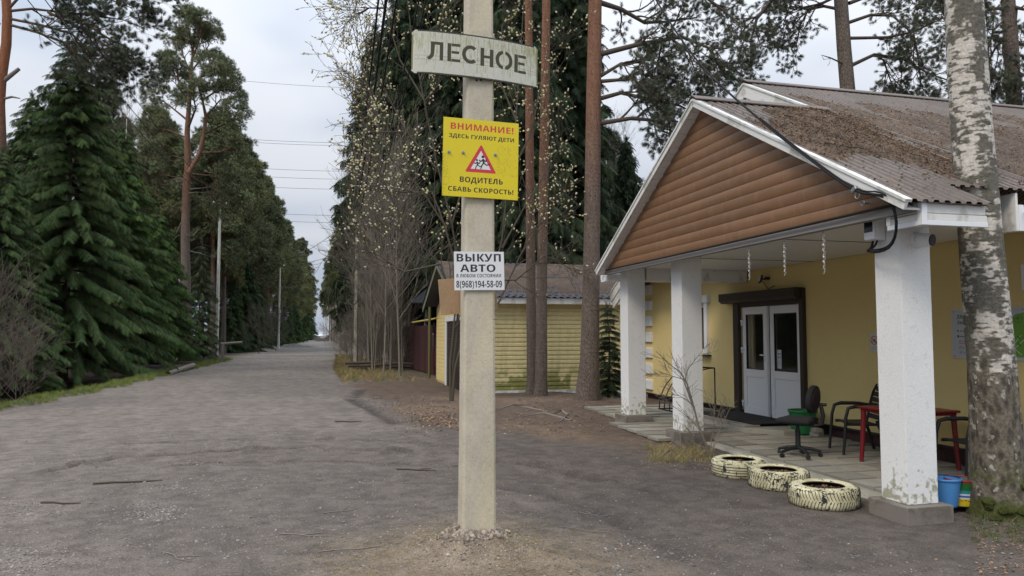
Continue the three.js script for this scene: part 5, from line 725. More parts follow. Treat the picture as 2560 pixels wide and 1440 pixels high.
function buildPine(p, name, label, pos, ry = 0, group) { const g = thing(name, label, 'tree', pos, ry, group); part('trunk', p.trunk, M.pineBark, g); part('branches', p.branches, M.pineTwig, g).userData.kind = 'stuff'; if (p.dead) part('dead_branches', p.dead, M.deadTwig, g); tuftsTo('crown', p.geo, p.mat, p.T, g); return g; }
function copyOf(g, pos, ry, s = 1, label, group) { const c = g.clone(); c.userData = { ...g.userData }; c.name = numbered(g.name.replace(/_\d+$/, '')); c.position.set(...pos); c.rotation.y = ry; if (Array.isArray(s)) c.scale.set(...s); else c.scale.setScalar(s); if (label) c.userData.label = label; if (group) c.userData.group = group; scene.add(c); return c; }
const on = (X, Z) => [X, gy(X, Z) - 0.05, Z];
// ---- spruce: whorls of drooping boughs hung with fronds
function spruceParts({ h, r, base, seed, step = 0.3, per = 6, ss = 0.55, droop = 0.35, hang = 0.3, geo = sprayA, mat = M.spruce, gap = 0.15, pow = 0.8 }) {
  R = mulberry(seed); const tr = new MB(true), P = trunkPath(h, [0, 0], 0.06, 14); tr.tube(P, flare(0.008 * h + 0.03, 14, 0.4, 0.1), 9, () => [0.17, 0.135, 0.11]);
  const B = new MB(), S = []; let w = 0;
  for (let y = base; y < h - 0.15; y += step * rr(0.8, 1.2)) { w++; const t = (y - base) / (h - base), n = Math.max(3, Math.round(per * (1 - 0.4 * t)));
    for (let k = 0; k < n; k++) { const a = k / n * 6.283 + w * 1.1 + rr(-0.3, 0.3), L = (r * Math.pow(1 - t, pow) * (t < 0.08 ? 0.8 : 1) + 0.12) * rr(0.72, 1.15), dr = droop * rr(0.6, 1.3), up = mix(-0.1, 0.5, t); const f = s => [Math.cos(a + 0.12 * s) * L * s, y + L * (up * s - (dr + up * 0.6) * s * s + 0.22 * dr * s * s * s * s), Math.sin(a + 0.12 * s) * L * s]; B.tube([f(0), f(0.3), f(0.6), f(0.85), f(1)], [0.012 + L * 0.009, 0.01 + L * 0.006, 0.008 + 0.003 * L, 0.006, 0.004], 4);
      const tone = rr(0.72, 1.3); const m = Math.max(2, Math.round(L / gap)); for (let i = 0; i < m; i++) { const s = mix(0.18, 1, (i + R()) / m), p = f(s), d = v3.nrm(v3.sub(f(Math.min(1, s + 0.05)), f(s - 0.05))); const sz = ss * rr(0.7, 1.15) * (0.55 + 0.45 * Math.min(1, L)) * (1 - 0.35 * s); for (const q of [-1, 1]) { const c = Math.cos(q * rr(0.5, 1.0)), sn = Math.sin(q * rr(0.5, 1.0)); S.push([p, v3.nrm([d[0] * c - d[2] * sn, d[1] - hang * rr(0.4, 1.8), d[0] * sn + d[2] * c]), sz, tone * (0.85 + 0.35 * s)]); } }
      S.push([f(0.93), v3.nrm(v3.sub(f(1), f(0.9))), ss * 0.7]); } }
  for (let i = 0; i < 6; i++) S.push([[0, h - 0.35 + i * 0.05, 0], v3.nrm([rr(-.4, .4), 1, rr(-.4, .4)]), ss * 0.6]);
  return { trunk: tr.geo(), branches: B.geo(), S, geo, mat };
}
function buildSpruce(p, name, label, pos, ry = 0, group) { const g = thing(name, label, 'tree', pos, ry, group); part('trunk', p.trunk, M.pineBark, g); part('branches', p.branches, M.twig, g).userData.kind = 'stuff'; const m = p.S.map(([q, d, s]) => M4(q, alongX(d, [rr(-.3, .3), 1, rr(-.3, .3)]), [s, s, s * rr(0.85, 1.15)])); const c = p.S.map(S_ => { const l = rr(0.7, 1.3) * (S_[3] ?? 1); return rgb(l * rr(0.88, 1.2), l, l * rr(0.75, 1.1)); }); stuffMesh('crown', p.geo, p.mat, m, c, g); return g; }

// left of the road: spruces behind the ditch
{
  const place = (px, d) => { const X = (px - 1280) / F * d; return on(X, -d); };
  const A = buildSpruce(spruceParts({ h: 14.2, r: 4.1, base: 1.5, seed: 101, per: 8, gap: 0.12, step: 0.27, droop: 0.42, hang: 0.4 }), 'spruce_tree', 'tallest dark green spruce behind the roadside ditch', place(165, 29.5), 0);
  buildSpruce(spruceParts({ h: 11.8, r: 3.3, base: 1.3, seed: 102, per: 8, gap: 0.12, step: 0.26, droop: 0.42, hang: 0.4, mat: leaf([0.075, 0.132, 0.036]) }), 'spruce_tree', 'broad bright green spruce beside the tallest spruce by the ditch', place(292, 36), 0);
  buildSpruce(spruceParts({ h: 8.8, r: 2.9, base: 0.9, seed: 103, per: 8, gap: 0.11, step: 0.25, droop: 0.4, hang: 0.45, mat: leaf([0.075, 0.135, 0.034]) }), 'spruce_tree', 'lower bushy green spruce overhanging the grass verge', place(385, 42), 0);
  copyOf(A, place(-10, 25.5), 2.2, 0.6, 'young dark spruce with boughs reaching down into the ditch'); copyOf(A, place(60, 36), 4.0, 0.95, 'dark spruce standing deeper in the wood by the ditch');
  [[-27, -17, 0.85], [-33, -24, 1.0], [-24, -9, 0.8], [-38, -14, 1.1], [-30, -2, 0.95], [-36, -33, 1.05], [-21, 4, 0.9]].forEach(([X, Z, s], i) => copyOf(A, on(X, Z), i * 1.9, s, 'dark spruce further along the ditch', 'spruces along the ditch'));
  const sm = buildSpruce(spruceParts({ h: 6.2, r: 1.15, base: 0.5, seed: 104, per: 6, step: 0.26, ss: 0.42, droop: 0.5, hang: 0.5, mat: leaf([0.055, 0.085, 0.035]), gap: 0.13 }), 'young_spruce', 'slim greyish young spruce beside the whitewashed roadside pole', place(500, 49.5), 0); sm.scale.setScalar(1.3);
  copyOf(sm, place(452, 46), 1.2, [1.1, 0.85, 1.1], 'short young spruce by the log at the verge');
  const md = buildSpruce(spruceParts({ h: 7.6, r: 2.0, base: 0.4, seed: 105, per: 7, ss: 0.7, geo: sprayB, gap: 0.22, mat: leaf([0.045, 0.09, 0.03]) }), 'spruce_tree', 'dense dark spruce just past the timber barrier', place(612, 69), 0); md.scale.setScalar(1.28);
  [[652, 88, 0.95], [690, 105, 0.9], [718, 120, 0.95], [738, 140, 1.0], [752, 165, 1.1], [766, 200, 1.2], [575, 66, 0.9], [779, 250, 1.3]].forEach(([px, d, s], i) => copyOf(md, place(px, d), i * 1.7, s, 'small spruce in the row along the left of the road', 'spruces lining the far left of the road'));
}
// left of the road: pines
{
  const far = [0, 1, 2].map(i => pineParts({ h: 18 + i, r: 0.2 + i * 0.02, base: [7.5, 6, 8.5][i], spread: [3.3, 3.7, 3.1][i], limbs: 30, seed: 120 + i, geo: clump, mat: [M.pine, leaf([0.160, 0.178, 0.074]), leaf([0.125, 0.145, 0.074])][i], ts: 0.55, o: { n: [6, 4], tufts: [1, 1] } }));
  const tpl = far.map((p, i) => { const [X, Z] = street([61, 68, 76][i], leftEdge([61, 68, 76][i]) - 2.6); return buildPine(p, 'pine_tree', 'tall pine with reddish trunk in the row left of the road', on(X, Z), i * 2, 'pines lining the left of the road'); });
  R = mulberry(130); let k = 0;
  for (let t = 40; t < 290; t += 3.4 + t * 0.022) for (const row of [0, 1, 2]) { if (row && t > 150) continue; if (row === 2 && t > 90) continue; if (row && t < 62) continue; if (t < 60) continue; const q = leftEdge(t) - [2.2, 7, 13][row] + rr(-0.9, 0.9), [X, Z] = street(t + rr(-1, 1), q); copyOf(tpl[k++ % 3], on(X, Z), rr(0, 6.28), rr(0.86, 1.12)); }
  // pines up the right-hand side of the road
  R = mulberry(133); for (const [px, d, s] of [[862, 95, 0.8], [850, 112, 0.8], [843, 135, 0.9], [836, 165, 0.95], [830, 200, 1], [824, 250, 1.1], [880, 80, 0.72], [872, 120, 0.9], [818, 310, 1.2]]) copyOf(tpl[k++ % 3], on((px - 1280) / F * d, -d), rr(0, 6), s, 'slender pine in the far row right of the road', 'pines far up the right of the road');
  // the forked pine that stands out from the row
  R = mulberry(131); const P1 = on(...(([a, , c]) => [a, c])(AT(470, 860, 46)));
  { const g = thing('pine_tree', 'tall forked pine with orange upper limbs above the young spruces', 'tree', P1), D = 46, W = (p, d = D) => v3.sub(AT(p[0], p[1], d), P1), tr = new MB(true), og = [0.32, 0.175, 0.112], gr = [0.25, 0.205, 0.175];
    const bc = (t, p) => C3(gr, og, sst(8.5, 11, p[1])); tr.tube([[0, -0.2, 0], W([466, 760]), W([463, 600]), W([466, 470]), W([470, 420]), W([468, 330]), W([472, 270]), W([476, 220]), W([480, 150]), W([488, 70])], [0.33, 0.28, 0.26, 0.24, 0.21, 0.165, 0.135, 0.10, 0.07, 0.03], 12, bc); part('trunk', tr.geo(), M.pineBark, g);
    const fk = new MB(true); fk.tube([[472, 432], [488, 405], [500, 380], [510, 335], [515, 292], [506, 250], [492, 200]].map(p => W(p, D - 0.8)), [0.15, 0.14, 0.13, 0.12, 0.10, 0.07, 0.04], 9, () => og); fk.tube([[511, 300], [525, 278], [548, 274]].map(p => W(p, D - 0.8)), [0.08, 0.06, 0.03], 6, () => [0.36, 0.2, 0.13]); part('forked_limb', fk.geo(), M.pineBark, g);
    const B = new MB(), T = [], o = { rmin: 0.008, n: [10, 5], from: [0.3, 0.2], ang: [0.5, 1.1], lift: [0.15, 0.2], len: [1.5, 0.7], r: [0.03, 0.014], wig: 0.25, curl: [0.05, 0.08], tuftFrom: 1, tufts: [1, 1], ts: 0.42, tup: 0.4, flat: 0.7, tipShort: true };
    for (const [l, r] of [[[[478, 190], [455, 130], [440, 100]], .05], [[[480, 150], [500, 95], [508, 60]], .05], [[[482, 140], [475, 90], [470, 55]], .05], [[[478, 180], [515, 130], [525, 100]], .05], [[[474, 235], [440, 190], [415, 160]], .06], [[[476, 215], [520, 180], [545, 165]], .05], [[[492, 205], [520, 170], [530, 150]], .05], [[[506, 250], [545, 225], [578, 205]], .06], [[[515, 292], [550, 250], [575, 245]], .05], [[[512, 335], [560, 310], [590, 290]], .06], [[[500, 382], [550, 380], [590, 365]], .06], [[[480, 435], [530, 440], [575, 460]], .06], [[[474, 440], [540, 475], [560, 520]], .06], [[[468, 300], [425, 265], [390, 240]], .06], [[[468, 345], [420, 325], [375, 335]], .06], [[[467, 400], [415, 385], [375, 395]], .05], [[[466, 450], [415, 438], [370, 445]], .06], [[[472, 260], [450, 220], [430, 200]], .05], [[[470, 320], [490, 270], [480, 235]], .07]]) { const w = rr(-2.2, 2.6); grow(B, T, l.map((p, i) => W(p, D - w * i / 2)), r * 1.2, 0, o); }
    part('branches', B.geo(), M.pineTwig, g).userData.kind = 'stuff'; const dd = new MB(); for (let i = 0; i < 14; i++) { const y = rr(440, 640), s = R() < 0.5 ? -1 : 1, L = rr(20, 75); dd.tube([W([466, y]), W([466 + s * L * 0.5, y + rr(-15, 10)], D - rr(-1, 1)), W([466 + s * L, y + rr(-25, 25)], D - rr(-1, 1))], [0.035, 0.022, 0.008], 5); } part('dead_branches', dd.geo(), M.deadTwig, g); tuftsTo('crown', clump, leaf([0.145, 0.168, 0.085]), T, g); }
  // pine at the very left whose boughs reach over the spruces
  const P0 = on(...(([a, , c]) => [a, c])(AT(-8, 860, 27))); R = mulberry(140);
  const g0 = thing('pine_tree', 'pine with curved orange trunk reaching long boughs over the spruces', 'tree', P0); const tr = new MB(true); const W = (a, d = 27) => v3.sub(AT(a[0], a[1], d), P0);
  tr.tube([[0, -0.2, 0], W([-6, 600]), W([2, 400]), W([-2, 260]), W([2, 200]), W([16, 110]), W([18, 40]), W([12, -60]), W([4, -220]), W([6, -420])], [0.28, 0.22, 0.2, 0.185, 0.18, 0.165, 0.16, 0.14, 0.11, 0.04], 10, barkCol(19, [0.17, 0.135, 0.11], [0.42, 0.17, 0.08], 0.42, 0.6)); part('trunk', tr.geo(), M.pineBark, g0);
  const B = new MB(), T = []; const o = { rmin: 0.005, n: [11, 6, 3], from: [0.18, 0.2, 0.2], ang: [0.5, 1.0], lift: [0.05, 0.08, 0.1], len: [1.7, 0.66, 0.3], r: [0.028, 0.012, 0.007], wig: 0.2, curl: [0.02, 0.05, 0.06], tuftFrom: 2, tufts: [1, 1], ts: 0.22, tup: 0.25, flat: 0.7, tipShort: true };
  for (const l of [[[20, 28], [80, 22], [150, 30], [230, 38], [310, 50], [370, 75]], [[10, 44], [100, 62], [180, 85], [230, 130], [265, 180]], [[14, -60], [120, -50], [230, -70], [320, -30], [380, 0]], [[8, -160], [120, -190], [240, -160], [330, -120]], [[14, 30], [60, -20], [140, -40], [250, -10], [330, 20]], [[0, 60], [-60, 40], [-120, 60]], [[18, 60], [90, 80], [170, 110], [210, 160], [220, 190]], [[10, -100], [60, -200], [160, -260]], [[190, 40], [260, 90], [320, 120], [350, 170]], [[120, 30], [200, 70], [290, 130], [330, 190]]]) { const dd = rr(-0.8, 1.4); grow(B, T, l.map((p, i) => W(p, 27 - dd * i / 4)), 0.055, 0, o); }
  part('branches', B.geo(), M.pineTwig, g0).userData.kind = 'stuff'; tuftsTo('crown', tuft, M.pineDark, T, g0);
  const st = new MB(); st.tube([W([0, 210]), W([25, 190]), W([48, 172])], [0.09, 0.08, 0.065], 7); st.tube([W([-4, 250]), W([30, 242]), W([50, 246])], [0.05, 0.04, 0.02], 6); part('dead_branches', st.geo(), M.deadTwig, g0);
}
console.log('left trees done');
// ---- bare saplings and birches
function bareParts({ h, r, seed, n = 16, len = 1.2, lift = 0.5, spread = 0.5, levels = 2, start = 0.25, wig = 0.12 }) { R = mulberry(seed); const tr = new MB(), P = trunkPath(h, [rr(-.05, .05), rr(-.05, .05)], 0.15, 12), fl = flare(r, 12, 0.3, 0.15); tr.tube(P, fl, 7); const B = new MB(); const o = { rmin: 0.004, n: [6, 4, 3].slice(0, levels), from: [0.2, 0.2, 0.2], ang: [0.35, 0.8], lift: [0.25, 0.15, 0.1], len: [len * 0.5, len * 0.26, len * 0.14], r: [0.010, 0.006, 0.004], wig, curl: [0.06, 0.03, 0.02], tuftFrom: 9 }; for (let k = 0; k < n; k++) { const t = mix(start, 0.98, (k + R()) / n), f = t * 12, i = Math.min(11, Math.floor(f)), p = v3.add(P[i], v3.sub(P[i + 1], P[i]), f - i), a = k * 2.4 + rr(-.5, .5), L = len * rr(0.6, 1.2) * (1.15 - 0.75 * t); let d = v3.nrm([Math.cos(a) * spread, lift, Math.sin(a) * spread]), q = p; const path = [p]; for (let s = 0; s < 4; s++) { d = v3.nrm([d[0] + rr(-1, 1) * wig, d[1] + rr(-1, 1) * wig, d[2] + rr(-1, 1) * wig]); q = v3.add(q, d, L / 4); path.push(q); } grow(B, null, path, Math.max(0.006, fl[i] * 0.45), 0, o); } return { trunk: tr.geo(), branches: B.geo() }; }
function buildBare(p, name, label, pos, mat, ry, group, category = 'tree') { const g = thing(name, label, category, pos, ry, group); part('trunk', p.trunk, mat, g); part('branches', p.branches, mat === M.birchFar ? M.twig : mat, g).userData.kind = 'stuff'; return g; }
{
  const sap = [0, 1, 2, 3].map(i => bareParts({ h: [6.5, 7.6, 5.2, 8.4][i], r: [0.03, 0.038, 0.026, 0.045][i], seed: 150 + i, n: [24, 26, 22, 28][i], len: [2.1, 2.4, 2.0, 2.6][i], lift: 1.0, spread: 0.6 }));
  R = mulberry(151); const spots = []; for (let i = 0; i < 120; i++) { const t = rr(29, 58), q = rightEdge(t) + 1.2 + 5.2 * Math.pow(R(), 0.8); const [X, Z] = street(t, q); if (-Z < 38 && X > -5.6 + (-Z - 36) * -0.3) continue; spots.push([X, Z]); }
  const tp = []; spots.forEach(([X, Z], i) => { const lab = 'bare grey-brown sapling in the thicket right of the road', gr = 'bare saplings in the roadside thicket'; if (i < 4) tp.push(buildBare(sap[i], 'bare_sapling', lab, on(X, Z), M.bareTwig, rr(0, 6), gr)); else copyOf(tp[i % 4], on(X, Z), rr(0, 6.28), rr(0.65, 1.15)); });
  const bir = [0, 1].map(i => bareParts({ h: 15 + i * 2, r: 0.12, seed: 160 + i, n: 26, len: 2.6, lift: 1.0, spread: 0.5, start: 0.35 }));
  R = mulberry(161); const tb = []; const bs = [[1030, 38], [1045, 44], [1062, 36], [1075, 42], [1090, 39], [1102, 47], [1112, 40], [960, 52], [930, 60], [905, 72], [885, 66], [868, 80], [858, 90], [848, 105], [876, 58], [895, 56], [915, 50], [942, 46], [970, 44], [1250, 44], [1275, 50], [1300, 46], [1322, 52], [1385, 48], [1410, 55], [1510, 50], [1535, 46], [1560, 54], [1165, 43], [1200, 48], [985, 47], [1010, 55]];
  bs.forEach(([px, d], i) => { const X = (px - 1280) / F * d, lab = 'white-barked birch standing in the wood behind the yellow shed', gr = 'birches behind the shed and thicket'; if (i < 2) tb.push(buildBare(bir[i], 'birch_tree', lab, on(X, -d), M.birchFar, rr(0, 6), gr)); else copyOf(tb[i % 2], on(X, -d), rr(0, 6.28), rr(0.8, 1.1)); });
  // thin birches above the left spruces
  [[262, 33], [300, 36], [330, 34], [280, 42], [345, 40]].forEach(([px, d], i) => { const X = (px - 1280) / F * d; const c = copyOf(tb[i % 2], on(X, -d), i, 0.78, 'thin white birch rising behind the left spruces', 'birches behind the left spruces'); c.rotation.z = [0.02, -0.05, -0.12, 0.04, -0.16][i]; });
  const bush = bareParts({ h: 2.6, r: 0.02, seed: 170, n: 26, len: 1.5, lift: 0.7, spread: 0.9, start: 0.05 });
  const b0 = buildBare(bush, 'bare_bush', 'leafless grey bush at the edge of the ditch', on(...(([a, , c]) => [a, c])(AT(-20, 900, 17))), M.bareBush, 0, 'leafless bushes by the left verge', 'bush'); [[-90, 16, 1.0], [50, 19.5, 0.7], [650, 62, 1.3], [690, 72, 1.4]].forEach(([px, d, s], i) => copyOf(b0, on((px - 1280) / F * d, -d), i * 2, s));
  const b1 = buildBare(bush, 'bare_bush', 'leafless tan bush at the foot of the thicket', on((880 - 1280) / F * 44, -44), M.bareTwig, 1, 'leafless bushes in the thicket', 'bush'); [[865, 52, 1.2], [895, 42, 0.9], [905, 40, 0.8], [920, 37, 1.0], [935, 38, 0.9], [950, 35, 0.9], [965, 36, 1.0], [980, 35, 1.1], [995, 37, 1.1], [850, 60, 1.3], [870, 48, 1.0], [910, 44, 1.2], [1005, 34.5, 0.8]].forEach(([px, d, s], i) => copyOf(b1, on((px - 1280) / F * d, -d), i * 2, s));
}
// ---- right-hand spruces hung like curtains, behind the shed
{
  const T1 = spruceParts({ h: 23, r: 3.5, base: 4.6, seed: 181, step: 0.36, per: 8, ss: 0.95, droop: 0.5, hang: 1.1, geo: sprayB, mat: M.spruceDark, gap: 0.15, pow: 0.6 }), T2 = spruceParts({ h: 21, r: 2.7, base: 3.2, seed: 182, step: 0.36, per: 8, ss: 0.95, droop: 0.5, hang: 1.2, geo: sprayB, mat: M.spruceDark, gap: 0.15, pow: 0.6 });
  const at = (px, d) => on((px - 1280) / F * d, -d);
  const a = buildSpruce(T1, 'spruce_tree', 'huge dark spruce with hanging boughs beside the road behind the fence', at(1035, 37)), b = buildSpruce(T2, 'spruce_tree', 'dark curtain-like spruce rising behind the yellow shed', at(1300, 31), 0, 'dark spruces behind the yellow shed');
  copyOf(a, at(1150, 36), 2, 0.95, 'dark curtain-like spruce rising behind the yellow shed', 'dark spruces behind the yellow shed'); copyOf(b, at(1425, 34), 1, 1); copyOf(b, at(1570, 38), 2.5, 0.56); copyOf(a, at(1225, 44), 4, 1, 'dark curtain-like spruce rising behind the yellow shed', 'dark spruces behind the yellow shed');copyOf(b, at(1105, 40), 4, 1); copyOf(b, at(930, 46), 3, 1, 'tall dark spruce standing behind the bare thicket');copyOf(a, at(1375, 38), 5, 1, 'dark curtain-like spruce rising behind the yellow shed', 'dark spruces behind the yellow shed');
  R = mulberry(185); for (const [px, d, s] of [[905, 85, 0.7], [1100, 60, 0.9], [1340, 62, 0.9], [1480, 60, 0.85], [1000, 64, 0.8], [940, 78, 0.85]]) copyOf(R() < 0.5 ? a : b, at(px, d), rr(0, 6), s, 'spruce in the wood right of the road', 'spruces deep in the right-hand wood');
  const y = buildSpruce(spruceParts({ h: 2.5, r: 0.42, base: 0.25, seed: 186, per: 6, step: 0.14, ss: 0.3, droop: 0.3, hang: 0.3, gap: 0.07, mat: M.spruceDark }), 'young_spruce', 'thin little spruce against the shed wall by the far column', at(1520, 19.3));
}
// ---- the pines by the shed and behind the shop
{
  const near = (name, label, pts, rads, limbs, d, seed, mat, h, opt = {}) => { R = mulberry(seed); const P = pts[0]; const g = thing(name, label, 'tree', P); const tr = new MB(true); tr.tube(pts.map(p => v3.sub(p, P)), rads, 14, barkCol(h, [0.215, 0.175, 0.148], [0.35, 0.18, 0.11], 0.33, 0.52)); part('trunk', tr.geo(), M.pineBark, g); const B = new MB(), T = []; const o = { rmin: 0.006, n: [9, 5, 3], from: [0.15, 0.2, 0.2], ang: [0.5, 1.1], lift: [0.0, 0.06, 0.1], len: [1.3, 0.55, 0.24], r: [0.03, 0.012, 0.007], wig: 0.26, curl: [-0.02, 0.03, 0.05], tuftFrom: 2, tufts: [1, 1], ts: 0.15, tup: 0.1, flat: 0.8, tipShort: true, ...opt }; for (const l of limbs) { const w = l.d ?? rr(-1.2, 1.2); grow(B, T, l.p.map((p, i) => v3.sub(AT(p[0], p[1], d - w * i / l.p.length), P)), l.r ?? 0.07, 0, { ...o, ...(l.o ?? {}) }); } part('branches', B.geo(), M.twig, g).userData.kind = 'stuff'; if (T.length) tuftsTo('crown', tuft, mat, T, g); return g; };
  const z = (a, s = 3.43, ox = 1480, oy = 0) => a.map(([x, y]) => [ox + x / s, oy + y / s]);
  const bp = AT(1470, 1005, 17.9); bp[1] = gy(bp[0], bp[2]) - 0.1;
  near('pine_tree', 'thick reddish pine trunk standing between the shed and porch', [bp, AT(1470, 975, 17.9), AT(1474, 900, 17.9), AT(1478, 700, 17.9), AT(1481, 500, 17.9), AT(1484, 250, 17.9), AT(1488, 0, 17.9), AT(1492, -300, 17.9), AT(1494, -620, 17.9)], [0.34, 0.29, 0.235, 0.205, 0.195, 0.185, 0.165, 0.13, 0.05],
    [{ p: z([[60, 20], [250, 80], [450, 195], [650, 185], [900, 150]]) }, { p: z([[50, 470], [400, 380], [770, 315], [1000, 410], [1160, 415]]), r: 0.07 }, { p: z([[50, 665], [250, 545], [400, 535], [520, 560]]), r: 0.05 }, { p: z([[50, 700], [350, 675], [480, 780], [620, 820]]), r: 0.05 }, { p: z([[50, 850], [250, 795], [480, 850], [750, 905], [840, 950]]), r: 0.06 }, { p: z([[50, 1060], [330, 1015], [520, 1030], [600, 1120], [690, 1160]]), r: 0.06, o: { n: [6, 4, 3] } },
      { p: [[1490, -60], [1600, -90], [1720, -40], [1800, 20], [1850, 60]] }, { p: [[1490, -150], [1640, -160], [1780, -120], [1900, -60]] }, { p: [[1488, -100], [1420, -150], [1340, -160]] }, { p: z([[690, 340], [830, 450], [870, 570], [960, 680]]), r: 0.035 }, { p: z([[600, 360], [560, 560], [500, 640]]), r: 0.03 }, { p: [[1492, -300], [1620, -320], [1760, -260]] }, { p: z([[480, 850], [640, 980], [700, 1050]]), r: 0.025 }, { p: z([[1000, 410], [1080, 560], [1200, 700]]), r: 0.03 }], 17.9, 191, M.pineDark, 15);
  const slim = (px0, py0, d, pxm, pxt, r, label, seed) => { const p0 = AT(px0, py0, d); p0[1] = gy(p0[0], p0[2]) - 0.1; near('pine_tree', label, [p0, AT(px0 + 2, py0 - 30, d), AT(pxm, 700, d), AT((pxm + pxt) / 2, 350, d), AT(pxt, 0, d), AT(pxt + 4, -300, d), AT(pxt + 4, -560, d)], [r * 1.55, r * 1.2, r, r * 0.9, r * 0.8, r * 0.6, 0.03], [{ p: [[pxt + 2, -180], [pxt - 60, -230], [pxt - 130, -220]] }, { p: [[pxt + 2, -220], [pxt + 70, -280], [pxt + 140, -260]] }, { p: [[pxt + 3, -300], [pxt - 50, -380], [pxt - 100, -400]] }, { p: [[pxt, -330], [pxt + 60, -420], [pxt + 90, -440]] }], d, seed, M.pineDark, 15); };
  slim(1329, 985, 20.4, 1327, 1321, 0.128, 'slender pine trunk before the shed, thinner of the joined pair', 192); slim(1351, 990, 19.9, 1355, 1366, 0.138, 'slender leaning pine trunk before the shed, thicker of the joined pair', 193);
  const s2 = (a) => z(a, 2.56, 1560, 0);
  near('pine_tree', 'straight grey-barked pine rising behind the shop ridge', [on(...(([a, , c]) => [a, c])(AT(2140, 850, 21))), AT(2128, 500, 21), AT(2120, 235, 21), AT(2110, 120, 21), AT(2102, 0, 21), AT(2092, -250, 21), AT(2088, -500, 21)], [0.26, 0.22, 0.205, 0.195, 0.185, 0.14, 0.05],
    [{ p: s2([[1420, 150], [1580, 95], [1720, 100], [1830, 200], [1850, 300]]), r: 0.055 }, { p: s2([[1430, 430], [1600, 350], [1780, 375], [1950, 470], [2080, 515]]), r: 0.06 }, { p: s2([[1420, 245], [1680, 240], [1850, 205], [2040, 115], [2200, 60]]), r: 0.05 }, { p: s2([[1400, -100], [1200, -120], [1000, -60], [930, 20], [850, 120], [815, 250], [810, 400]]), r: 0.09, o: { n: [14, 6, 3], curl: [-0.10, -0.04, 0.02] } }, { p: s2([[1390, -40], [1250, 30], [1180, 60], [1130, 160], [1100, 300]]), r: 0.05, o: { curl: [-0.08, 0, 0] } }, { p: s2([[1380, 60], [1280, 40], [1180, 60], [1060, 40], [1030, 130], [1070, 260]]), r: 0.05, o: { n: [9, 5, 3], curl: [-0.08, 0, 0] } }, { p: s2([[1440, 20], [1600, -40], [1800, -60], [1960, 20]]), r: 0.06 }, { p: s2([[1440, -120], [1620, -200], [1850, -160], [2050, -60]]), r: 0.06 }, { p: s2([[1400, -200], [1240, -260], [1100, -200], [960, -120]]), r: 0.06 }, { p: s2([[1660, 380], [1700, 500], [1740, 600]]), r: 0.03, o: { curl: [-0.06, 0, 0] } }, { p: s2([[1850, 220], [1880, 350], [1900, 520], [1880, 640]]), r: 0.04, o: { n: [9, 5, 3], curl: [-0.06, 0, 0] } }, { p: s2([[1440, 425], [1320, 370], [1262, 352]]), r: 0.03, o: { n: [0, 0, 0], tuftFrom: 9 } }], 21, 194, M.pineDark, 60);
  near('pine_tree', 'brown pine trunk rising behind the shop roof beyond the birch', [on(...(([a, , c]) => [a, c])(AT(2560, 850, 19))), AT(2545, 500, 19), AT(2536, 280, 19), AT(2528, 120, 19), AT(2520, 0, 19), AT(2510, -250, 19), AT(2506, -480, 19)], [0.24, 0.2, 0.185, 0.175, 0.165, 0.12, 0.05],
    [{ p: s2([[2440, 50], [2330, 60], [2240, 130], [2190, 220]]), r: 0.05 }, { p: s2([[2460, 240], [2380, 300], [2320, 420], [2280, 560]]), r: 0.04 }, { p: s2([[2440, 30], [2560, 60], [2700, 40]]), r: 0.06 }, { p: s2([[2470, 260], [2600, 300], [2750, 380]]), r: 0.06 }, { p: s2([[2420, -80], [2260, -120], [2120, -60], [2060, 40]]), r: 0.06 }, { p: s2([[2420, -140], [2580, -200], [2760, -140]]), r: 0.06 }, { p: s2([[2490, 450], [2600, 500], [2700, 600]]), r: 0.05 }, { p: s2([[2440, 120], [2360, 200], [2330, 320], [2340, 440], [2370, 560]]), r: 0.03, o: { curl: [-0.06, 0, 0] } }, { p: s2([[2420, -40], [2300, -20], [2180, 40], [2120, 140], [2060, 200]]), r: 0.05 }], 19, 195, M.pineDark, 40);
  // more of the wood behind the shop
  const wood = buildPine(pineParts({ h: 17, r: 0.2, base: 7, spread: 3.2, limbs: 26, seed: 196, geo: clump, mat: M.pineDark, ts: 0.5, o: { n: [6, 3], tufts: [1, 1] } }), 'pine_tree', 'pine in the wood far behind the shop', on(8, -60), 0, 'pines in the wood behind the shop');
  [[6, -50]].forEach(([X, Z], i) => copyOf(wood, on(X, Z), i * 1.3, 0.9 + 0.05 * (i % 4)));
}
console.log('right trees done');
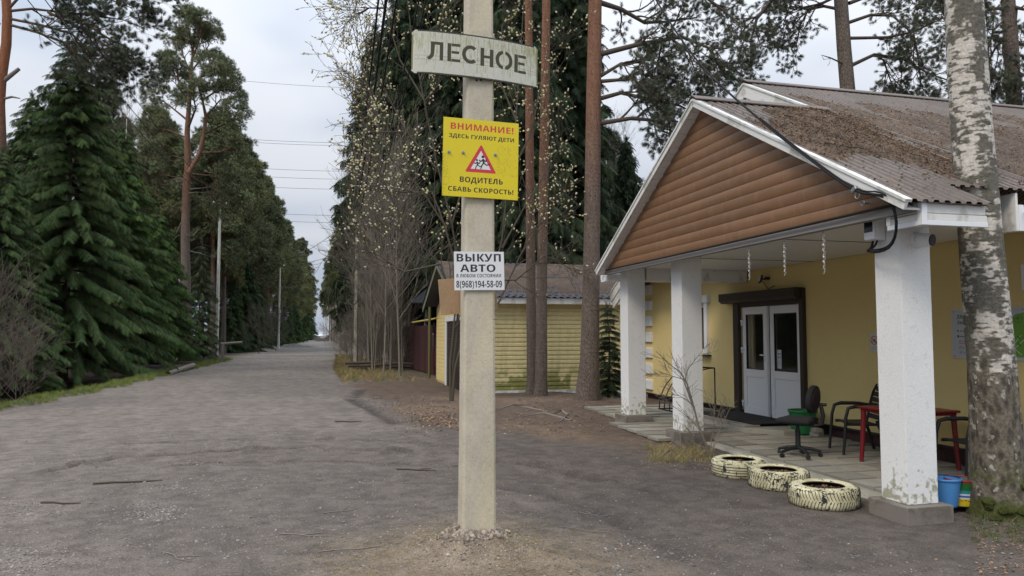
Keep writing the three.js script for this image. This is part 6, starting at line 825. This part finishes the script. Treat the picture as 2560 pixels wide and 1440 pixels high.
// ---- flowering willow before the dark spruces
{
  R = mulberry(201); const P = on(...(([a, , c]) => [a, c])(AT(1130, 1005, 17.8))); const g = thing('willow_tree', 'leafless willow set with pale yellow catkins behind the concrete pole', 'tree', P); const B = new MB(), T = [], st = new MB(); const W = (px, py, d = 17.8) => v3.sub(AT(px, py, d), P);
  const stems = [[[1128, 1008], [1130, 930], [1140, 850], [1150, 700], [1130, 560], [1090, 400], [1060, 250], [1030, 100], [1010, -80]], [[1130, 1008], [1138, 920], [1165, 820], [1230, 700], [1255, 600], [1270, 450], [1290, 300], [1300, 150], [1310, 0]], [[1126, 1008], [1126, 900], [1140, 760], [1100, 660], [1040, 600], [980, 560], [910, 540]], [[1150, 700], [1110, 560], [1050, 470], [980, 400], [940, 300], [910, 220]], [[1090, 420], [1010, 320], [950, 200], [910, 100], [890, 0]], [[1255, 620], [1310, 520], [1370, 420], [1400, 330]], [[1060, 250], [1000, 150], [960, 20], [930, -80]], [[1110, 560], [1080, 480], [1000, 480], [940, 470], [900, 440]], [[1245, 760], [1300, 640], [1350, 560], [1400, 520]], [[1270, 450], [1330, 330], [1350, 220], [1370, 120]], [[1040, 600], [990, 520], [945, 420], [905, 340]], [[1130, 560], [1170, 420], [1180, 260], [1150, 60]], [[1050, 200], [1100, 80], [1120, -60]], [[1290, 300], [1240, 180], [1260, 40]], [[1100, 660], [1010, 680], [950, 640], [900, 620]], [[1230, 700], [1290, 700], [1360, 640], [1400, 650]], [[945, 300], [910, 180], [880, 60]], [[1010, 330], [920, 330], [895, 280], [880, 240]], [[960, 20], [920, 20], [890, 40]]];
  const o = { rmin: 0.0045, n: [1.7, 4, 3], byLen: false, from: [0.25, 0.15, 0.15], ang: [0.4, 0.95], lift: [0.12, 0.1, 0.06], len: [1.2, 0.6, 0.28], r: [0.016, 0.009, 0.006], wig: 0.22, curl: [0.02, 0.03, 0.03], tuftFrom: 2, tufts: [2, 2], ts: 1, t0: 0.3, tj: 0.6 };
  stems.forEach((s, i) => { const d = rr(-1.3, 1.3), hi = s[s.length - 1][1]; grow(B, T, s.map((p, k) => W(p[0], p[1], 17.8 - (i < 3 ? d * k / 9 : d * 0.4 + d * k / 6))), i < 2 ? 0.036 : i === 2 ? 0.03 : 0.026, 0, { ...o, n: [10, 5, 3] }); });
  part('branches', B.geo(), M.willowTwig, g).userData.kind = 'stuff';
  const cat = new THREE.IcosahedronGeometry(1, 1).scale(1.5, 1, 1); const m = [], c = []; for (const [p, d] of T) { const y = p[1] + P[1]; if (R() > sst(3.0, 5.5, y) * 0.30 + 0.02) continue; const s = rr(0.012, 0.024); m.push(M4(p, alongX(d), s)); const l = rr(0.6, 1.15); c.push(rgb(l, l * rr(0.9, 1.02), l * rr(0.6, 1.2))); }
  stuffMesh('catkins', cat, M.catkin, m, c, g);
}
// ---- birch growing through the notch of the eave
{
  const base = toWorld(0.30, 0, -1.10); base[1] = gy(base[0], base[2]) - 0.1; const g = thing('birch_tree', 'thick old birch trunk growing up through the porch eave', 'tree', base); const H = 9, N = 90, S = 40, p = [], uv = [], id = [];
  for (let k = 0; k <= N; k++) { const y = k / N * H, lean = -0.030 * y + 0.012 * Math.sin(y * 1.3), r0 = mix(0.218, 0.165, clamp(y / 6)) + 0.10 * Math.exp(-y * 3.2); for (let s = 0; s <= S; s++) { const a = s / S * 6.2832, ca = Math.cos(a), sa = Math.sin(a); let r = r0 * (1 + 0.05 * Math.exp(-y * 1.6) * Math.sin(a * 5 + 1)); const rough = y < 1.6 ? 0.030 : 0.010; r += rough * (fbm(ca * 4 + 20, sa * 4 + y * 3.2 + 20, 4) - 0.5) * 1.6 + 0.02 * (vnoise(ca * 2 + 9, sa * 2 + y * 1.4) - 0.5); p.push(lean + ca * r, y, sa * r + 0.01 * Math.sin(y)); uv.push(s / S, y / 9); } }
  for (let k = 0; k < N; k++) for (let s = 0; s < S; s++) { const a = k * (S + 1) + s, b = a + S + 1; id.push(a, b, a + 1, a + 1, b, b + 1); }
  const q = new THREE.BufferGeometry(); q.setAttribute('position', new THREE.Float32BufferAttribute(p, 3)); q.setAttribute('uv', new THREE.Float32BufferAttribute(uv, 2)); q.setIndex(id); q.computeVertexNormals(); part('trunk', q, M.birch, g);
  R = mulberry(211); const moss = []; for (let i = 0; i < 16; i++) { const a = rr(-0.3, 2.6), y = rr(0.02, 0.42) * R() + 0.04, r = 0.31 - y * 0.18; const s = new THREE.IcosahedronGeometry(rr(0.03, 0.065), 2); const pp = s.attributes.position; for (let j = 0; j < pp.count; j++) { const k = 0.8 + 0.5 * vnoise(pp.getX(j) * 40 + i, pp.getY(j) * 40 + pp.getZ(j) * 30); pp.setXYZ(j, pp.getX(j) * k, pp.getY(j) * k * 0.8, pp.getZ(j) * k); } s.computeVertexNormals(); moss.push(s.translate(Math.cos(a) * r, y + 0.06, Math.sin(a) * r)); } const mm = part('moss', join(moss), M.moss, g); mm.userData.kind = 'stuff';
}
// ---- leafless young shrub before the middle column
{
  R = mulberry(221); const P = toWorld(-3.12, 0.02, 0.14); const D = -P[2]; const g = thing('bare_shrub', 'leafless young shrub before the middle porch column', 'bush', P); const B = new MB(); const W = (px, py, w = 0) => v3.sub(AT(px, py, D - w), P); const o = { rmin: 0.0028, n: [6, 4], from: [0.3, 0.25], ang: [0.4, 0.9], lift: [0.2, 0.15], len: [0.3, 0.13], r: [0.007, 0.004], wig: 0.15, curl: [0.03, 0.02], tuftFrom: 9 };
  [[[[1772, 1130], [1745, 1060], [1735, 1020], [1718, 960], [1700, 930], [1680, 915], [1640, 878]], 0.017], [[[1772, 1130], [1755, 1085], [1730, 1050], [1690, 1020], [1672, 1012]], 0.009], [[[1735, 1020], [1712, 960], [1718, 925], [1745, 890], [1800, 875]], 0.01], [[[1740, 1040], [1722, 990], [1712, 930]], 0.008], [[[1778, 1130], [1800, 1075], [1825, 1020]], 0.009], [[[1776, 1130], [1785, 1050], [1786, 1000]], 0.006], [[[1715, 950], [1680, 940], [1650, 930]], 0.007], [[[1730, 1010], [1700, 990], [1675, 985]], 0.006], [[[1765, 1120], [1740, 1110], [1725, 1100]], 0.006]].forEach(([l, r], i) => grow(B, null, l.map((p, k) => W(p[0], p[1], rr(-0.12, 0.12) * (k ? 1 : 0))), r, 0, o)); part('stems', B.geo(), M.bareTwig, g);
}
// ------------------------------------------------------------------ the yellow shed, fence, poles, wires and far things
{
  const D0 = 20.9, X0 = (1168 - 1280) / F * D0, g = thing('yellow_shed', 'long shed clad in yellow siding with a litter-strewn roof', 'shed', [X0, -0.1, -D0], PR); // local x along V, z towards the viewer
  const L = 7.4, Dp = 5.6, H = 2.62; const moss = tex(1024, 512, (u, v) => { const y = v * H, m = sst(0.46, 0.66, fbm(u * 40, v * 12, 5, 40) + 0.20 * sst(0.75, 0.1, y)) * sst(1.05, 0.35, y), st = sst(0.55, 0.75, fbm(u * 60, v * 3, 4, 60)) * 0.35, n = fbm(u * 120, v * 60, 2, 120); let c = [0.68 - st * 0.2, 0.585 - st * 0.18, 0.30 - st * 0.1].map(q => q * (0.9 + 0.2 * n)); return c.map((q, i) => mix(q, [0.17, 0.18, 0.035][i] * (0.6 + 0.8 * n), m * 0.85)); }, { wrap: false });
  const sd = std(0xffffff, { map: moss, roughness: 0.6 });
  part('wall', join([bb(0.02, L, 0, H, -Dp, -0.03)]), M.yellow, g);
  for (let k = 0; k < 20; k++) { const y = 0.16 + k * 0.125, b = new MB(); const y2 = y + 0.123, z0 = -0.012, z1 = 0.014; b.quad([0, y, z1], [L, y, z1], [L, y + 0.07, z1 - 0.002], [0, y + 0.07, z1 - 0.002]); b.quad([0, y + 0.07, z1 - 0.002], [L, y + 0.07, z1 - 0.002], [L, y + 0.085, z0 + 0.006], [0, y + 0.085, z0 + 0.006]); b.quad([0, y + 0.085, z0 + 0.006], [L, y + 0.085, z0 + 0.006], [L, y2, z0], [0, y2, z0]); b.quad([0, y, z0 - 0.01], [L, y, z0 - 0.01], [L, y, z1], [0, y, z1]); const q = b.geo(), p = q.attributes.position, u = q.attributes.uv; for (let i = 0; i < p.count; i++) u.setXY(i, p.getX(i) / L, p.getY(i) / H); part('siding_board', q, sd, g); }
  for (let k = 0; k < 20; k++) for (const [a, b] of [[-0.35, 0.0], [-Dp, -3.6]]) { const y = 0.16 + k * 0.125; if (b < -1 || true) part('side_board', rbb(-0.012, 0.016, y, y + 0.118, a, b, 0.003), M.yellow, g); }
  part('bottom_trim', rbb(-0.02, L, 0.0, 0.155, -0.02, 0.022, 0.004), M.fascia, g); part('corner_trim', rbb(-0.03, 0.03, 0.156, H, -0.01, 0.03, 0.004), M.fascia, g);
  const dr = new THREE.Group(); dr.name = 'roller_door'; g.add(dr); part('door_frame', join([rbb(-0.04, 0.015, 0.02, 2.15, -0.52, -0.36), rbb(-0.04, 0.015, 0.02, 2.15, -3.6, -3.42), rbb(-0.04, 0.015, 2.15, 2.3, -3.6, -0.36)]), M.pvc, dr); for (let k = 0; k < 24; k++) part('slat', rbb(-0.006, 0.012, 0.03 + k * 0.088, 0.03 + k * 0.088 + 0.082, -3.42, -0.52, 0.004), M.steel.clone(), dr);
  dr.traverse(o => { if (o.name === 'slat') { o.material = M.darkBrown; } });
  for (let k = 0; k < 4; k++) part('side_board', rbb(-0.012, 0.016, 2.31 + k * 0.125, 2.31 + k * 0.125 + 0.118, -3.6, -0.35, 0.003), M.yellow, g);
  part('fascia_board', rbb(-0.45, L + 0.3, H - 0.02, H + 0.15, 0.30, 0.335, 0.004), M.fascia, g); part('eave_soffit', bb(-0.43, L + 0.3, H - 0.018, H, 0.0, 0.299), M.soffit, g);
  const rise = 0.40, ry = z => H + 0.17 + (0.36 - z) * rise; const tm = std([0.045, 0.05, 0.075], { roughness: 0.5 });
  const wave = (x) => 0.022 * Math.sin(x / 0.2 * 6.283); const rf = new MB(); const nx = 190; for (let i = 0; i < nx; i++) { const xa = -0.5 + i / nx * (L + 0.9), xb = -0.5 + (i + 1) / nx * (L + 0.9); const zs = [0.40, 0.0, -0.4, -0.8, -1.2, -1.6, -2.0, -2.4, -2.75]; for (let k = 0; k < zs.length - 1; k++) { const st = 0.018; rf.quad([xa, ry(zs[k]) + wave(xa) + st, zs[k]], [xb, ry(zs[k]) + wave(xb) + st, zs[k]], [xb, ry(zs[k + 1]) + wave(xb), zs[k + 1]], [xa, ry(zs[k + 1]) + wave(xa), zs[k + 1]]); } } part('tile_roof', rf.geo(), tm, g);
  const rb = new MB(); rb.quad([-0.5, ry(-2.75), -2.75], [L + 0.4, ry(-2.75), -2.75], [L + 0.4, H + 0.1, -Dp - 0.4], [-0.5, H + 0.1, -Dp - 0.4]); part('back_roof', rb.geo(), tm, g);
  { const nx2 = 130, nz2 = 46, p = [], uv = [], id = []; for (let j = 0; j <= nz2; j++) for (let i = 0; i <= nx2; i++) { const x = mix(-0.45, L + 0.3, i / nx2), z = mix(0.22, -2.7, j / nz2); p.push(x, ry(z) + 0.012 + 0.07 * (fbm(x * 2, z * 2 + 5, 4) - 0.5 + 0.26) * sst(0.2, -0.05, z), z); uv.push(x, z); } for (let j = 0; j < nz2; j++) for (let i = 0; i < nx2; i++) { const a = j * (nx2 + 1) + i, b = a + 1, c = a + nx2 + 1, d = c + 1; id.push(a, b, c, b, d, c); } const q = new THREE.BufferGeometry(); q.setAttribute('position', new THREE.Float32BufferAttribute(p, 3)); q.setAttribute('uv', new THREE.Float32BufferAttribute(uv, 2)); q.setIndex(id); q.computeVertexNormals(); const m = part('roof_litter', q, M.litter, g); m.userData.kind = 'stuff'; }
  const gb = new MB(); gb.quad([-0.46, ry(0.38) - 0.02, 0.38], [-0.46, ry(-2.75) - 0.02, -2.75], [-0.46, ry(-2.75) - 0.2, -2.75], [-0.46, ry(0.38) - 0.2, 0.38]); gb.quad([-0.46, ry(-2.75) - 0.02, -2.75], [-0.46, H + 0.06, -Dp - 0.4], [-0.46, H - 0.12, -Dp - 0.4], [-0.46, ry(-2.75) - 0.2, -2.75]); part('barge_board', gb.geo(), std([0.20, 0.22, 0.14], { map: grime, roughness: 0.7 }), g);
  const gt = new THREE.Shape([new THREE.Vector2(0.2, H), new THREE.Vector2(Dp, H), new THREE.Vector2(2.75, ry(-2.75) - 0.1)]); const gg = new THREE.ExtrudeGeometry(gt, { depth: 0.03, bevelEnabled: false }); gg.rotateY(Math.PI / 2); part('gable_wall', gg, M.yellow, g);
}
{ // maroon sheet fence beside the shed
  const mat = std([0.085, 0.028, 0.030], { roughness: 0.5, map: grime }); const a = G(1010, 919), b = G(1081, 938), c = [-2.35, 0, -27.6];
  const panel = (p, q, h, label, name) => { const dx = q[0] - p[0], dz = q[2] - p[2], L = Math.hypot(dx, dz), g = thing(name, label, 'fence', [p[0], gy(p[0], p[2]), p[2]], Math.atan2(-dz, dx)); const n = Math.round(L / 1.15); for (let s = 0; s < n; s++) { const mb = new MB(), k = 10, w = L / n / k; for (let i = 0; i < k; i++) { const x = s * L / n + i * w, o = 0.012; mb.quad([x, 0.06, -o], [x + w * 0.42, 0.06, -o], [x + w * 0.42, h, -o], [x, h, -o]); mb.quad([x + w * 0.42, 0.06, -o], [x + w * 0.5, 0.06, o], [x + w * 0.5, h, o], [x + w * 0.42, h, -o]); mb.quad([x + w * 0.5, 0.06, o], [x + w * 0.92, 0.06, o], [x + w * 0.92, h, o], [x + w * 0.5, h, o]); mb.quad([x + w * 0.92, 0.06, o], [x + w, 0.06, -o], [x + w, h, -o], [x + w * 0.92, h, o]); } part('sheet', mb.geo(), mat, g); } for (const x of [0, L]) part('post', rbx(0.07, h + 0.1, 0.07, 0.006, x, (h + 0.1) / 2, -0.06), mat, g); part('rail', join([0.5, 1.6].map(y => bx(L, 0.04, 0.03, L / 2, y, -0.04))), mat, g); };
  panel(a, b, 2.0, 'maroon profiled sheet fence beside the bare thicket', 'sheet_fence'); panel([b[0] + 0.12, 0, b[2] + 0.05], c, 1.98, 'darker maroon gate panel between fence and shed', 'sheet_gate');
}
{ // dark canopy and the yellow pipe behind the fence
  const g = thing('metal_canopy', 'small dark corrugated canopy beside the shed gable', 'canopy', [0, 0, 0]); const m = std([0.02, 0.024, 0.026], { roughness: 0.5 }); const P = (px, py, d) => AT(px, py, d); const mb = new MB(); const n = 14; for (let i = 0; i < n; i++) { const f = (t, o) => [v3.add(P(1026, 755 + o, 29), v3.sub(P(1116, 755 + o, 27.2), P(1026, 755 + o, 29)), t), v3.add(P(1066, 722 + o, 31), v3.sub(P(1116, 724 + o, 29.6), P(1066, 722 + o, 31)), t)]; const [a0, a1] = f(i / n, i % 2 ? 2 : 0), [b0, b1] = f((i + 1) / n, i % 2 ? 0 : 2); mb.quad(a0, b0, b1, a1); } part('sheet', mb.geo(), m, g); const b1 = P(1030, 757, 29), b2 = P(1116, 757, 27.2); const bt = new MB(); bt.tube([b1, b2], [0.03, 0.03], 5); part('beam', bt.geo(), m, g); const ps = new MB(); ps.tube([[b1[0] + 0.8, 0, b1[2] + 1], [b1[0] + 0.8, b1[1], b1[2] + 1]], [0.05, 0.05], 6); part('post', ps.geo(), std([0.13, 0.12, 0.03]), g);
  const pp = new MB(); pp.tube([AT(1032, 806, 30), AT(1080, 798, 28.6), AT(1116, 790, 27.6)], [0.035, 0.035, 0.035], 7); solo('gas_pipe', pp.geo(), std([0.55, 0.46, 0.12], { roughness: 0.5 }), 'thin yellow gas pipe above the maroon gate', 'pipe');
}
// ---- poles
function linePole(label, pos, h, ry, o = {}) {
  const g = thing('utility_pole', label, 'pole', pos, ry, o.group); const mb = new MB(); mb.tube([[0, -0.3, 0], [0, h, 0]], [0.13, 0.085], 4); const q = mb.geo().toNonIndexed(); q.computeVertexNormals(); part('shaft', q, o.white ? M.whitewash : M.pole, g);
  if (o.arm) { part('crossarm', rbx(1.0, 0.08, 0.08, 0.01, 0, h - 0.12, 0.1), M.darkBrown, g); for (const x of [-0.42, 0, 0.42]) part('insulator', lathe([[0, 0], [0.04, 0], [0.075, 0.05], [0.04, 0.08], [0.07, 0.13], [0.03, 0.2], [0, 0.2]], 14), M.pvc, g, [x, h + (x ? -0.06 : 0.0), x ? 0.1 : 0]); }
  if (o.lamp) { const b = new MB(); b.tube([[0, h - 0.3, 0], [-0.5, h + 0.1, 0], [-1.0, h + 0.2, 0]], [0.03, 0.03, 0.03], 6); part('lamp_arm', b.geo(), M.steel, g); part('lamp_head', rbx(0.55, 0.12, 0.22, 0.04, -1.2, h + 0.2, 0), M.pvc, g); }
  if (o.sign) part('blue_sign', rbx(1.0, 0.5, 0.03, 0.01, 0.2, 3.2, 0.14), std([0.03, 0.09, 0.32], { roughness: 0.5 }), g);
  return g;
}
const L1 = on(...(([a, , c]) => [a, c])(G(541, 896)));
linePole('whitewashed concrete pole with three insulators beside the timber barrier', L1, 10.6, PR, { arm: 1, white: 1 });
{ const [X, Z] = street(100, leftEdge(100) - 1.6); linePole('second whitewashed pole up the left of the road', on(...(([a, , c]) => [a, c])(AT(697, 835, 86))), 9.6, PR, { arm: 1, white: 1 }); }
const P2 = on(...(([a, , c]) => [a, c])(G(889, 915))); linePole('grey concrete pole standing in the roadside thicket', P2, 8.4, PR, {});
R = mulberry(231); [[852, 78, 9, 1, 1], [826, 165, 9, 1], [818, 190, 9, 1], [814, 230, 9, 1], [840, 130, 8.5], [833, 150, 8.5], [845, 110, 8.5], [810, 280, 9, 1]].forEach(([px, d, h, lamp, sign], i) => linePole(sign ? 'street lamp pole with a blue sign right of the road' : lamp ? 'street lamp pole far up the right of the road' : 'plain pale pole far up the right of the road', on((px - 1280) / F * d, -d), h, PR, { lamp, sign, group: sign ? undefined : lamp ? 'far street lamps' : 'far plain poles' }));
function wireThing(a, b, drop, r, label, group) { solo('overhead_wire', wire(sag(a, b, drop), r, 5), M.cable, label, 'wire', [0, 0, 0], 0, group); }
{ const top = (x) => [POLE[0] + Math.cos(PR) * x, 9.0, POLE[2] - Math.sin(PR) * x + 0.1]; const t2 = [P2[0], P2[1] + 8.0, P2[2]];
  [[-0.35, 0, 0.034, -0.3], [-0.2, -0.15, 0.05, -0.2], [-0.02, -0.2, 0.036, 0], [0.42, -0.1, 0.026, 0.4], [0.56, 0.0, 0.026, 0.55]].forEach(([x, dy, r, x2], i) => { const a = top(x); a[1] += dy * 0.3; wireThing(a, [t2[0] + x2, t2[1] - 0.2 + dy, t2[2]], 0.9, r * 0.62, 'black cable running from the concrete pole up the road', 'cables along the right of the road'); });
  [-0.42, 0, 0.42].forEach((x, i) => { const a = [L1[0] + x * Math.cos(PR), L1[1] + 10.6, L1[2] - x * Math.sin(PR)], b = [a[0] + U[0] * 44, a[1] - 0.1, a[2] + U[1] * 44]; wireThing(a, b, 0.7, 0.012, 'thin grey wire running to the whitewashed roadside pole', 'wires along the left of the road'); });
  { const a = AT(697, 655, 86); wireThing([L1[0], L1[1] + 10.4, L1[2]], a, 0.5, 0.014, 'thin wire between the two whitewashed poles'); wireThing(a, AT(845, 575, 60), 0.4, 0.02, 'thin wire crossing over the road from the second pole'); }
  [[196, 214], [345, 349], [352, 356], [416, 420], [436, 440], [462, 465], [527, 531], [545, 549]].forEach(([y0, y1]) => { wireThing(AT(480, y0 - 8, 170), AT(960, y1 + 8, 170), 0.6, 0.035, 'high power line wire crossing the sky above the road', 'power line wires across the sky'); });
}
{ // timber barrier, log and heaps at the roadside
  const p = on(...(([a, , c]) => [a, c])(G(556, 905))); const g = thing('timber_barrier', 'low timber barrier of one rail beside the whitewashed pole', 'barrier', p); const q = v3.sub(AT(604, 858, 45.5), p), q0 = v3.sub(AT(553, 860, 44.1), p); const mb = new MB(); mb.tube([[0, -0.2, 0], [0, q0[1], 0]], [0.09, 0.085], 8); part('post', mb.geo(), M.deadTwig, g); const m2 = new MB(); m2.tube([[q0[0] - 0.1, q0[1], 0], [q[0], q[1] + 0.05, q[2]]], [0.085, 0.075], 8); part('rail', m2.geo(), M.deadTwig, g);
  const l = new MB(); const a = G(420, 938), b = G(482, 922); l.tube([[a[0], gy(a[0], a[2]) + 0.04, a[2]], [b[0], gy(b[0], b[2]) + 0.12, b[2]]], [0.11, 0.14], 10); solo('fallen_log', l.geo(), M.deadTwig, 'grey fallen log lying on the grass verge', 'log');
  const heap = (px, py, w, h, mat, label) => { const c = G(px, py), n = 36, k = 12, p2 = [], id = []; for (let j = 0; j <= k; j++) for (let i = 0; i <= n; i++) { const a2 = i / n * 6.283, r = j / k; p2.push(Math.cos(a2) * r * w, h * Math.pow(1 - r, 1.2) * (0.7 + 0.6 * vnoise(Math.cos(a2) * r * 6 + 9, Math.sin(a2) * r * 6 + 9)) - 0.03, Math.sin(a2) * r * w * 0.8); } for (let j = 0; j < k; j++) for (let i = 0; i < n; i++) { const a2 = j * (n + 1) + i, b2 = a2 + n + 1; id.push(a2, a2 + 1, b2, a2 + 1, b2 + 1, b2); } const q2 = new THREE.BufferGeometry(); q2.setAttribute('position', new THREE.Float32BufferAttribute(p2, 3)); q2.setIndex(id); q2.computeVertexNormals(); const uv = new Float32Array(p2.length / 3 * 2); for (let i = 0; i < p2.length / 3; i++) { uv[2 * i] = p2[3 * i]; uv[2 * i + 1] = p2[3 * i + 2]; } q2.setAttribute('uv', new THREE.BufferAttribute(uv, 2)); solo('heap', q2, mat, label, 'heap', [c[0], gy(c[0], c[2]), c[2]]); };
  heap(735, 868, 3.2, 0.45, std([0.22, 0.21, 0.2], { map: groundGrain, bumpMap: groundBump, bumpScale: 0.08 }), 'low spread of grey gravel at the left road edge'); heap(782, 850, 4.2, 1.3, std([0.06, 0.055, 0.05], { map: groundGrain }), 'dark soil heap far up the road on its left'); heap(822, 853, 3.8, 1.1, std([0.07, 0.06, 0.05], { map: groundGrain }), 'dark soil heap far up the road by the parked car');
  R = mulberry(241); const wp = G(915, 925); for (let i = 0; i < 7; i++) { const b2 = new MB(), x = wp[0] + rr(-0.5, 0.5) + (i > 4 ? 1.6 : 0), z = wp[2] + rr(-0.6, 0.4), y = 0.08 + (i % 3) * 0.12; b2.tube([[x - 0.7, y, z + rr(-.2, .2)], [x + 0.7, y + rr(-0.05, 0.1), z + rr(-.2, .2)]], [0.07, 0.06], 7); solo('woodpile_log', b2.geo(), M.twig, 'dark rotting log in the pile under the thicket', 'log', [0, 0, 0], 0, 'old logs under the thicket'); }
}
{ // parked car far up the road
  const p = on((824 - 1280) / F * 235, -235), g = thing('parked_car', 'small white car parked far up the road', 'car', p, PR + 0.3); const w = std([0.75, 0.75, 0.76], { roughness: 0.3 });
  part('body', join([rbx(1.75, 0.6, 4.2, 0.12, 0, 0.62, 0)]), w, g); part('cabin', rbx(1.5, 0.55, 2.2, 0.18, 0, 1.15, -0.2), w, g); part('windscreen', rbx(1.3, 0.36, 0.05, 0.02, 0, 1.14, 0.9), M.black, g); for (const a of [-1, 1]) { part('side_window', rbx(0.05, 0.32, 1.7, 0.02, a * 0.74, 1.14, -0.2), M.black, g); part('headlight', rbx(0.3, 0.16, 0.05, 0.02, a * 0.62, 0.68, 2.1), M.pvc, g); for (const b of [-1, 1]) { const c = cyl(0.32, 0.32, 0.2, 16).rotateZ(Math.PI / 2); part('wheel', c, M.black, g, [a * 0.8, 0.32, b * 1.3]); } }
}
console.log('far done');
renderer.render(scene, camera);
